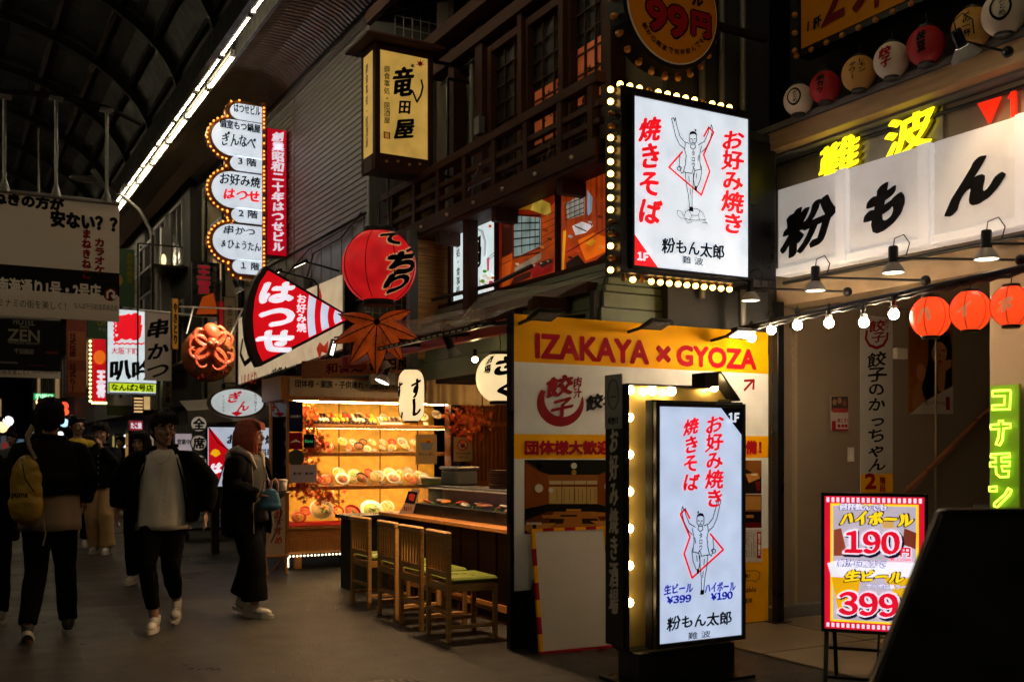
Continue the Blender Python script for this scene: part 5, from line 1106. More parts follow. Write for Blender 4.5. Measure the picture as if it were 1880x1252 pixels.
SL = emi('shelf_strip_light', (1, .66, .26), 85, 0)
for z in SHZ:
    cpart('shelf', .02, WC, .18, .65, z-.03, z); cpart('shelf_edge', .02, WC, .14, .18, z-.045, z+.004, m=OAK)
    cpart('strip_light', .1, WC-.05, .19, .205, z-.045, z-.033, m=SL, bev=0)
cpart('strip_light', .1, WC-.05, .06, .09, 1.985, 1.997, m=SL, bev=0)
GL = bpy.data.materials.new('clear_glass'); GL.use_nodes = True; n = GL.node_tree; n.nodes.remove(n.nodes['Principled BSDF'])
tr = n.nodes.new('ShaderNodeBsdfTransparent'); gl = n.nodes.new('ShaderNodeBsdfGlossy'); gl.inputs['Roughness'].default_value = .03; mx = n.nodes.new('ShaderNodeMixShader')
fr = n.nodes.new('ShaderNodeFresnel'); nz = n.nodes.new('ShaderNodeTexNoise'); nz.inputs['Scale'].default_value = 3; mm = n.nodes.new('ShaderNodeMath'); mm.operation = 'MULTIPLY_ADD'; mm.inputs[1].default_value = .03; mm.inputs[2].default_value = 1.16
n.links.new(nz.outputs[0], mm.inputs[0]); n.links.new(mm.outputs[0], fr.inputs['IOR']); n.links.new(fr.outputs[0], mx.inputs[0]); n.links.new(tr.outputs[0], mx.inputs[1]); n.links.new(gl.outputs[0], mx.inputs[2]); n.links.new(mx.outputs[0], n.nodes['Material Output'].inputs[0])
GL2 = GL.copy(); GL2.name = 'soft_clear_glass'
for q in GL2.node_tree.nodes:
    if q.type == 'BSDF_GLOSSY': q.inputs['Roughness'].default_value = .2
    if q.type == 'MATH': q.inputs[2].default_value = 1.04
cpart('front_glass', .0, WC, .0, .006, .51, 2.0, m=GL, bev=0); cpart('side_glass', -.006, 0, .01, .7, .51, 2.0, m=GL, bev=0)
for x in (-.015, 2.12): cpart('corner_post', x, x+.03, -.01, .02, .5, 2.0, m=OAK)
cpart('rear_post', -.02, .02, .68, .72, .2, 2.0, m=OAK)
dot = MB(); dot.ell((0, 0, 0), .011, None, 8, 5); dm = dot.mesh('rope_light', emi('rope_light_glow', (1, .8, .5), 6, 0))
for k in range(48): put('rope_light', dm, sc_, (.02+k*.044, -.02, .165))
for k in range(4): put('rope_light', dm, sc_, (.0, -.02, .14-k*.03))
for x in (.12, 1.0, 2.0): cpart('foot', x, x+.08, .1, .18, 0, .19, m=OAK)
for (x0, x1, z0, z1, m, tx, tm) in ((.01, .18, 1.63, 1.99, pm('14204a'), 'お持帰り', WHT), (.01, .18, 1.42, 1.62, pm('8f1020'), 'A', WHT), (.19, .32, 1.44, 1.6, pm('0c120e'), 'Eats', em('30a060', .6)), (.02, .35, 1.03, 1.24, pm('b8b0c8'), '第2時・第3時', pm('301848'))):
    st = cpart('sticker', x0, x1, -.006, -.002, z0, z1, m=m, bev=0)
    o = textmb(tx, (x1-x0)*.75, .035, False, .03).build('lettering', tm, sc_); o.location = ((x0+x1)/2, -.0075, (z0+z1)/2); o.rotation_euler = (R(90), 0, 0)
mb = MB(); mb.prism([(.1*math.cos(k*.2618), .1*math.sin(k*.2618)) for k in range(24)], 0, .002); o = mb.build('sticker', pm('4a4a48'), sc_); o.rotation_euler = (R(90), 0, 0); o.location = (.1, -.003, 1.32)

# ---- sample dishes
FO = {k: mat('food_'+k, c, .35, 0, .35, 30, .4, 90) for k, c in dict(noodle=(.75, .5, .16), egg=(.8, .5, .05), green=(.14, .34, .05), red=(.6, .05, .02), pink=(.75, .3, .2), white=(.75, .7, .6), brown=(.25, .09, .03), orange=(.75, .25, .04), dark=(.05, .02, .015), lettuce=(.4, .55, .12)).items()}
CER = [mat('white_china', (.7, .68, .64), .2, 0, .05), mat('dark_glaze', (.05, .03, .025), .2), mat('blue_grey_china', (.3, .36, .42), .25), mat('red_lacquer', (.35, .02, .015), .2)]
def mk_dish(kind, ware, fills, seed):
    rr = random.Random(seed); o = put('sample_dish', None)
    mb = MB()
    if kind == 'bowl': mb.lathe([(.0001, 0), (.5, 0), (.55, .06), (.85, .3), (1, .55), (.95, .56), (.8, .34), (.5, .12), (.0001, .1)], 20)
    else: mb.lathe([(.0001, 0), (.6, 0), (.95, .1), (1.05, .16), (1.0, .17), (.6, .07), (.0001, .06)], 22)
    mb.build('bowl' if kind == 'bowl' else 'plate', ware, o)
    z0 = .34 if kind == 'bowl' else .08; R0 = .82 if kind == 'bowl' else .75
    mb = MB(); mb.lathe([(R0, z0), (R0*.8, z0+.12), (R0*.45, z0+.2), (.0001, z0+.22)], 14); mb.v = [(x+rr.uniform(-.03, .03), y+rr.uniform(-.03, .03), z+rr.uniform(-.03, .04)) for x, y, z in mb.v]; mb.build('food_mound', FO[fills[0]], o)
    for j, f in enumerate(fills[1:]):
        mb = MB()
        for k in range(6):
            a, r = rr.uniform(0, 6.28), rr.uniform(0, R0*.7); q = (r*math.cos(a), r*math.sin(a), z0+.24-.18*(r/R0))
            if (j+k) % 2: mb.ell(q, (rr.uniform(.1, .22), rr.uniform(.08, .16), .09), None, 7, 5)
            else: mb.cb((0, 0, 0), (rr.uniform(.2, .4), .14, .09), Matrix.Translation(q) @ Matrix.Rotation(rr.uniform(0, 6), 4, 'Z') @ Matrix.Rotation(rr.uniform(-.4, .4), 4, 'X'))
        mb.build('topping', FO[f], o)
    return o
KD = [('bowl', CER[0], ('egg', 'white', 'green'), 'yellow egg'), ('bowl', CER[0], ('white', 'green', 'pink'), 'white and green'), ('bowl', CER[1], ('brown', 'red', 'egg'), 'dark red'), ('plate', CER[0], ('lettuce', 'green', 'white'), 'leafy green'),
      ('bowl', CER[0], ('noodle', 'pink', 'green'), 'pale noodle'), ('bowl', CER[2], ('noodle', 'brown', 'white'), 'brown-topped noodle'), ('plate', CER[0], ('pink', 'red', 'lettuce'), 'pink raw fish'), ('plate', CER[3], ('orange', 'red', 'egg'), 'orange fried'), ('bowl', CER[3], ('red', 'orange', 'green'), 'bright red')]
protos = [mk_dish(k, wr, f, i+3) for i, (k, wr, f, _) in enumerate(KD)]
used = set(); ORD = 'first second third fourth fifth sixth seventh eighth ninth tenth eleventh twelfth thirteenth fourteenth fifteenth sixteenth seventeenth eighteenth'.split()
def dishes(shelf, items, z, B, group):
    items = sorted(items); cnt = {}
    for i, (x, r, k, back) in enumerate(items):
        rad = r/3.129*12.3/F; q = pB(B+back*.2, 480+x/3.129, 800); o = protos[k] if k not in used else copy_tree(protos[k]); used.add(k)
        up = .10 if back else 0
        o.location = (q.x, B+back*.2, z+rad*.86*1.0+up*.6); o.rotation_euler = (R(52), 0, R(random.Random(i*7+x).uniform(-14, 14))); o.scale = (rad,)*3
        tag(o, '%s sample dish, %s from left on the %s' % (KD[k][3], ORD[i], shelf.replace('of the display', 'of display')), 'sample dish', group)
dishes('second shelf of the display case', [(462, 30, 0, 1), (520, 26, 1, 1), (580, 26, 2, 1), (632, 26, 4, 1), (692, 26, 5, 1), (748, 26, 8, 1), (808, 34, 6, 1), (557, 30, 2, 0), (690, 24, 5, 0), (825, 26, 4, 0), (380, 34, 7, 0), (330, 28, 6, 1), (505, 24, 7, 0), (610, 22, 3, 0), (750, 24, 0, 0), (870, 26, 5, 1), (940, 26, 6, 0)], 1.39, SY+.25, 'sample dishes on the second shelf')
dishes('third shelf of the display case', [(440, 38, 0, 1), (532, 36, 3, 1), (612, 34, 8, 1), (735, 40, 3, 1), (840, 36, 5, 1), (465, 42, 6, 0), (570, 38, 2, 0), (660, 42, 4, 0), (757, 42, 6, 0), (857, 42, 7, 0), (372, 36, 7, 0), (930, 34, 1, 0), (680, 28, 1, 1), (795, 30, 0, 1), (520, 26, 4, 0), (900, 28, 3, 1), (318, 34, 8, 0)], .98, SY+.24, 'sample dishes on the third shelf')
dishes('floor of the display case', [(340, 70, 4, 0), (440, 36, 7, 1), (515, 52, 8, 0), (632, 70, 3, 0), (250, 34, 8, 1), (215, 40, 7, 0), (720, 44, 4, 1), (575, 34, 0, 0)], .525, SY+.22, 'sample dishes on the case floor')
for k, o in enumerate(protos):
    if k not in used: 
        for c in list(o.children): bpy.data.objects.remove(c)
        bpy.data.objects.remove(o)
rc = MB(); rc.ell((0, 0, 0), (.022, .045, .018), None, 8, 5); RICE = rc.mesh('rice', mat('rice_white', (.75, .7, .6), .5)); tps = []
for f in ('pink', 'red', 'orange', 'egg', 'white', 'dark'):
    mb = MB(); mb.ell((0, 0, .014), (.025, .052, .013), None, 8, 5); tps.append(mb.mesh('sushi_topping', FO[f]))
def tray(x0, x1, n, z, lab, B=SY+.3, rows_=2):
    a, c = pB(B, 480+x0/3.129, 780).x, pB(B, 480+x1/3.129, 780).x
    t = thing('sushi_tray', lab, 'sushi tray', ((a+c)/2, B, z), (R(32), 0, 0), 'sushi trays on the top shelf'); w_ = (c-a)
    mb = MB(); mb.box(-w_/2, w_/2, -.09, .11, 0, .012); mb.box(-w_/2, w_/2, -.1, -.09, 0, .025); mb.build('tray_base', CER[1] if rows_ == 2 else CER[0], t, .002)
    rr = random.Random(n)
    for j in range(rows_):
        for i in range(n):
            x = -w_/2+w_*(i+.5)/n; y = (-.04+j*.1) if rows_ == 2 else 0; put('rice', RICE, t, (x, y, .028)); put('sushi_topping', tps[rr.randrange(6)], t, (x, y, .032), (0, 0, rr.uniform(-.2, .2)))
tray(250, 440, 9, 1.77, 'long dark tray of assorted nigiri at the left of the top shelf'); tray(446, 650, 9, 1.77, 'long dark tray of assorted nigiri in the middle of the top shelf'); tray(672, 800, 6, 1.77, 'short pale box of nigiri right of the long trays', rows_=1)
dishes('top shelf of the display case', [(930, 30, 3, 1), (1000, 36, 1, 1), (860, 26, 8, 1), (700, 24, 6, 1), (560, 24, 0, 1), (480, 24, 2, 1)], 1.73, SY+.25, 'sample dishes on the top shelf')
# little price cards
rr = random.Random(8); card = MB(); card.box(-.03, .03, 0, .004, 0, .04); cm = card.mesh('card_face', pm('d8d0c0')); base = MB(); base.box(-.03, .03, 0, .02, -.006, 0); bm_ = base.mesh('card_foot', BLACK)
for i, (x, z) in enumerate([(500, 1.395), (600, 1.395), (650, 1.395), (740, 1.395), (860, 1.395), (490, .985), (620, .985), (700, .985), (800, .985), (900, .985), (400, .985), (945, 1.73)]):
    q = pB(SY+.2, 480+x/3.129, 800); t = tag(put('price_card', None, None, (q.x, SY+.2, z), (R(-15), 0, 0)), 'tiny pale price card standing before the sample dishes', 'price card', 'price cards in the display case'); put('card_face', cm, t); put('card_foot', bm_, t)
# autumn maple garlands
LEAFM = [mat('autumn_leaf_orange', (.8, .2, .02), .5, 0, .4, 20), mat('autumn_leaf_red', (.6, .06, .02), .5, 0, .4, 20)]
def garland(lab, p, rad, n, seed):
    rr = random.Random(seed); g = thing('maple_garland', lab, 'garland', p); 
    for j in range(2):
        mb = MB()
        for i in range(n//2):
            c = Vector((rr.gauss(0, rad[0]*.45), rr.uniform(-.06, .06), rr.gauss(0, rad[1]*.45))); s_ = rr.uniform(.022, .045); Mx = Matrix.Rotation(rr.uniform(0, 6.28), 3, 'Y') @ Matrix.Rotation(rr.uniform(-.9, .9), 3, 'X')
            mb.add([c+Mx @ Vector((s_*(1 if k % 2 == 0 else .4)*math.cos(k*math.pi/5), 0, s_*(1 if k % 2 == 0 else .4)*math.sin(k*math.pi/5))) for k in range(10)], [tuple(range(10))])
        tag(mb.build('foliage', LEAFM[j], g), kind='stuff')
    mb = MB()
    for i in range(6): mb.tube([(0, 0, rad[1]*.8), (rr.uniform(-.5, .5)*rad[0], 0, 0), (rr.uniform(-1, 1)*rad[0], 0, -rad[1]*rr.uniform(.2, 1))], .004, 4)
    mb.build('twig', DWOOD, g)
gz = lambda x, y, B: pB(B, 480+x/3.129, 640+y/3.129)
garland('orange maple garland at the top left inside the display case', gz(275, 375, SY+.15), (.16, .28), 130, 1)
garland('red and orange maple garland on the second shelf at the left', gz(310, 550, SY+.12), (.22, .14), 110, 2)
garland('orange maple garland spilling over the third shelf at the left', gz(255, 730, SY-.0+.12), (.2, .26), 150, 3)
garland('thin maple garland hanging above the lowest dishes', gz(360, 850, SY+.15), (.25, .12), 70, 4)
garland('orange maple garland hanging on the slatted wall right of the sushi lantern', gz(1180, 410, 11.2), (.32, .24), 220, 5)

# slatted wooden wall and inside of the shop
iw = thing('slatted_wall', 'reddish slatted wooden wall glowing behind the sushi counter', 'wall', (5.8, 11.8, 0))
WARMW = mat('warm_cedar', (.42, .13, .035), .45, 0, .25, 5, .2, 40, (9, 9, 1))
mb = MB(); mb.box(-.0, 3.5, .06, .1, 0, 2.6); mb.build('backing_board', mat('cedar_backing', (.3, .1, .03), .6), iw)
slats('slat', WARMW, iw, 56, lambda i: ((.16+i*.06, .03, 1.3), (.03, .04, 2.5)), .003)
mb = MB(); mb.box(-.12, .08, -.1, .1, 0, 2.6); mb.build('post', DWOOD, iw, .006)
for z in (.95, 1.72): mb = MB(); mb.box(.1, 3.5, -.02, .01, z, z+.06); mb.build('cross_rail', WARMW, iw, .003)
ss = thing('shop_interior', 'dark ceiling, beams and rear wall of the sushi shop behind the counter', 'shop interior', (4.3, 6.5, 0))
mb = MB(); mb.box(0, 4, 0, 5.4, 2.62, 2.7); mb.build('ceiling', DWOODH, ss); mb = MB(); mb.box(3.9, 4, 0, 5.4, 0, 2.62); mb.build('rear_wall', WARMW, ss)
mb = MB(); mb.box(-.0, 1.55, -.1, -.04, 0, 2.62); mb.build('side_wall', CHAR, ss)
for k in range(6): mb = MB(); mb.box(-.3, 2.5, .3+k*.8, .38+k*.8, 2.5, 2.61); mb.build('beam', DWOODH, ss, .004)
mb = MB(); mb.box(-.45, -.38, .2, 4.2, 2.33, 2.44); mb.build('front_beam', mat('red_lacquered_beam', (.3, .03, .02), .4), ss, .004)
mb = MB(); mb.box(-.5, .3, 4.0, 4.07, 2.3, 2.42); mb.build('cross_beam', mat('red_lacquered_beam', (.3, .03, .02), .4), ss, .004)
for i, (x, y) in enumerate(((5.2, 7.6), (5.3, 9.2), (4.9, 10.6))):
    o = thing('ceiling_lamp', ['round warm ceiling lamp inside the shop close to the yellow board', 'round warm ceiling lamp over the middle of the sushi counter', 'round warm ceiling lamp in front of the slatted wall'][i], 'ceiling lamp', (x, y, 2.48))
    mb = MB(); mb.lathe([(.0001, 0), (.12, 0), (.13, .03)], 20); mb.build('diffuser', emi('ceiling_lamp_glow', (1, .58, .24), 70, 0), o); mb = MB(); mb.lathe([(.135, -.01), (.14, .04), (.0001, .045)], 20); mb.build('lamp_ring', BMET, o)
# noren curtain
nr = thing('shop_curtain', 'short beige split curtain hanging between the sushi lantern and the round cream lantern', 'curtain', (0, 10, 0))
NOR = mat('beige_noren_cloth', (.5, .38, .2), .8, 0, .1, 8, .2, 120)
for k in range(5):
    a = pB(10, 783+k*25.5, 700).x; c = pB(10, 783+(k+1)*25.5-1, 700).x; mb = MB(); nx = 10
    vs = []; 
    for j in range(4):
        for i in range(nx+1): t_ = i/nx; vs.append((a+(c-a)*t_, .018*math.sin(t_*6.28*1.5+k)*(.3+j/3), 2.34-j*.145))
    mb.add(vs, [(j*(nx+1)+i, j*(nx+1)+i+1, (j+1)*(nx+1)+i+1, (j+1)*(nx+1)+i) for j in range(3) for i in range(nx)], True); mb.build('cloth_panel', NOR, nr)
mb = MB(); a = pB(10, 778, 700).x; c = pB(10, 914, 700).x; mb.tube([(a, 0, 2.345), (c, 0, 2.345)], .016, 8); mb.build('curtain_rod', OAKH, nr)
# wooden name board over the case
pl, pr_ = pD(11.75, 553, 674), pD(10.7, 772, 668); yaw = math.degrees(math.atan2(pr_.y-pl.y, pr_.x-pl.x))
s = Sg('name_board', 'long wooden name board with dark red and black characters above the display case', 'name board', (pl+pr_)/2, yaw)
mb = MB(); L2 = (pr_-pl).xy.length/2; _, t = s.L(660, 655); _, b = s.L(660, 688); mb.box(-L2, L2+.25, b, t, -.05, 0); mb.build('board', mat('orange_brown_board', (.5, .17, .05), .5, 0, .3, 5, .2, 30, (8, 8, 1)), s.root, .006)
s.text('和食処', 598, 664, 668, 686, pm('6a0a08'), bold=.05, brush=.4, z=.003); s.text('竜田屋', 678, 657, 757, 681, BLK, bold=.05, brush=.4, z=.003)
# posters on the glass
for lab, x0, y0, x1, y1, B, tt in (('pale poster with a yellow soup bowl on the display case glass', 763, 797, 853, 803, 11.6, 0), ('pale poster with a red crossed-out circle on the slatted wall', 833, 802, 848, 867, 11.45, 1)):
    s = Sg('glass_poster', lab, 'poster', pB(B, (x0+x1)/2, 825)); a, c, b, t = s.prect(x0, y0, y1 if tt else 852, x1 if tt else 802)
    if tt: a, c, b, t = s.prect(833, 802, 847, 867)
    mb = MB(); mb.box(a, c, b, t, 0, .003); mb.build('sheet', pm('b8a078'), s.root)
    if tt: s.poly(blob(849, 817, 10, 10), pm('c02010'), z=.004); s.poly(blob(849, 817, 8, 8), pm('c8b898'), z=.0062); s.strokes([[(842, 811), (856, 824)]], .014, pm('c02010'), z=.0105); s.poly(blob(849, 818, 4, 4), pm('4a4038'), z=.0083); s.text('店内での飲食禁煙', 836, 830, 864, 834, BLK, bold=0, z=.006); s.text('ご遠慮下さい', 838, 837, 860, 841, BLK, bold=0, z=.006)
    else: s.poly(blob(783, 810, 13, 5), pm('d8a020'), z=.004); s.poly([(770, 812), (796, 812), (791, 826), (775, 826)], pm('8090a0'), z=.0045); s.poly(blob(786, 811, 4, 2), pm('b03010'), z=.0065); s.text('茶わん蒸し', 768, 831, 798, 836, BLK, bold=0, z=.006)

# ---- sushi counter
ct = thing('sushi_counter', 'brown wooden sushi counter with a pale top edge behind the row of stools', 'counter', (3.85, 6.6, 0))
def kpart(name, *a, m=DWOODH, bev=.004, M=None): mb = MB(); mb.box(*a, M); return mb.build(name, m, ct, bev)
kpart('counter_top', -.02, .55, 0, 2.95, .765, .80, m=OAKH); kpart('front_panel', .14, .18, .02, 2.9, 0, .765); kpart('kick_rail', .12, .14, .02, 2.9, .1, .16, m=OAK); kpart('body', .18, .6, .02, 2.9, 0, .76, m=CHAR)
for k in range(9): kpart('panel_strip', .125, .14, .1+k*.33, .13+k*.33, .0, .765)
kpart('rear_shelf', .38, .7, .3, 2.9, 1.04, 1.07, m=STEEL); kpart('rear_wall', .5, .54, .3, 2.9, .8, 1.04, m=CHAR)
gc = thing('sushi_case', 'low glass sushi cooler with dark base standing on the counter', 'glass case', (4.0, 7.0, .80))
def gpart(name, *a, m=BMET, bev=.003): mb = MB(); mb.box(*a); return mb.build(name, m, gc, bev)
gpart('base', -.004, .34, 0, 2.1, 0, .105); gpart('end_panel', 0.02, .34, 0, .22, .07, .25); gpart('rear_panel', .32, .34, .2, 2.1, .07, .24, m=CREAM); gpart('top_glass', .14, .34, 0, 2.1, .245, .252, m=STEEL)
mb = MB(); mb.add([(.01, .2, .07), (.01, 2.1, .07), (.14, 2.1, .245), (.14, .2, .245)], [(0, 1, 2, 3)]); mb.build('front_glass', GL2, gc)
gpart('glass_rail', .13, .145, .2, 2.1, .243, .25, m=STEEL)
rr = random.Random(2); mb = MB()
for i in range(160): y = rr.uniform(.25, 2.05); x = rr.uniform(.05, .28); a_ = rr.uniform(-.5, .5); mb.tube([(x, y, .07), (x+.01*a_, y+.02*a_, .09), (x+.03*a_, y+.04*a_, .12)], .004, 4)
tag(mb.build('green_garnish', FO['green'], gc), kind='stuff')
for i in range(13):
    mb = MB(); mb.ell((0, 0, 0), (.05+.012*(i % 3), .045+.01*(i % 2), .014), None, 10, 6); mb.v = [(x, y, z+.006*math.sin(40*x+i)) for x, y, z in mb.v]
    o = mb.build('fish_fillet', FO[['pink', 'white', 'red', 'pink', 'orange'][i % 5]], None); o.location = (4.0+.14+.05*((i*7) % 3-1), 7.0+.32+i*.135+.02*((i*5) % 3), .80+.125+.012*(i % 2)); o.rotation_euler = (.1*((i*3) % 4-1), .15*((i*5) % 3-1), i*1.3); tag(o, ['pink fish fillet', 'pale fish fillet', 'dark red fish fillet', 'rosy fish fillet', 'orange fish fillet'][i % 5]+', %s from the near end inside the glass sushi cooler' % ORD[i], 'fish fillet', 'fish fillets in the sushi cooler')
sb_ = thing('steel_rice_box', 'grey steel rice tub with lid on the shelf behind the sushi cooler', 'rice tub', pA(4.45, 842, 880)); sb_.location.z = 1.07
mb = MB(); mb.box(-.12, .12, -.19, .17, 0, .15); mb.build('tub', GREYM, sb_, .02); mb = MB(); mb.box(-.13, .13, -.2, .18, .152, .185); mb.build('lid', STEEL, sb_, .012); mb = MB(); mb.tube([(0, -.04, .185), (0, -.03, .21), (0, .03, .21), (0, .04, .185)], .008, 6); mb.build('handle', BMET, sb_)
gb = thing('green_box', 'small yellow-green plastic food box beside the steel rice tub', 'food box', pA(4.3, 797, 884)); gb.location.z = 1.07
mb = MB(); mb.box(-.08, .08, -.1, .14, 0, .06); mb.build('box', mat('yellow_green_plastic', (.45, .45, .15), .4), gb, .008); mb = MB(); mb.box(-.085, .085, -.105, .145, .061, .07); mb.build('lid', CREAM, gb, .003)
p = pA(4.4, 921, 900)
mb = MB(); mb.lathe([(.0001, 0), (.1, 0), (.115, .014), (.1, .017), (.0001, .01)], 18); pm_ = mb.mesh('wooden_plate', mat('dark_red_wood', (.12, .03, .015), .45))
for k in range(8): o = put('wooden_plate', pm_, None, (p.x+rnd.uniform(-.01, .01), p.y+rnd.uniform(-.01, .01), 1.07+k*.021)); tag(o, 'dark wooden plate, %s' % (['lowest in the stack at the end of the counter', 'second from the bottom of the counter stack', 'third from the bottom of the counter stack', 'fourth from the bottom of the counter stack', 'fifth from the bottom of the counter stack', 'sixth from the bottom of the counter stack', 'second from the top of the counter stack', 'topmost in the stack at the end of the counter'][k]), 'plate', 'stack of wooden plates')
s = Sg('menu_card', 'tilted menu card with a picture of red tuna standing on the sushi counter', 'menu card', pA(3.97, 755, 922), -50)
s.poly([(758, 896), (772, 899), (757, 946), (733, 942)], pm('a09080'), 'sheet', 0, .01); s.poly([(751, 901), (768, 903), (762, 925), (744, 922)], pm('181018'), z=.0115)
s.poly([(752, 908), (757, 905), (764, 909), (760, 920), (752, 917)], pm('c04038'), z=.0138); s.text('本まぐろ', 742, 928, 757, 938, pm('8a1010'), bold=.04, z=.0125)
dt = thing('dark_cabinet', 'low black cabinet between the farthest stool and the display case', 'cabinet', (3.8, 9.85, 0)); mb = MB(); mb.box(-.25, .35, -.2, .2, .72, .76); mb.build('cabinet_top', mat('dark_slate_top', (.03, .03, .035), .3), dt, .004); mb = MB(); mb.box(-.2, .32, -.17, .17, 0, .72); mb.build('body', mat('dark_green_panel', (.012, .016, .012), .5), dt, .004)

# ---- stools
SEAT = mat('olive_green_vinyl', (.16, .2, .03), .35, 0, .12, 6, .1)
def mk_stool():
    o = put('counter_stool', None); P = lambda nm, *a, m=PALE, b=.005: [MB().box(*a).build(nm, m, o, b)]
    P('leg', 0, .035, 0, .035, 0, .80); P('leg', 0, .035, .38, .415, 0, .80); P('leg', .38, .415, 0, .035, 0, .42); P('leg', .38, .415, .38, .415, 0, .42)
    P('seat_rail', .035, .38, .005, .03, .37, .43); P('seat_rail', .035, .38, .385, .41, .37, .43); P('seat_rail', .005, .03, .035, .38, .37, .43); P('seat_rail', .385, .41, .035, .38, .37, .43)
    P('seat', -.0+.036, .42, -.0, .415, .431, .475, m=SEAT, b=.016); P('stretcher', .008, .028, .035, .38, .2, .23); P('stretcher', .035, .38, .008, .028, .1, .13); P('stretcher', .035, .38, .387, .407, .1, .13); P('stretcher', .387, .407, .035, .38, .2, .23)
    P('top_rail', -.006, .036, -.006, .421, .765, .815, b=.01); P('lower_rail', .004, .03, .035, .38, .475, .52)
    mb = MB(); mb.box(0, .018, 0, .028, 0, .245); sm = mb.mesh('back_slat', PALE, .003)
    for k in range(6): put('back_slat', sm, o, (.008, .06+k*.0535, .52))
    return o
st0 = mk_stool()
for i, (x, y) in enumerate(((3.24, 6.74), (3.27, 7.29), (3.29, 7.84), (3.31, 8.50))):
    o = st0 if i == 0 else copy_tree(st0); o.location = (x, y, 0); o.rotation_euler = (0, 0, R((-2, 1, -1, 2)[i]))
    tag(o, ['pale wooden stool with green seat nearest the camera, at the near end of the counter', 'wooden green-seat stool next to the nearest one, second from the yellow board', 'wooden green-seat stool third from the yellow board', 'wooden green-seat stool farthest along the counter, beside the display case'][i], 'stool', 'wooden stools along the sushi counter')

# ---- plastic canopy
cn = thing('plastic_canopy', 'crumpled clear plastic sheet canopy on black bars above the sushi counter', 'canopy', (0, 0, 0))
PL = bpy.data.materials.new('crumpled_clear_plastic'); PL.use_nodes = True; n = PL.node_tree; n.nodes.remove(n.nodes['Principled BSDF'])
t1, t2, t3, m1, m2 = [n.nodes.new('ShaderNode'+q) for q in ('BsdfTransparent', 'BsdfTranslucent', 'BsdfGlossy', 'MixShader', 'MixShader')]
t2.inputs[0].default_value = (.85, .8, .72, 1); t3.inputs['Roughness'].default_value = .16; m1.inputs[0].default_value = .45; m2.inputs[0].default_value = .26
n.links.new(t2.outputs[0], m1.inputs[1]); n.links.new(t3.outputs[0], m1.inputs[2]); n.links.new(t1.outputs[0], m2.inputs[1]); n.links.new(m1.outputs[0], m2.inputs[2]); n.links.new(m2.outputs[0], n.nodes['Material Output'].inputs[0])
tc = n.nodes.new('ShaderNodeTexCoord'); nz = n.nodes.new('ShaderNodeTexNoise'); nz.inputs['Scale'].default_value = 7; nz.inputs['Detail'].default_value = 3; bp_ = n.nodes.new('ShaderNodeBump'); bp_.inputs['Strength'].default_value = .7; bp_.inputs['Distance'].default_value = .05
n.links.new(tc.outputs['Object'], nz.inputs[0]); n.links.new(nz.outputs[0], bp_.inputs['Height']); n.links.new(bp_.outputs[0], t3.inputs['Normal'])
nx, ny = 60, 22; vs = []
for j in range(ny+1):
    for i in range(nx+1):
        y = 6.36+2.85*i/nx; t_ = j/ny; x = 3.42+.95*t_; z = 2.38+.24*t_+.16*max(0, math.sin(math.pi*(i/nx*3.0+.35)))*(1-.3*t_)
        z += .05*noise.noise(Vector((x*2.5, y*2.2, 1)))+.02*abs(noise.noise(Vector((x*7, y*6, 3)))); vs.append((x, y, z))
mb = MB(); mb.add(vs, [(j*(nx+1)+i, j*(nx+1)+i+1, (j+1)*(nx+1)+i+1, (j+1)*(nx+1)+i) for j in range(ny) for i in range(nx)], True); mb.build('plastic_sheet', PL, cn)
for x, z in ((3.42, 2.33), (3.95, 2.38)): mb = MB(); mb.box(x-.02, x+.02, 6.36, 9.2, z-.03, z); mb.build('bar', BMET, cn)
for y in (6.6, 7.6, 8.6, 9.18): mb = MB(); mb.bar((3.4, y, 2.32), (4.35, y, 2.45), .03); mb.build('bar', BMET, cn)
for i in range(24): mb = MB(); mb.box(3.395, 3.4, 6.5+i*.11, 6.56+i*.11, 2.306, 2.318); mb.build('painted_highlight', CREAM, cn)  # cream dashes paint highlights along the front bar
p = pD(9.6, 705, 693); o = spot(p, 'small lit spot lamp clipped under the plastic canopy by the name board', 25, None, 'track spots')
p = pD(8.9, 872, 660); o = thing('clip_lamp', 'small glowing bulb under the canopy beside the round cream lantern', 'light bulb', p); put('bulb', bulbmesh(.028, BULBC, 'cl'), o); mb = MB(); mb.tube([(0, 0, .02), (0, 0, .09)], .018, 8); mb.build('socket', BMET, o)
def lamp_down(o, e, dx=0, dy=0, size=120, c=(1, .62, .3)):
    l = bpy.data.objects.new('lamp_light', bpy.data.lights.new('lamp_light', 'SPOT')); col.objects.link(l); l.parent = o; l.location = (0, 0, -.06)
    l.data.energy = e; l.data.color = c; l.data.spot_size = R(size); l.data.spot_blend = .8; l.data.shadow_soft_size = .06; l.rotation_euler = (R(dx), R(dy), 0)
for i, (x, y) in enumerate(((3.5, 7.2), (3.5, 8.6))):
    o = spot(Vector((x, y, 2.2)), ['small spot lamp under the canopy bar above the nearest stool', 'small spot lamp under the canopy bar above the farthest stools'][i], -25, None, 'track spots', .7); lamp_down(o, 170, -8, 18)
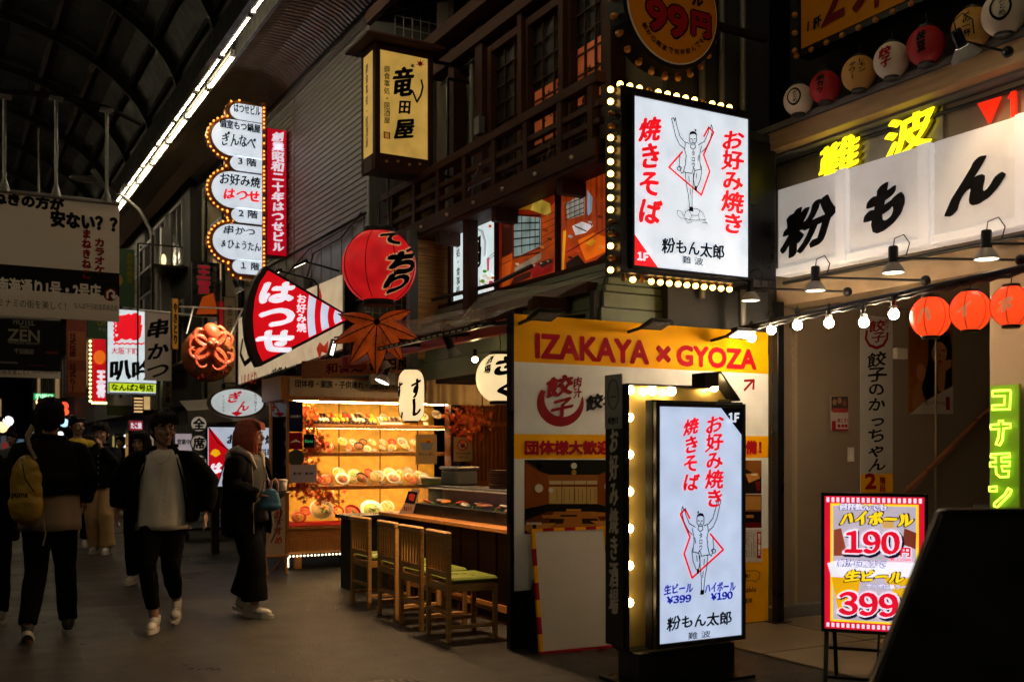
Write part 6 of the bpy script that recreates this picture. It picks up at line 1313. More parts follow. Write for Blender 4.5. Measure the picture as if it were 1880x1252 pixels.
# ---- wood-framed easel board
s = Sg('easel_board', 'white easel board in a wooden frame with red handwriting beside the display case', 'notice board', pB(11.5, 508, 965), 8)
a, c, b, t = s.prect(484, 884, 1020, 524); mb = MB(); mb.box(a, c, b, t, -.01, 0); mb.build('sheet', pm('b8a890'), s.root); s.ring(484, 884, 1020, 524, OAK, .025, 'frame', -.03, .01)
s.text('大人気', 494, 892, 512, 925, pm('a01818'), vert=True, bold=.03, brush=1); s.text('おすすめ', 503, 936, 520, 998, pm('a01818'), vert=True, bold=.03, brush=1)
g = -s.p.z
for x in (a+.02, c-.0): mb = MB(); mb.bar((x, b, -.01), (x-.02, g, .08), .03); mb.build('leg', OAK, s.root); mb = MB(); mb.bar((x, b, -.04), (x, g, -.3), .025); mb.build('leg', OAK, s.root)

# ================================================================= banners and signs farther down the street
def flat(name, lab, B, x0, yt, yb, x1, m, cat='sign', house=True, th=.02, group=None, box=.12):
    s = Sg(name, lab, cat, pB(B, (x0+x1)/2, (yt+yb)/2), 0, group)
    s.slab(x0, yt, yb, x1, m, 'lit_panel' if house else 'cloth', -th, 0, bev=0)
    if house: s.slab(x0, yt, yb, x1, BMET, 'housing', -box-.001-th, -th-.001, .012)
    return s
CLO = mat('white_banner_cloth', (.8, .74, .68), .8, 0, .06, 2); 
for nm_ in ('white_banner_cloth',):
    n = CLO.node_tree; b = n.nodes['Principled BSDF']; tl = n.nodes.new('ShaderNodeBsdfTranslucent'); mx = n.nodes.new('ShaderNodeMixShader'); tl.inputs[0].default_value = (.9, .82, .74, 1); mx.inputs[0].default_value = .5
    n.links.new(b.outputs[0], mx.inputs[1]); n.links.new(tl.outputs[0], mx.inputs[2]); n.links.new(mx.outputs[0], n.nodes['Material Output'].inputs[0])
DCL = mat('black_banner_cloth', (.012, .013, .012), .9, spec=.1)
s = flat('street_banner', 'large hanging white banner with black lettering and a black band near the bottom', 14, -95, 341, 573, 219, CLO, 'banner', False)
a, c, b, t = s.prect(-95, 341, 573, 219)
H_ = t-b; met(s, a, c, b+H_*.235-.03, b+H_*.235+.0-.03+.30, DCL, z=.001); 
s.text('まねきの方が', -40, 356, 118, 381, BLK, bold=.07, z=.004); s.text('安ない？？', 92, 391, 216, 423, BLK, bold=.07, z=.004)
s.text('カラオケ', 173, 438, 192, 503, pm('8a1820'), vert=True, bold=.06, z=.004); s.text('まねきねこ', 150, 421, 168, 512, pm('8a1820'), vert=True, bold=.06, z=.004)
s.text('南海通り1号・2号店', -6, 515, 185, 546, pm('f0e8dc'), bold=.05, z=.006); s.poly(blob(203, 541, 13, 12), pm('6a1018'), z=.005); s.strokes([[(197, 547), (197, 537), (203, 533), (209, 537), (209, 547)], [(205, 543), (209, 548), (214, 543)]], .025, WHT, z=.008)
s.text('ミナミの街を美しく！', -4, 551, 121, 566, BLK, bold=0, z=.004); s.text('なんば千日前道具商店会', 136, 558, 216, 569, BLK, bold=.0, z=.004)
mb = MB(); mb.tube([(a, t+.01, 0), (c, t+.01, 0)], .03, 8); mb.build('top_pole', GREYM, s.root)
for px, py in ((8, 178), (103, 182), (196, 203)):
    x, z = s.L(px, py); mb = MB(); mb.tube([(x, t, 0), (x, z, 0)], .022, 8); mb.build('hanging_pole', GREYM, s.root); mb = MB(); mb.tube([(x, t+.0, 0), (x, t+.16, 0)], [.07, .025], 10); mb.build('pole_foot', GREYM, s.root)
    mb = MB(); mb.cb((x, z, 0), (.16, .04, .1)); mb.build('ceiling_clamp', GREYM, s.root)
mb = MB(); pts = [s.L(*q) for q in ((-60, 172), (8, 174), (103, 180), (196, 203), (260, 232))]; mb.tube([(x, z+.03, 0) for x, z in pts], .035, 8); mb.build('cross_tie', RIB, s.root)
s = flat('dark_hotel_banner', 'black hanging banner with white hotel lettering below the big white banner', 17, -60, 580, 690, 111, DCL, 'banner', False)
a, c, b, t = s.prect(-60, 580, 690, 111); met(s, a, c, b, b+(t-b)*.12, CLO, z=.001)
for t_, q in (('HOTEL', (24, 585, 64, 597)), ('WITH', (36, 598, 53, 603)), ('ZEN', (14, 605, 73, 627)), ('TIMELESS RESORT', (14, 628, 73, 632)), ('千日前店', (26, 640, 62, 650))): s.text(t_, *q, pm('8a8478'), bold=.03, z=.004)
s.text('の街を美しく！', -4, 678, 52, 688, BLK, bold=0, z=.004); s.text('なんば千日前商店会', 60, 678, 106, 686, BLK, bold=0, z=.004); s.rect(84, 645, 107, 650, pm('6a2018')); s.rect(52, 670, 84, 672, pm('8a2018')); s.rect(0, 663, 32, 668, pm('6a6458'))
mb = MB(); mb.tube([(a, t+.01, 0), (c, t+.01, 0)], .025, 8); mb.tube([(c-.3, t, 0), (c-.3, t+2.9, 0)], .015, 6); mb.build('top_pole', GREYM, s.root)
s = flat('green_banner', 'tall dark green banner with yellow characters behind the big white banner', 19, 205, 455, 562, 247, mat('dark_green_cloth', (.015, .06, .02), .7), 'banner', False); s.text('お好み焼き', 232, 464, 245, 520, pm('6a6010'), vert=True, bold=.05, z=.004); s.poly(blob(218, 515, 7, 10), pm('a0781a'), z=.004)
s = flat('chicken_sign', 'bright white backlit sign with a big red character and black brush strokes', 20.2, 198, 567, 722, 287, em('c8d4d8', 1.0), 'shop sign')
s.text('鶏', 209, 572, 262, 630, LRED, bold=.08, brush=.5, z=.004); s.strokes([[(209+((k % 2)*3), 575+k*4) for k in range(14)], [(209+k*5, 632-(k % 2)*2) for k in range(12)]], .03, LRED, z=.004); s.text('大阪下町', 204, 638, 254, 651, em('c02840', .7), bold=.02, z=.004); s.text('叭吟', 201, 658, 282, 700, LBLK, bold=.05, brush=.4, z=.004)
s.rect(200, 703, 285, 720, em('c8e020', .9), z=.003); s.ring(201, 703, 720, 286, LBLK, .02, 'print', .002, .006); s.text('なんば2号店', 204, 705, 282, 718, LBLK, bold=.04, z=.008)
s = flat('brush_banner', 'pale hanging cloth banner with three black brush characters on a white pole', 19, 266, 572, 698, 315, CLO, 'banner', False)
for i, (ch, y0, y1) in enumerate((('串', 584, 622), ('か', 630, 662), ('つ', 668, 694))): s.text(ch, 270, y0, 310, y1, BLK, bold=.055, brush=1, z=.004)
a, c, b, t = s.prect(266, 572, 698, 315); mb = MB(); mb.tube([(a-.1, t+.02, 0), (c+1.6, t-.05, 0)], .02, 8); mb.build('pole', WHITE, s.root); mb = MB(); mb.tube([(a-.12, t+1.2, 0), (a-.12, b, 0)], .015, 6); mb.tube([(c+.2, t+1.2, 0), (a-.12, t+1.2, 0)], .015, 6); mb.build('hanging_frame', BMET, s.root)
s = flat('red_gyoza_sign', 'narrow red backlit sign with white characters and bulb border far down the street', 30, 170, 588, 736, 194, em('c80818', .7), 'shop sign')
s.text('餃', 176, 590, 191, 618, em('e8e4ee', .9), bold=.05, z=.004); s.poly(blob(183, 656, 11, 13), em('e86818', .8), z=.004); s.text('王将', 177, 680, 194, 730, em('e8e4ee', .9), vert=True, bold=.06, z=.004)
a, c, b, t = s.prect(170, 588, 736, 194); bulbs(s, [((a-.06, b+(t-b)*k/19), (0, 0)) for k in range(20)]+[((a+(c-a)*k/5, b-.05), (0, 0)) for k in range(6)], .035, 0, emi('yellow_bulb', (1, .75, .25), 5, 0), key='yb', socket=False, dark=0)
s = flat('orange_banner', 'long faded red and orange vertical banner left of the red bulb sign', 26, 122, 578, 728, 159, mat('faded_red_cloth', (.2, .035, .015), .7, 0, .3, 2), 'banner', False); s.rect(125, 608, 157, 662, mat('faded_orange_cloth', (.35, .1, .03), .7), z=.002); s.rect(125, 680, 157, 720, mat('faded_orange_cloth', (.35, .1, .03), .7), z=.002); s.text('日式拉面', 127, 612, 140, 655, pm('4a1008'), vert=True, bold=.05, z=.005); s.text('日式らー', 127, 668, 140, 718, pm('4a1008'), vert=True, bold=.05, z=.005)
s = flat('green_shop_sign', 'dark green sign with yellow letters between the red and white signs', 27, 161, 578, 620, 197, mat('dark_green_cloth', (.015, .06, .02), .7), 'sign'); s.text('CH', 178, 588, 194, 598, pm('7a7010'), bold=.05, z=.004); s.text('千日', 180, 602, 194, 608, pm('908a80'), bold=.02, z=.004)
s = flat('black_red_sign', 'black vertical sign with outlined red characters above the octopus', 17, 355, 480, 577, 403, mat('black_enamel', (.015, .015, .015), .3), 'sign'); s.text('王宮', 362, 488, 386, 540, em('a01828', .35), vert=True, bold=.05, outline=pm('8a8580')); s.text('道頓堀ホテル', 390, 490, 398, 548, pm('8a8580'), vert=True, bold=.0); s.poly([(360, 577), (372, 545), (392, 538), (400, 577)], em('c85010', .3), z=.003)
s = flat('slatted_lamp_sign', 'louvred warm lamp panel glowing under the white chicken sign', 25, 244, 727, 759, 295, mat('dark_lamp_box', (.03, .02, .015), .5), 'lamp sign')
for k in range(5):
    for x0, x1 in ((246, 262), (282, 293)): s.rect(x0, 730+k*6, x1, 733+k*6, emi('warm_slat_glow', (1, .6, .25), .9, .1), 'lit_slat', .002)
s.rect(264, 728, 280, 752, em('e0b878', .7), 'lit_panel', .002)
s = flat('green_lit_sign', 'small green glowing sign over the heads far down the street', 34, 62, 722, 734, 100, emi('green_glow', (.01, .35, .1), .9, .1), 'sign'); s.text('非常口', 65, 723, 97, 733, em('c0ffd8', 1), bold=.05, z=.004)
s = flat('olive_sign', 'dim olive sign board under the white chicken sign', 26, 197, 745, 761, 241, mat('olive_board', (.06, .08, .015), .6), 'sign'); s = flat('blue_white_sign', 'tiny glowing pale blue lettering sign far down the street', 33, 208, 762, 772, 230, mat('black_enamel', (.015, .015, .015), .3), 'sign'); s.text('珈琲', 209, 763, 229, 771, em('a0d0d8', 1), bold=.05, z=.004)
s = flat('brown_panel_sign', 'brown hanging sign with faded characters right of the brush banner', 18.5, 300, 700, 745, 315, mat('brown_board', (.09, .06, .035), .7), 'sign'); s.text('チン横', 303, 702, 312, 740, BLK, vert=True, bold=.03, z=.004)
# awning strip and far shop fronts
aw = thing('grey_awning', 'plain grey shop awning edge behind the oval sign', 'awning', (3.2, 15.5, 0)); q0, q1 = pB(15.5, 300, 738), pB(15.5, 392, 755)
mb = MB(); mb.add([(0, 0, q0.z-.12), (1.3, 0, q0.z+.0), (1.3, 0, q0.z-.22), (0, 0, q0.z-.32), (0, .6, q0.z+.05), (1.3, .6, q0.z+.15)], [(0, 1, 2, 3), (0, 4, 5, 1)]); mb.build('cloth', mat('grey_awning_cloth', (.2, .18, .16), .7), aw)
def far_case(lab, B, x0, x1, y0, y1, col_, st):
    a, c = pB(B, x0, 820).x, pB(B, x1, 820).x; zt, zb = pB(B, x0, y0).z, pB(B, x0, y1).z
    t = thing('shop_cabinet', lab, 'shop cabinet', ((a+c)/2, B, 0)); w_ = (c-a)/2
    mb = MB(); mb.box(-w_, w_, 0, .5, 0, max(zb, .1)); mb.build('base', DWOODH, t); mb = MB(); mb.box(-w_, w_, .45, .5, zb, zt); mb.build('rear_panel', emi('cabinet_glow_'+lab[:5], col_, st, .3, 2), t)
    for k in range(3): z = zb+(zt-zb)*(k+.3)/3.2; mb = MB(); mb.box(-w_, w_, .1, .44, z, z+.02); mb.build('shelf', DWOODH, t); mb = MB(); [mb.ell((-w_+.1+j*(2*w_-.2)/4, .2, z+.05), (.06, .06, .04), None, 7, 5) for j in range(5)]; mb.build('goods', FO['brown'], t)
    for x in (-w_, w_): mb = MB(); mb.box(x-.02, x+.02, 0, .03, zb, zt+.05); mb.build('frame_post', BMET, t)
    mb = MB(); mb.box(-w_, w_, 0, .5, zt, zt+.05); mb.build('top', BMET, t)
far_case('warm glowing glass cabinet behind the white-shirted man', 20, 238, 265, 795, 880, (1, .5, .15), .25)
s = flat('pale_round_lightbox', 'pale pinkish lit box sign between the white-shirted man and the character discs', 18, 322, 796, 842, 352, em('a89aa0', .6), 'shop sign'); s.text('営業中', 325, 806, 349, 816, LBLK, bold=.03, z=.004)
s = flat('small_red_sign', 'small dim red and white sign above the warm glowing cabinet', 22, 238, 772, 790, 262, em('a83040', .5), 'shop sign'); s.text('たこ焼', 240, 775, 260, 787, em('e8e4ee', .9), bold=.04, z=.004)
s = flat('hanging_menu_sign', 'pale menu strip hanging in the dark shop behind the grey top person', 19, 268, 800, 850, 282, em('b8a890', .4), 'sign'); s.text('酒肴', 271, 806, 279, 840, LBLK, vert=True, bold=.03, z=.004)
s = flat('left_shop_sign', 'dim blue-grey lit shop panel low at the left edge behind the yellow bag', 30, -8, 800, 872, 22, em('50545c', .35), 'shop sign'); s.text('本', 2, 810, 16, 830, em('a02020', .5), bold=.04, z=.004)
s = flat('small_white_sign', 'small white lit sign with a red edge far down the street beside the parasols', 38, 100, 800, 818, 118, em('b8c0c8', .6), 'sign'); s.rect(100, 814, 118, 818, em('c02020', .6), z=.003)
s = flat('amber_strip_sign', 'dim amber vertical strip sign right of the white brush banner', 18.2, 317, 548, 640, 327, em('a06a20', .35), 'sign'); s.text('やきとり', 318, 556, 326, 632, LBLK, vert=True, bold=.04, z=.004)
s = flat('pale_pillar_sign', 'pale beige pillar sign with faint dark writing right of the octopus', 16.9, 412, 545, 702, 432, mat('pale_beige_board', (.4, .33, .22), .7), 'sign'); s.text('串焼居酒屋', 417, 560, 427, 680, pm('4a3a28'), vert=True, bold=.0, z=.004)
s = flat('thin_red_sign', 'thin red vertical sign just above the octopus hanger', 16.7, 403, 553, 622, 410, em('a01018', .3), 'sign')
s = flat('far_amber_sign', 'small amber lit sign low in the dark far end of the street', 40, 128, 762, 774, 150, em('b07828', .5), 'shop sign'); s.text('酒場', 131, 763, 147, 773, LBLK, bold=.04, z=.004)
s = flat('far_blue_sign', 'small pale blue lit sign in the dark far end near the left edge', 42, 24, 806, 816, 44, em('6080a0', .4), 'shop sign')
far_case('yellow vending cabinet farther along beside the white light strip', 26, 212, 227, 800, 905, (.9, .7, .2), .35)
s = flat('white_light_strip', 'thin vertical white tube lamp beside the yellow cabinet', 25.8, 228, 798, 862, 231, emi('white_strip_glow', (.9, 1, .9), 2.5, 0), 'lamp')
rr = random.Random(21)
for i, (x, y, c_, B, r) in enumerate([(4, 785, (1, .6, .25), 30, .16), (9, 779, (1, .8, .5), 32, .16), (15, 773, (.9, .9, .9), 34, .18), (118, 745, (1, .06, .02), 40, .18), (120, 756, (1, .08, .02), 40, .15), (57, 792, (.9, .9, .8), 40, .1), (111, 797, (.9, .95, .9), 40, .12), (5, 809, (.1, .2, 1), 36, .12), (175, 798, (.9, .95, 1), 40, .16), (206, 799, (.8, .9, 1), 40, .16), (214, 799, (.8, .9, 1), 40, .12), (224, 797, (.8, .9, 1), 40, .12), (175, 767, (.7, .8, .6), 44, .1), (72, 738, (1, .6, .3), 33.8, .12), (118, 776, (.3, .5, .7), 42, .2)]):
    p = pB(B, x, y); names = ['amber', 'pale amber', 'white', 'red', 'lower red', 'tiny white', 'bright white', 'blue', 'cool white', 'bluish', 'bluish small', 'pale bluish', 'greenish', 'orange', 'dim blue']
    o = thing('distant_lamp', '%s lamp far down the dark street, %s' % (names[i], ['of the backpack strap', 'of the ears of the nearest walker', 'just over the passers-by', 'above the yellow shirt', 'just above the glasses wearer', 'left of the near walker neck', 'beside the near walker ear', 'left of the backpack', 'between two walkers', 'beside the cabinet top', 'next to the cabinet top', 'over the cabinet', 'over the parasols', 'under the green sign', 'beside the red lamps'][i]), 'lamp', p)
    mb = MB(); mb.ell((0, 0, 0), r*.8, None, 10, 8); mb.build('globe', emi('far_glow_%d' % i, c_, 2.2, 0), o); mb = MB(); mb.tube([(0, .05, r*.7), (0, .05, r*1.6)], .02, 5); mb.build('stem', BMET, o)
# curved lamp arm and grey column at the ochre building
cl_ = thing('curved_street_lamp', 'tall steel street lamp with a long curved arm left of the brush signs', 'street lamp', pB(21, 288, 820)); cl_.location.z = 0
x0 = cl_.location.x; pts = [pB(21, *q) for q in ((152, 328), (190, 340), (225, 360), (255, 385), (275, 420), (285, 460), (288, 515))]; mb = MB(); mb.tube([Vector((p.x-x0, 0, p.z)) for p in pts]+[Vector((0, 0, 0))], .035, 8); mb.build('curved_pole', GREYM, cl_)
p = pts[0]; mb = MB(); mb.ell((p.x-x0, 0, p.z), (.25, .12, .06)); mb.build('lamp_head', GREYM, cl_)
gcn = thing('grey_column', 'square grey steel column with a small oval lamp beside the curved street lamp', 'column', (pB(22, 303, 820).x, 22, 0)); mb = MB(); mb.box(-.09, .09, -.09, .09, 0, 6.0); mb.build('shaft', GREYM, gcn); z = pB(22, 299, 480).z; mb = MB(); mb.ell((-.05, -.12, z), (.05, .04, .13)); mb.build('lamp', emi('small_oval_lamp', (1, .8, .4), 1.5, 0), gcn)
for i, (x, y) in enumerate(((505, 500), (553, 483))):
    p = pB(12.6, x, y); o = thing('sign_lamp', ['black lamp on a bent arm above the fan sign, the lower one', 'black lamp on a bent arm at the foot of the narrow red sign'][i], 'lamp', p)
    mb = MB(); mb.cb((-.02, 0, 0), (.2, .1, .03), Matrix.Rotation(R(-28), 4, 'Y')); mb.build('head', BMET, o); mb = MB(); mb.cb((-.03, 0, -.02), (.14, .07, .006), Matrix.Rotation(R(-28), 4, 'Y')); mb.build('lens', emi('sign_lamp_lens', (1, .9, .7), 3, 0), o)
    mb = MB(); mb.tube([(.06, 0, .02), (.3, 0, -.02), (.5, 0, -.06), (.56, 0, -.12), (.56, 0, -.32)], .013, 7); mb.build('arm', BMET, o)
p = pB(10.6, 610, 640); o = thing('black_flood_lamp', 'small black flood lamp lit on a hooked arm under the fan sign tip', 'lamp', p); mb = MB(); mb.cb((0, 0, 0), (.07, .05, .2), Matrix.Rotation(R(15), 4, 'Y')); mb.build('head', BMET, o); mb = MB(); mb.cb((.0, -.027, 0), (.035, .004, .15), Matrix.Rotation(R(15), 4, 'Y')); mb.build('lens', emi('sign_lamp_lens', (1, .9, .7), 3, 0), o); mb = MB(); mb.tube([(.02, 0, .12), (.12, 0, .14), (.15, 0, .05), (.12, 0, -.06)], .01, 6); mb.build('arm', BMET, o)

# ---- octopus sculpture
p = pB(15, 383, 652)
oc = thing('octopus_sign', 'red octopus sculpture with curling arms on a round dumpling plate', 'sculpture sign', p, (0, 0, 0))
OR_ = mat('glossy_octopus_red', (.85, .13, .05), .3, 0, .1, 5); mb = MB(); mb.lathe([(.0001, -.04), (.37, -.04), (.39, 0), (.34, .05), (.0001, .08)], 32, Matrix.Rotation(R(90), 4, 'X')); mb.build('plate', mat('orange_brown_plate', (.45, .14, .03), .5, 0, .4, 8, .5, 20), oc)
mb = MB(); rr = random.Random(4)
for k in range(60): a_ = rr.uniform(0, 6.28); q = rr.uniform(.1, .35); mb.ell((q*math.cos(a_), -.07, q*math.sin(a_)), rr.uniform(.012, .03), None, 6, 4)
tag(mb.build('crumb_topping', mat('dumpling_topping', (.3, .12, .04), .6, 0, .4), oc), kind='stuff')
mb = MB(); mb.ell((-.0, -.16, .30), (.13, .12, .15), Matrix.Rotation(R(-12), 3, 'Y'), 18, 12); mb.ell((.0, -.2, .16), (.09, .09, .1), None, 14, 9); hd = mb.build('head', OR_, oc)
for sx in (-.045, .045): mb = MB(); mb.ell((sx, -.28, .15), .026, None, 10, 7); mb.build('eye', mat('cream_eye', (.7, .6, .4), .3), oc); mb = MB(); mb.ell((sx, -.302, .15), .010, None, 8, 6); mb.build('pupil', BLK, oc)
SUK = mat('sucker_pink', (.8, .3, .2), .4)
for k in range(8):
    a0 = R(-170+k*49); pts = []; sgn = -1 if k % 2 else 1
    for j in range(15):
        t_ = j/14; ang = a0+sgn*(t_**1.6)*4.2; step = .045*(1-.3*t_)
        if j == 0: q = Vector((.05*math.cos(a0), -.18, .1+.05*math.sin(a0)))
        else: q = pts[-1]+Vector((math.cos(ang)*step, -.006*math.sin(t_*5), math.sin(ang)*step-.002))
        pts.append(q)
    rs = [.045*(1-j/14)**.75+.008 for j in range(15)]; mb = MB(); mb.tube(pts, rs, 10); ar_ = mb.build('tentacle', OR_, oc)
    mb = MB(); [mb.ell(pts[j]+Vector((0, -rs[j]*.85, -rs[j]*.3)), rs[j]*.3, None, 6, 4) for j in range(2, 14)]; mb.build('sucker', SUK, ar_)
o = textmb('takoyaki', .48, .1, brush=1, bold=.05, slope=.3).build('lettering', pm('8a1008'), oc); o.location = (.06, -.1, -.26); o.rotation_euler = (R(90), 0, 0)
mb = MB(); mb.tube([(-.3, .05, .3), (-.2, .05, .7)], .012, 6); mb.tube([(.3, .05, .25), (.5, .05, .7)], .012, 6); mb.tube([(-.4, .05, .68), (1.1, .05, .72)], .014, 6); mb.build('hanger', WHITE, oc)
o = spot(pB(14.4, 437, 530), 'small black lamp on a long arm lighting the octopus sculpture', -25, Vector((.8, .2, .05)), 'track spots')
l = bpy.data.objects.new('lamp_light', bpy.data.lights.new('lamp_light', 'SPOT')); col.objects.link(l); l.parent = o; l.location = (-.03, 0, -.07)
l.data.energy = 130; l.data.color = (1, .75, .5); l.data.spot_size = R(80); l.data.spot_blend = .6; l.data.shadow_soft_size = .04; l.rotation_euler = (R(32), R(24), 0)
# trolley
p = pZ(0, 378, 990); tr_ = thing('trolley', 'dark trolley with pale crates parked behind the white-shirted man', 'trolley', p)
mb = MB(); mb.box(-.4, .45, -.2, .35, .16, .2); mb.build('deck', BMET, tr_)
for x in (-.32, .36):
    for y in (-.14, .28): mb = MB(); mb.lathe([(.0001, -.02), (.06, -.02), (.06, .02), (.0001, .02)], 14, Matrix.Translation((x, y, .075)) @ Matrix.Rotation(R(90), 4, 'Y')); mb.build('wheel', BLACK, tr_); mb = MB(); mb.box(x-.02, x+.02, y-.02, y+.02, .08, .16); mb.build('caster_fork', GREYM, tr_)
mb = MB(); mb.tube([(.44, .33, .2), (.44, .33, 1.0), (.44, -.18, 1.0), (.44, -.18, .2)], .015, 7); mb.build('handle', GREYM, tr_)
for i, x in enumerate((-.2, .2)):
    c_ = thing('crate', ['pale plastic crate on the left half of the trolley', 'pale plastic crate on the right half of the trolley'][i], 'crate', (p.x+x, p.y+.05, .202), group='crates on the trolley'); CR = mat('pale_blue_crate', (.4, .45, .5), .5)
    for a_ in ((-.17, .17, -.2, -.19), (-.17, .17, .19, .2), (-.17, -.16, -.19, .19), (.16, .17, -.19, .19)):
        for z in (0, .1, .2): mb = MB(); mb.box(*a_, z, z+.06); mb.build('crate_slat', CR, c_)
        
for (x0, y0, x1, y1) in ((882, 300, 818, 442), (1015, 250, 985, 360)):
    a, b_ = pA(4.25, x0, y0), pA(4.4, x1, y1); o = thing('steel_wire', 'thin steel wire slanting in front of the photo panel, %s' % ('nearer the dark post' if x0 < 1000 else 'over the second room picture'), 'wire', a); mb = MB(); mb.tube([(0, 0, 0), b_-a], .004, 5); mb.build('strand', STEEL, o)

# ================================================================= people
HAIRB = mat('black_hair', (.008, .006, .005), .75, 0, .3, 60, spec=.2); HAIRR = mat('copper_hair', (.34, .06, .03), .65, 0, .35, 60)
BLKC = mat('black_cloth', (.0045, .0045, .005), .95, 0, .3, 8, .3, 60, spec=.08); TEE = mat('white_cotton', (.78, .71, .62), .8, 0, .06, 6, .2, 60); NAVY = mat('navy_cloth', (.008, .009, .013), .9, 0, .2, spec=.1)
KHA = mat('khaki_cloth', (.45, .28, .12), .8, 0, .1, 6, .2, 60); YT = mat('yellow_cotton', (.8, .55, .04), .8, 0, .08); BGS = mat('beige_shirt_cloth', (.36, .25, .17), .8, 0, .08, 6, .2, 60)
SHOE = mat('white_sneaker', (.55, .53, .48), .55); SOLE = mat('rubber_sole', (.5, .48, .42), .7); LACE = mat('black_laces', (.01, .01, .01), .6)
def remesh(mb, name, m, parent, vox=.011, sm=4, disp=0, dfreq=6):
    me = mb.mesh('tmp', m); o = put('tmp', me); md = o.modifiers.new('r', 'REMESH'); md.mode = 'VOXEL'; md.voxel_size = vox; s = o.modifiers.new('s', 'SMOOTH'); s.iterations = sm; s.factor = .5
    dg = bpy.context.evaluated_depsgraph_get(); r = bpy.data.meshes.new_from_object(o.evaluated_get(dg)); bpy.data.objects.remove(o); r.name = name
    if disp:
        for v, nn in zip(r.vertices, [Vector(q.vector) for q in r.vertex_normals]):
            c = v.co; k = noise.noise(Vector((c.x*dfreq, c.y*dfreq, c.z*dfreq*1.8)))+.6*noise.noise(Vector((c.x*dfreq*2.5+c.z*9, c.y*dfreq*2.5, c.z*dfreq*3))); v.co = c+nn*k*disp
    r.materials.clear(); r.materials.append(m); r.polygons.foreach_set('use_smooth', [True]*len(r.polygons)); return put(name, r, parent)
def loft(rings, n=36, gap=0, thick=.015, fold=.006, seed=0, dirn=-90):
    """cloth shell round the body; rings = (z, rx, ry, cx, cy); gap = open front, in degrees"""
    vs = []; m = n+(1 if gap else 0); R_ = []
    for (z, rx, ry, cx, cy) in rings: R_.append((z, rx, ry, cx, cy))
    fine = []
    for a, b in zip(R_, R_[1:]):
        for k in range(4): t = k/4; fine.append(tuple(p+(q-p)*t for p, q in zip(a, b)))
    fine.append(R_[-1]); mb = MB()
    for inner in (0, 1):
        for (z, rx, ry, cx, cy) in fine:
            for i in range(m):
                q = R(dirn+gap/2+(360-gap)*i/n); f = fold*(noise.noise(Vector((math.cos(q)*3.2+seed, math.sin(q)*3.2, z*5)))*1.6+.5*math.sin(q*9+z*7+seed))
                k = f-(thick if inner else 0); vs.append((cx+(rx+k)*math.cos(q), cy+(ry+k)*math.sin(q), z+(.004*math.sin(q*5+seed) if z == fine[-1][0] or z == fine[0][0] else 0)))
    L_ = len(fine); fs = []
    def idx(s_, j, i): return s_*L_*m+j*m+(i % m)
    for j in range(L_-1):
        for i in range(n): fs.append((idx(0, j, i), idx(0, j, i+1), idx(0, j+1, i+1), idx(0, j+1, i))); fs.append((idx(1, j, i), idx(1, j+1, i), idx(1, j+1, i+1), idx(1, j, i+1)))
    for i in range(n): fs.append((idx(0, 0, i), idx(1, 0, i), idx(1, 0, i+1), idx(0, 0, i+1))); fs.append((idx(0, L_-1, i), idx(0, L_-1, i+1), idx(1, L_-1, i+1), idx(1, L_-1, i)))
    if gap:
        for j in range(L_-1): fs.append((idx(0, j, 0), idx(0, j+1, 0), idx(1, j+1, 0), idx(1, j, 0))); fs.append((idx(0, j, n), idx(1, j, n), idx(1, j+1, n), idx(0, j+1, n)))
    return mb.add(vs, fs, True)
def hand(mb, w, d, side, curl=.5):
    """palm, four bent fingers and a thumb at wrist w, pointing along d"""
    w = Vector(w); d = Vector(d).normalized(); sd = Vector((side, 0, 0)); pn = d.cross(sd).normalized()*side; sd = pn.cross(d).normalized()
    fwd = Vector((0, -1, 0)); fwd = (fwd-d*fwd.dot(d)).normalized(); nrm = -d.cross(fwd).normalized()*side
    mb.ell(w+d*.045, (.022, .042, .05), None, 10, 8)
    for k in range(4):
        b = w+d*.08+fwd*(.03-.02*k); l = (.068, .075, .07, .055)[k]; m_ = b+d*l*.5-nrm*-.008*side; t = m_+(d*(1-curl)+(-sd*0)+Vector((-side, 0, 0))*curl*.8).normalized()*l*.5
        mb.tube([b-d*.03, b, m_, t], [.0105, .0105, .0095, .0075], 8)
    mb.tube([w+d*.03+fwd*.025, w+d*.06+fwd*.055, w+d*.09+fwd*.062], [.013, .012, .009], 8)
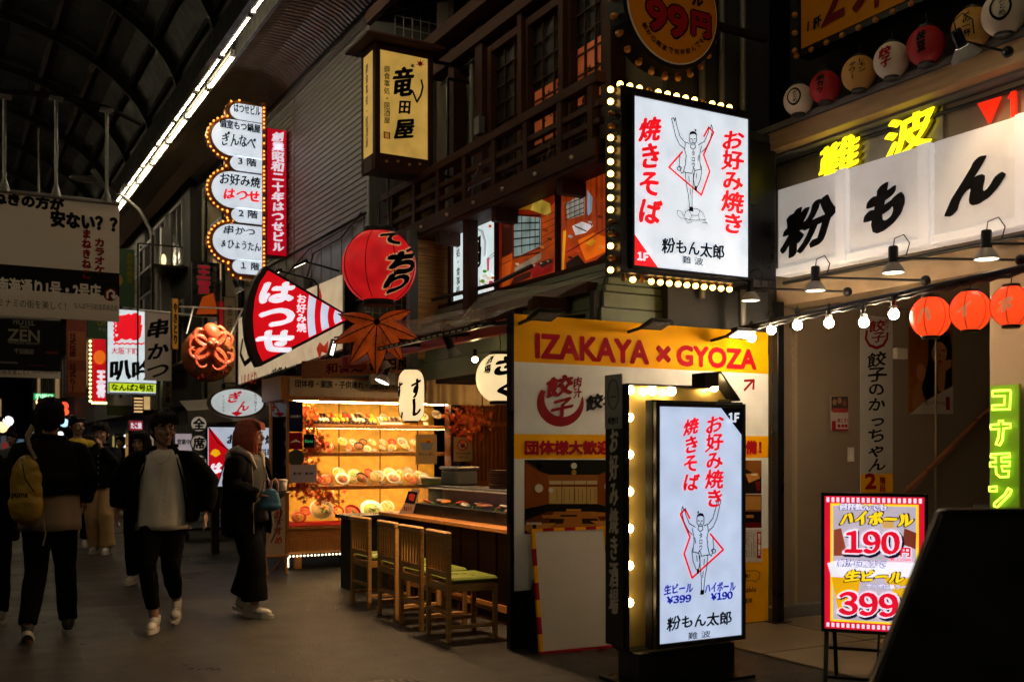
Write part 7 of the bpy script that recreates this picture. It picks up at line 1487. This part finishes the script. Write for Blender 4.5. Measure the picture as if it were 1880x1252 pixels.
def person(lab, px, py, D, yaw, H, P, cat='person'):
    k = H/1.72; foot = pZ(0, px, HY+F*CH/D)
    o = thing('person', lab, cat, (foot.x, foot.y, 0), (0, 0, R(yaw))); o.scale = (k, k, k)
    J = {'sh': .185, 'head': (0, -.015, 1.595)}
    for sd in (-1, 1):
        c = 'L' if sd > 0 else 'R'; J['e'+c] = (sd*.25, .03, 1.15); J['w'+c] = (sd*.26, -.04, .9); J['k'+c] = (sd*.1, -.02, .5); J['a'+c] = (sd*.1, .03, .09)
    J.update(P.get('J', {})); hd = Vector(J['head']); hy = Matrix.Rotation(R(P.get('look', 0)), 3, 'Z') * P.get('hsc', 1.1); body = MB()
    body.ell((0, 0, .95), (.15, .105, .12)); body.ell((0, .0, 1.12), (.13, .09, .16)); body.ell((0, 0, 1.3), (.165, .105, .16)); body.ell((0, .0, 1.385), (.135, .07, .055))
    body.tube([(0, .012, 1.38), hd+Vector((0, .02, -.09))], [.062, .052], 12)
    hp = lambda x, y, z: hd+hy @ Vector((x, y, z))
    body.ell(hp(0, .012, .03), (.078, .096, .095), hy, 18, 12); body.ell(hp(0, -.015, -.035), (.06, .07, .078), hy, 16, 10); body.ell(hp(0, -.05, -.085), (.034, .03, .026), hy)
    body.tube([hp(0, -.082, .02), hp(0, -.098, -.012), hp(0, -.108, -.028)], [.009, .013, .016], 8); body.ell(hp(0, -.092, -.034), (.021, .014, .010), hy)
    body.ell(hp(0, -.083, -.06), (.025, .013, .006), hy); body.ell(hp(0, -.082, -.070), (.021, .014, .007), hy); body.ell(hp(0, -.074, .028), (.055, .016, .010), hy)
    for s_ in (-1, 1): body.ell(hp(s_*.08, .01, -.01), (.012, .02, .032), hy); body.ell(hp(s_*.035, -.06, -.02), (.026, .024, .022), hy)
    for sd, c in ((-1, 'R'), (1, 'L')):
        S_, E_, W_ = Vector((sd*(J['sh']-.01), .0, 1.36)), Vector(J['e'+c]), Vector(J['w'+c]); body.ell(S_, (.045, .045, .045)); body.tube([S_, S_.lerp(E_, .5), E_, E_.lerp(W_, .4), W_], [.045, .046, .037, .036, .025], 12)
        hand(body, W_, P.get('hd'+c, (W_-E_)), sd, P.get('curl', .5))
        K_, A_ = Vector(J['k'+c]), Vector(J['a'+c]); Hp = Vector((sd*.09, 0, .92)); body.tube([Hp, Hp.lerp(K_, .5), K_, K_.lerp(A_, .35), A_], [.085, .072, .05, .053, .036], 14)
        f = P.get('ft'+c, 0); body.tube([A_, A_+Vector((0, -.02, -.04)), A_+Vector((0, -.12, -.06+f*.4))], [.036, .038, .028], 10)
    remesh(body, 'body', SKIN, o, .0085, 3)
    # eyes, brows
    for s_ in (-1, 1):
        mb = MB(); mb.ell(hp(s_*.032, -.0795, .004), (.014, .007, .0065), hy, 10, 7); ey = mb.build('eye', mat('eye_white', (.5, .48, .45), .3), o)
        mb = MB(); mb.ell(hp(s_*.032, -.0845, .004), (.0062, .003, .0062), hy, 8, 6); mb.build('iris', mat('dark_iris', (.01, .006, .004), .2), ey)
        mb = MB(); mb.tube([hp(s_*.014, -.088, .023), hp(s_*.034, -.088, .029), hp(s_*.052, -.076, .023)], [.003, .0042, .002], 6); mb.build('eyebrow', HAIRB, o)
    mb = MB(); mb.ell(hp(0, -.094, -.0605), (.021, .004, .0035), hy); mb.ell(hp(0, -.0925, -.0695), (.017, .004, .004), hy); mb.build('lips', mat('lips', (.3, .1, .08), .4), o)
    # hair
    hm = P.get('hair', HAIRB); mb = MB(); st = P.get('hs', 'short'); rr = random.Random(int(px))
    mb.ell(hp(0, .022, .055), (.09, .105, .085), hy, 18, 12); mb.ell(hp(0, .06, .0), (.078, .062, .09), hy, 14, 10)
    for s_ in (-1, 1): mb.ell(hp(s_*.07, .03, .015), (.022, .055, .06), hy, 10, 8)
    if st == 'fringe':
        for i in range(11): x = -.07+i*.014; mb.tube([hp(x*.8, -.03, .12), hp(x, -.085, .095), hp(x*1.1+rr.uniform(-.014, .014), -.099, .038+abs(x)*-.3+rr.uniform(-.012, .01))], [.022, .016, .005], 7)
        for i in range(24): a = rr.uniform(0, 6.28); q = rr.uniform(.02, .08); mb.tube([hp(q*.6*math.cos(a), .02+q*.6*math.sin(a), .12), hp(q*1.1*math.cos(a), .02+q*1.25*math.sin(a), .13+rr.uniform(0, .02))], [.022, .01], 6)
    elif st == 'bob':
        for i in range(64):
            a = R(-52+i*4.5+rr.uniform(-3, 3)); x, y = .09*math.cos(a), .02+.105*math.sin(a)
            if y < -.045 and abs(x) < .055: continue
            mb.tube([hp(x*.8, y*.8, .09), hp(x*1.05, y*1.05, .02), hp(x*1.14, y*1.12, -.06), hp(x*rr.uniform(.95, 1.15), y*rr.uniform(.95, 1.15), -.13-rr.uniform(0, .035))], [.014, .014, .012, .004], 6)
        for i in range(0):
            a = R(-50+i*11.2); x, y = .088*math.cos(a), .02+.1*math.sin(a)
            if y < -.03 and abs(x) < .05: continue
            mb.tube([hp(x*.7, y*.8, .1), hp(x, y, .03), hp(x*1.12, y*1.1, -.05), hp(x*.95, y*1.0+.0, -.125+rr.uniform(-.015, .01))], [.03, .03, .028, .01], 8)
        for i in range(7): x = -.06+i*.02; mb.tube([hp(x*.6, -.02, .12), hp(x, -.085, .09), hp(x*1.1, -.1, .045)], [.02, .018, .008], 7)
    else:
        for i in range(20): a = rr.uniform(0, 6.28); q = rr.uniform(.02, .09); mb.tube([hp(q*.6*math.cos(a), .03+q*.6*math.sin(a), .1), hp(q*1.05*math.cos(a), .02+q*1.15*math.sin(a), .125+rr.uniform(-.01, .012))], [.02, .009], 6)
        for i in range(8): x = -.06+i*.017; mb.tube([hp(x*.8, -.05, .105), hp(x+.01, -.092, .085+rr.uniform(-.006, .006))], [.018, .009], 6)
    remesh(mb, 'hair', hm, o, .006, 1, .0012 if st == 'bob' else .004, 42)
    # trousers
    tw = P.get('tw', 1.0); tm = P.get('tm', BLKC); mb = MB(); hem = P.get('hem', .1); mb.ell((0, 0, .95), (.168, .125, .1)); mb.ell((0, .02, .88), (.165, .125, .09))
    for sd, c in ((-1, 'R'), (1, 'L')):
        K_, A_ = Vector(J['k'+c]), Vector(J['a'+c]); Hp = Vector((sd*.085, .0, .9)); E_ = K_.lerp(A_, 1-(hem-.09)/max(.2, K_.z-.09)) if K_.z > .3 else A_
        mb.tube([Hp, Hp.lerp(K_, .45), K_, K_.lerp(E_, .5), E_+Vector((0, 0, 0))], [.104, .096*(tw*.5+.5), .074*tw, .072*tw, .064*tw*P.get('hw', 1)], 18, True, 1.05)
    remesh(mb, 'trousers', tm, o, .012, 3, .006, 5)
    if 'tee' in P:
        z0 = P.get('teez', .84); sh = loft([(z0, .215, .17, 0, 0), (1.0, .20, .155, 0, 0), (1.15, .19, .138, 0, 0), (1.3, .19, .13, 0, 0), (1.39, .16, .11, 0, 0), (1.435, .085, .085, 0, .005)], seed=px*.1, fold=.006).build('shirt', P['tee'], o)
        for sd, c in ((-1, 'R'), (1, 'L')):
            if 'jacket' in P: continue
            mb = MB(); S_, E_ = Vector((sd*(J['sh']-.03), 0, 1.36)), Vector(J['e'+c]); q = S_.lerp(E_, P.get('slv', .75)); mb.tube([S_-Vector((sd*.06, 0, -.02)), S_, S_.lerp(q, .5), q], [.055, .075, .078, .075], 14); remesh(mb, 'sleeve', P['tee'], o, .012, 3, .004, 8)
    if 'jacket' in P:
        jm = P['jacket']; g = P.get('gap', 0); z0 = P.get('jz', .86); b = P.get('bulk', 0)
        loft([(z0, .205+b, .16+b*.6, 0, .01), (z0+.12, .22+b, .17+b*.6, 0, .01), (1.2, .22+b*.8, .16+b*.5, 0, .0), (1.32, .21+b*.3, .145, 0, 0), (1.385, .175, .12, 0, .01), (1.435, .115, .095, 0, .015), (1.465, .09, .085, 0, .015)], gap=g, thick=.014, fold=.011, seed=px*.17, dirn=-90).build('jacket', jm, o)
        a_ = P.get('armw', 1)
        for sd, c in ((-1, 'R'), (1, 'L')):
            mb = MB(); S_, E_, W_ = Vector((sd*(J['sh']-.0), 0, 1.35)), Vector(J['e'+c]), Vector(J['w'+c]); mb.tube([S_-Vector((sd*.09, 0, -.035)), S_+Vector((sd*.0, 0, .0)), S_.lerp(E_, .5), E_, E_.lerp(W_, .5), E_.lerp(W_, .97)], [.055, .082*(a_*.5+.5), .08*a_, .072*a_, .066*a_, .05*a_], 16)
            remesh(mb, 'sleeve', jm, o, .013, 3, .008, 6)
        mb = MB(); n = 14; pts = [(.10*math.cos(R(-60+a)), .015+.095*math.sin(R(-60+a)), 1.455+.012*math.sin(R(a))) for a in [i*300/n for i in range(n+1)]]; mb.tube(pts, .017, 8); mb.build('collar', P.get('colm', jm), o)
        if g:
            for sd in (-1, 1):
                q = R(-90+sd*g/2); mb = MB(); mb.tube([((.225+b)*math.cos(q), (.17+b*.6)*math.sin(q), z0+.02), (.22*math.cos(q), .16*math.sin(q), 1.2), (.13*math.cos(q), .1*math.sin(q), 1.43)], .006, 6); mb.build('zip_edge', P.get('zipm', jm), o)
    for sd, c in ((-1, 'R'), (1, 'L')):
        A_ = Vector(J['a'+c]); f = P.get('ft'+c, 0); M = Matrix.Translation(A_+Vector((0, 0, -.09))) @ Matrix.Rotation(R(P.get('toe'+c, 0)), 4, 'Z') @ Matrix.Rotation(-f, 4, 'X'); mb = MB()
        pts = [(.045*math.cos(q)*(.85 if math.sin(q) > 0 else 1)+0, -.05+.145*math.sin(q)) for q in [2*math.pi*i/20 for i in range(20)]]
        so = MB(); so.prism(pts, 0, .032); so.v = [tuple(M @ Vector(v)) for v in so.v]; sl = so.build('shoe', SOLE, o, .006); sl.name = 'shoe'
        mb.ell(M @ Vector((0, -.09, .045)), (.042, .085, .042)); mb.ell(M @ Vector((0, .0, .07)), (.042, .07, .055)); mb.tube([M @ Vector((0, .015, .07)), M @ Vector((0, .02, .125))], [.045, .046], 12); up = remesh(mb, 'upper', P.get('shoe', SHOE), sl, .011, 2)
        mb = MB()
        for i in range(5): mb.tube([M @ Vector((-.026, -.055-.022*i+.03, .094-.009*i)), M @ Vector((0, -.062-.022*i+.03, .103-.009*i)), M @ Vector((.026, -.055-.022*i+.03, .094-.009*i))], .0045, 5)
        mb.build('laces', LACE, sl)
    return o, J, hp
# 1 man seen from behind with the yellow bag
walker, J, hp = person('man walking away in dark jacket with beige shirt hem showing and black trousers', 92, 0, 7.75, 180-6, 1.79, dict(
    J=dict(kR=(-.1, -.12, .5), aR=(-.12, -.1, .09), kL=(.09, .06, .5), aL=(.14, .26, .13), eR=(-.26, .0, 1.15), wR=(-.24, -.17, .98), eL=(.27, .03, 1.14), wL=(.24, -.13, .97)), ftL=-.45,
    tee=BGS, teez=.78, teesl=False, jacket=mat('dark_olive_jacket', (.007, .007, .005), .9, 0, .2, spec=.1), jz=1.04, bulk=.02, hw=.95, tw=1.0, shoe=mat('dark_grey_sneaker', (.06, .055, .05), .6)))
bgp = walker.matrix_world if False else None
# bag, on his left shoulder blade as seen from behind
bag = thing('yellow_bag', 'soft yellow sling bag with a dark word on the back of the dark-jacketed man', 'bag', pD(7.45, 48, 897), (0, 0, -TH))
mb = MB(); mb.ell((0, 0, 0), (.118, .075, .25), None, 20, 14); mb.ell((0, 0, -.12), (.125, .09, .15), None, 16, 10); remesh(mb, 'pouch', mat('mustard_nylon', (.42, .26, .02), .5, 0, .15, 6, .3, 30), bag, .012, 3, .008, 9)
mb = MB(); mb.tube([(.06, .02, .22), (.02, .01, .3), (-.01, .04, .38), (-.0, .1, .45)], .036, 8, True, .35); mb.build('strap', mat('grey_beige_strap', (.25, .2, .13), .7), bag); mb = MB(); mb.tube([(.1, .05, -.22), (.12, .05, -.33), (.1, .05, -.42)], .012, 6, True, .4); mb.build('strap', _m['grey_beige_strap'], bag)
o = textmb('puma', .12, .045, False, .05).build('lettering', pm('1a1208'), bag); o.location = (-.0, -.098, -.05); o.rotation_euler = (R(90), 0, 0)
mb = MB(); mb.tube([(.0, -.055, .18), (.03, -.08, .08), (.1, -.085, -.02)], .005, 5); mb.build('zip', BLACK, bag)
# 2 man in white t-shirt and open black jacket
w2, J, hp = person('man walking toward the camera in a white t-shirt, open black jacket and black cropped trousers', 300, 0, 8.1, -20, 1.70, dict(
    look=28, J=dict(kR=(-.09, -.2, .53), aR=(-.04, -.16, .1), kL=(.07, -.1, .5), aL=(.055, .32, .17), eR=(-.34, .08, 1.19), wR=(-.36, .06, .96), eL=(.34, .05, 1.17), wL=(.33, -.02, .93)), ftL=-.5, tw=.95, hw=.85, hem=.18,
    tee=TEE, teez=.8, slv=.3, jacket=BLKC, gap=95, bulk=.06, armw=1.25, jz=.86, hs='fringe', toeR=-5))
mb = MB(); pts = [(.075*math.sin(R(a)), -.085-.045*math.cos(R(a))*1, 1.43-.10*math.cos(R(a))) for a in range(-90, 91, 15)]; mb.tube(pts, .0022, 5); mb.ell((0, -.134, 1.325), .009, None, 8, 6); mb.build('necklace', STEEL, w2)
# 3 woman with copper bob in profile
w3, J, hp = person('copper-haired woman in a long black jacket and wide black trousers looking right', 455, 0, 8.75, 42, 1.66, dict(
    look=18, hair=HAIRR, hs='bob', J=dict(head=(0, -.03, 1.595), kR=(-.09, -.12, .5), aR=(-.08, -.12, .09), kL=(.08, .0, .5), aL=(.07, .12, .11), eR=(-.24, .0, 1.14), wR=(-.16, -.21, 1.07), eL=(.25, .02, 1.13), wL=(.14, -.24, 1.09)), hdR=(.5, -.8, .1), hdL=(-.5, -.8, .1), ftL=-.2, tw=1.45, hw=1.25, hem=.15, curl=.7,
    tee=mat('black_printed_tee', (.02, .02, .02), .7), slv=.3, jacket=BLKC, gap=70, bulk=.05, armw=1.3, jz=.72, colm=mat('grey_hood', (.48, .4, .34), .8), zipm=mat('grey_zip', (.3, .27, .25), .5)))
mb = MB(); mb.tube([(-.12, .09, 1.45), (-.13, .02, 1.47), (-.1, -.08, 1.42), (-.06, -.13, 1.3)], [.035, .045, .03, .012], 10); mb.tube([(.12, .09, 1.45), (.13, .02, 1.47), (.1, -.08, 1.42), (.06, -.13, 1.3)], [.035, .045, .03, .012], 10); mb.ell((0, .13, 1.4), (.14, .06, .09)); remesh(mb, 'hood', _m['grey_hood'], w3, .012, 3)
W3 = Matrix.Translation(w3.location) @ Matrix.Rotation(R(42), 4, 'Z') @ Matrix.Scale(1.66/1.72, 4)
q = W3 @ Vector((-.03, -.33, 1.09)); ph = thing('phone', 'dark phone held in front of the copper-haired woman', 'phone', q, (R(-15), 0, R(42))); mb = MB(); mb.box(-.036, .036, -.07, .07, -.004, .004); mb.build('phone_body', BMET, ph, .002); mb = MB(); mb.box(-.032, .032, -.065, .065, .0042, .005); mb.build('screen', mat('dark_screen', (.02, .02, .025), .1), ph)
q = W3 @ Vector((.09, -.30, 1.13)); cp = thing('paper_cup', 'pale takeaway cup with lid held by the copper-haired woman', 'cup', q); mb = MB(); mb.lathe([(.0001, -.05), (.028, -.05), (.038, .06), (.0001, .06)], 18); mb.build('cup_body', mat('pale_paper_cup', (.5, .44, .36), .6), cp); mb = MB(); mb.lathe([(.041, .058), (.041, .068), (.035, .075), (.0001, .076)], 18); mb.build('lid', CREAM, cp)
hb_ = thing('blue_handbag', 'small blue handbag with loops hanging at the side of the copper-haired woman', 'handbag', pD(8.55, 496, 915), (0, 0, -TH)); mb = MB(); mb.ell((0, 0, -.01), (.085, .045, .1), None, 14, 9); mb.ell((0, 0, -.06), (.095, .05, .05), None, 14, 8); remesh(mb, 'pouch', mat('denim_blue', (.05, .15, .26), .6, 0, .15, 8), hb_, .01, 2, .004, 14)
for x in (-.03, .035): mb = MB(); mb.tube([(x-.03, 0, .07), (x-.02, 0, .15), (x+.01, 0, .17), (x+.03, 0, .13), (x+.03, 0, .06)], .008, 6); mb.build('handle', mat('pink_strap', (.4, .22, .22), .6), hb_)
st_ = thing('scarf_strap', 'dark patterned strap swinging below the blue handbag', 'strap', pD(8.6, 510, 930)); mb = MB(); mb.tube([(0, 0, .1), (.03, 0, -.05), (-.01, 0, -.2), (-.06, 0, -.3)], [.012, .02, .018, .01], 7, True, .3); mb.build('strap_cloth', mat('dark_patterned_strap', (.05, .04, .05), .8, 0, .4, 30), st_)
# 4 man in khaki trousers, hand at his mouth
w4, J, hp = person('man in dark shirt and khaki trousers holding his hand to his mouth behind the others', 187, 0, 14, -29, 1.76, dict(
    look=0, J=dict(kR=(-.1, -.08, .5), aR=(-.09, .03, .09), kL=(.1, -.12, .5), aL=(.12, -.1, .09), eR=(-.27, .04, 1.15), wR=(-.29, -.02, .92), eL=(.22, -.1, 1.2), wL=(.07, -.19, 1.42)), hdL=(-.4, .1, .9), tm=KHA, tw=1.25, hw=1.2, jacket=NAVY, jz=.88, hs='fringe', curl=.8))
for k in range(6): mb = MB(); mb.ell((.02, -.168-.004*(k < 3), 1.3-k*.075), .008, None, 7, 5); mb.build('shirt_button', CREAM, w4)
# 5 man in yellow t-shirt and glasses
w5, J, hp = person('man in mustard yellow t-shirt and glasses between the two walkers', 142, 0, 14.9, -29+15, 1.89, dict(look=35, tee=YT, slv=.8))
mb = MB()
for s_ in (-1, 1): mb.tube([hp(s_*.036+.024*math.cos(R(a)), -.1, .004+.017*math.sin(R(a))) for a in range(0, 361, 30)], .0022, 5)
mb.tube([hp(-.06, -.1, .008), hp(-.082, .0, .006)], .002, 5); mb.tube([hp(.06, -.1, .008), hp(.082, .0, .006)], .002, 5); mb.build('glasses', BLACK, w5)
for lab, x_, D_, y_, H__, cl in (('distant man in grey coat far down the street, left of the near walker', 22, 20, -20, 1.74, dict(tee=mat('grey_coat', (.1, .1, .1), .8), slv=.9)), ('distant woman in pale blouse just right of the near walker head', 116, 19, 160, 1.62, dict(tee=mat('pale_blouse', (.3, .27, .25), .8), slv=.8, hs='bob')), ('distant figure in dark clothes beside the yellow cabinet', 222, 22, -40, 1.7, dict(jacket=NAVY))): person(lab, x_, 0, D_, y_, H__, cl)
# 6 dark figure cut by the left edge, 7 and 8 partly hidden faces
person('person in black jacket cut off by the left edge of the picture', -22, 0, 8.3, 170, 1.62, dict(jacket=BLKC, bulk=.04, armw=1.2, jz=.72, J=dict(eR=(-.3, .03, 1.15), wR=(-.33, -.1, .92))))
person('person in grey top half hidden behind the white-shirted man', 258, 0, 10.8, -30, 1.60, dict(tee=mat('grey_top', (.12, .12, .13), .8), slv=.8, hs='bob'))
person('distant walker whose face shows between the yellow shirt and the khaki trousers man', 164, 0, 17.5, -30, 1.66, dict(tee=mat('pale_top', (.3, .28, .26), .8), slv=.8, hs='bob'))
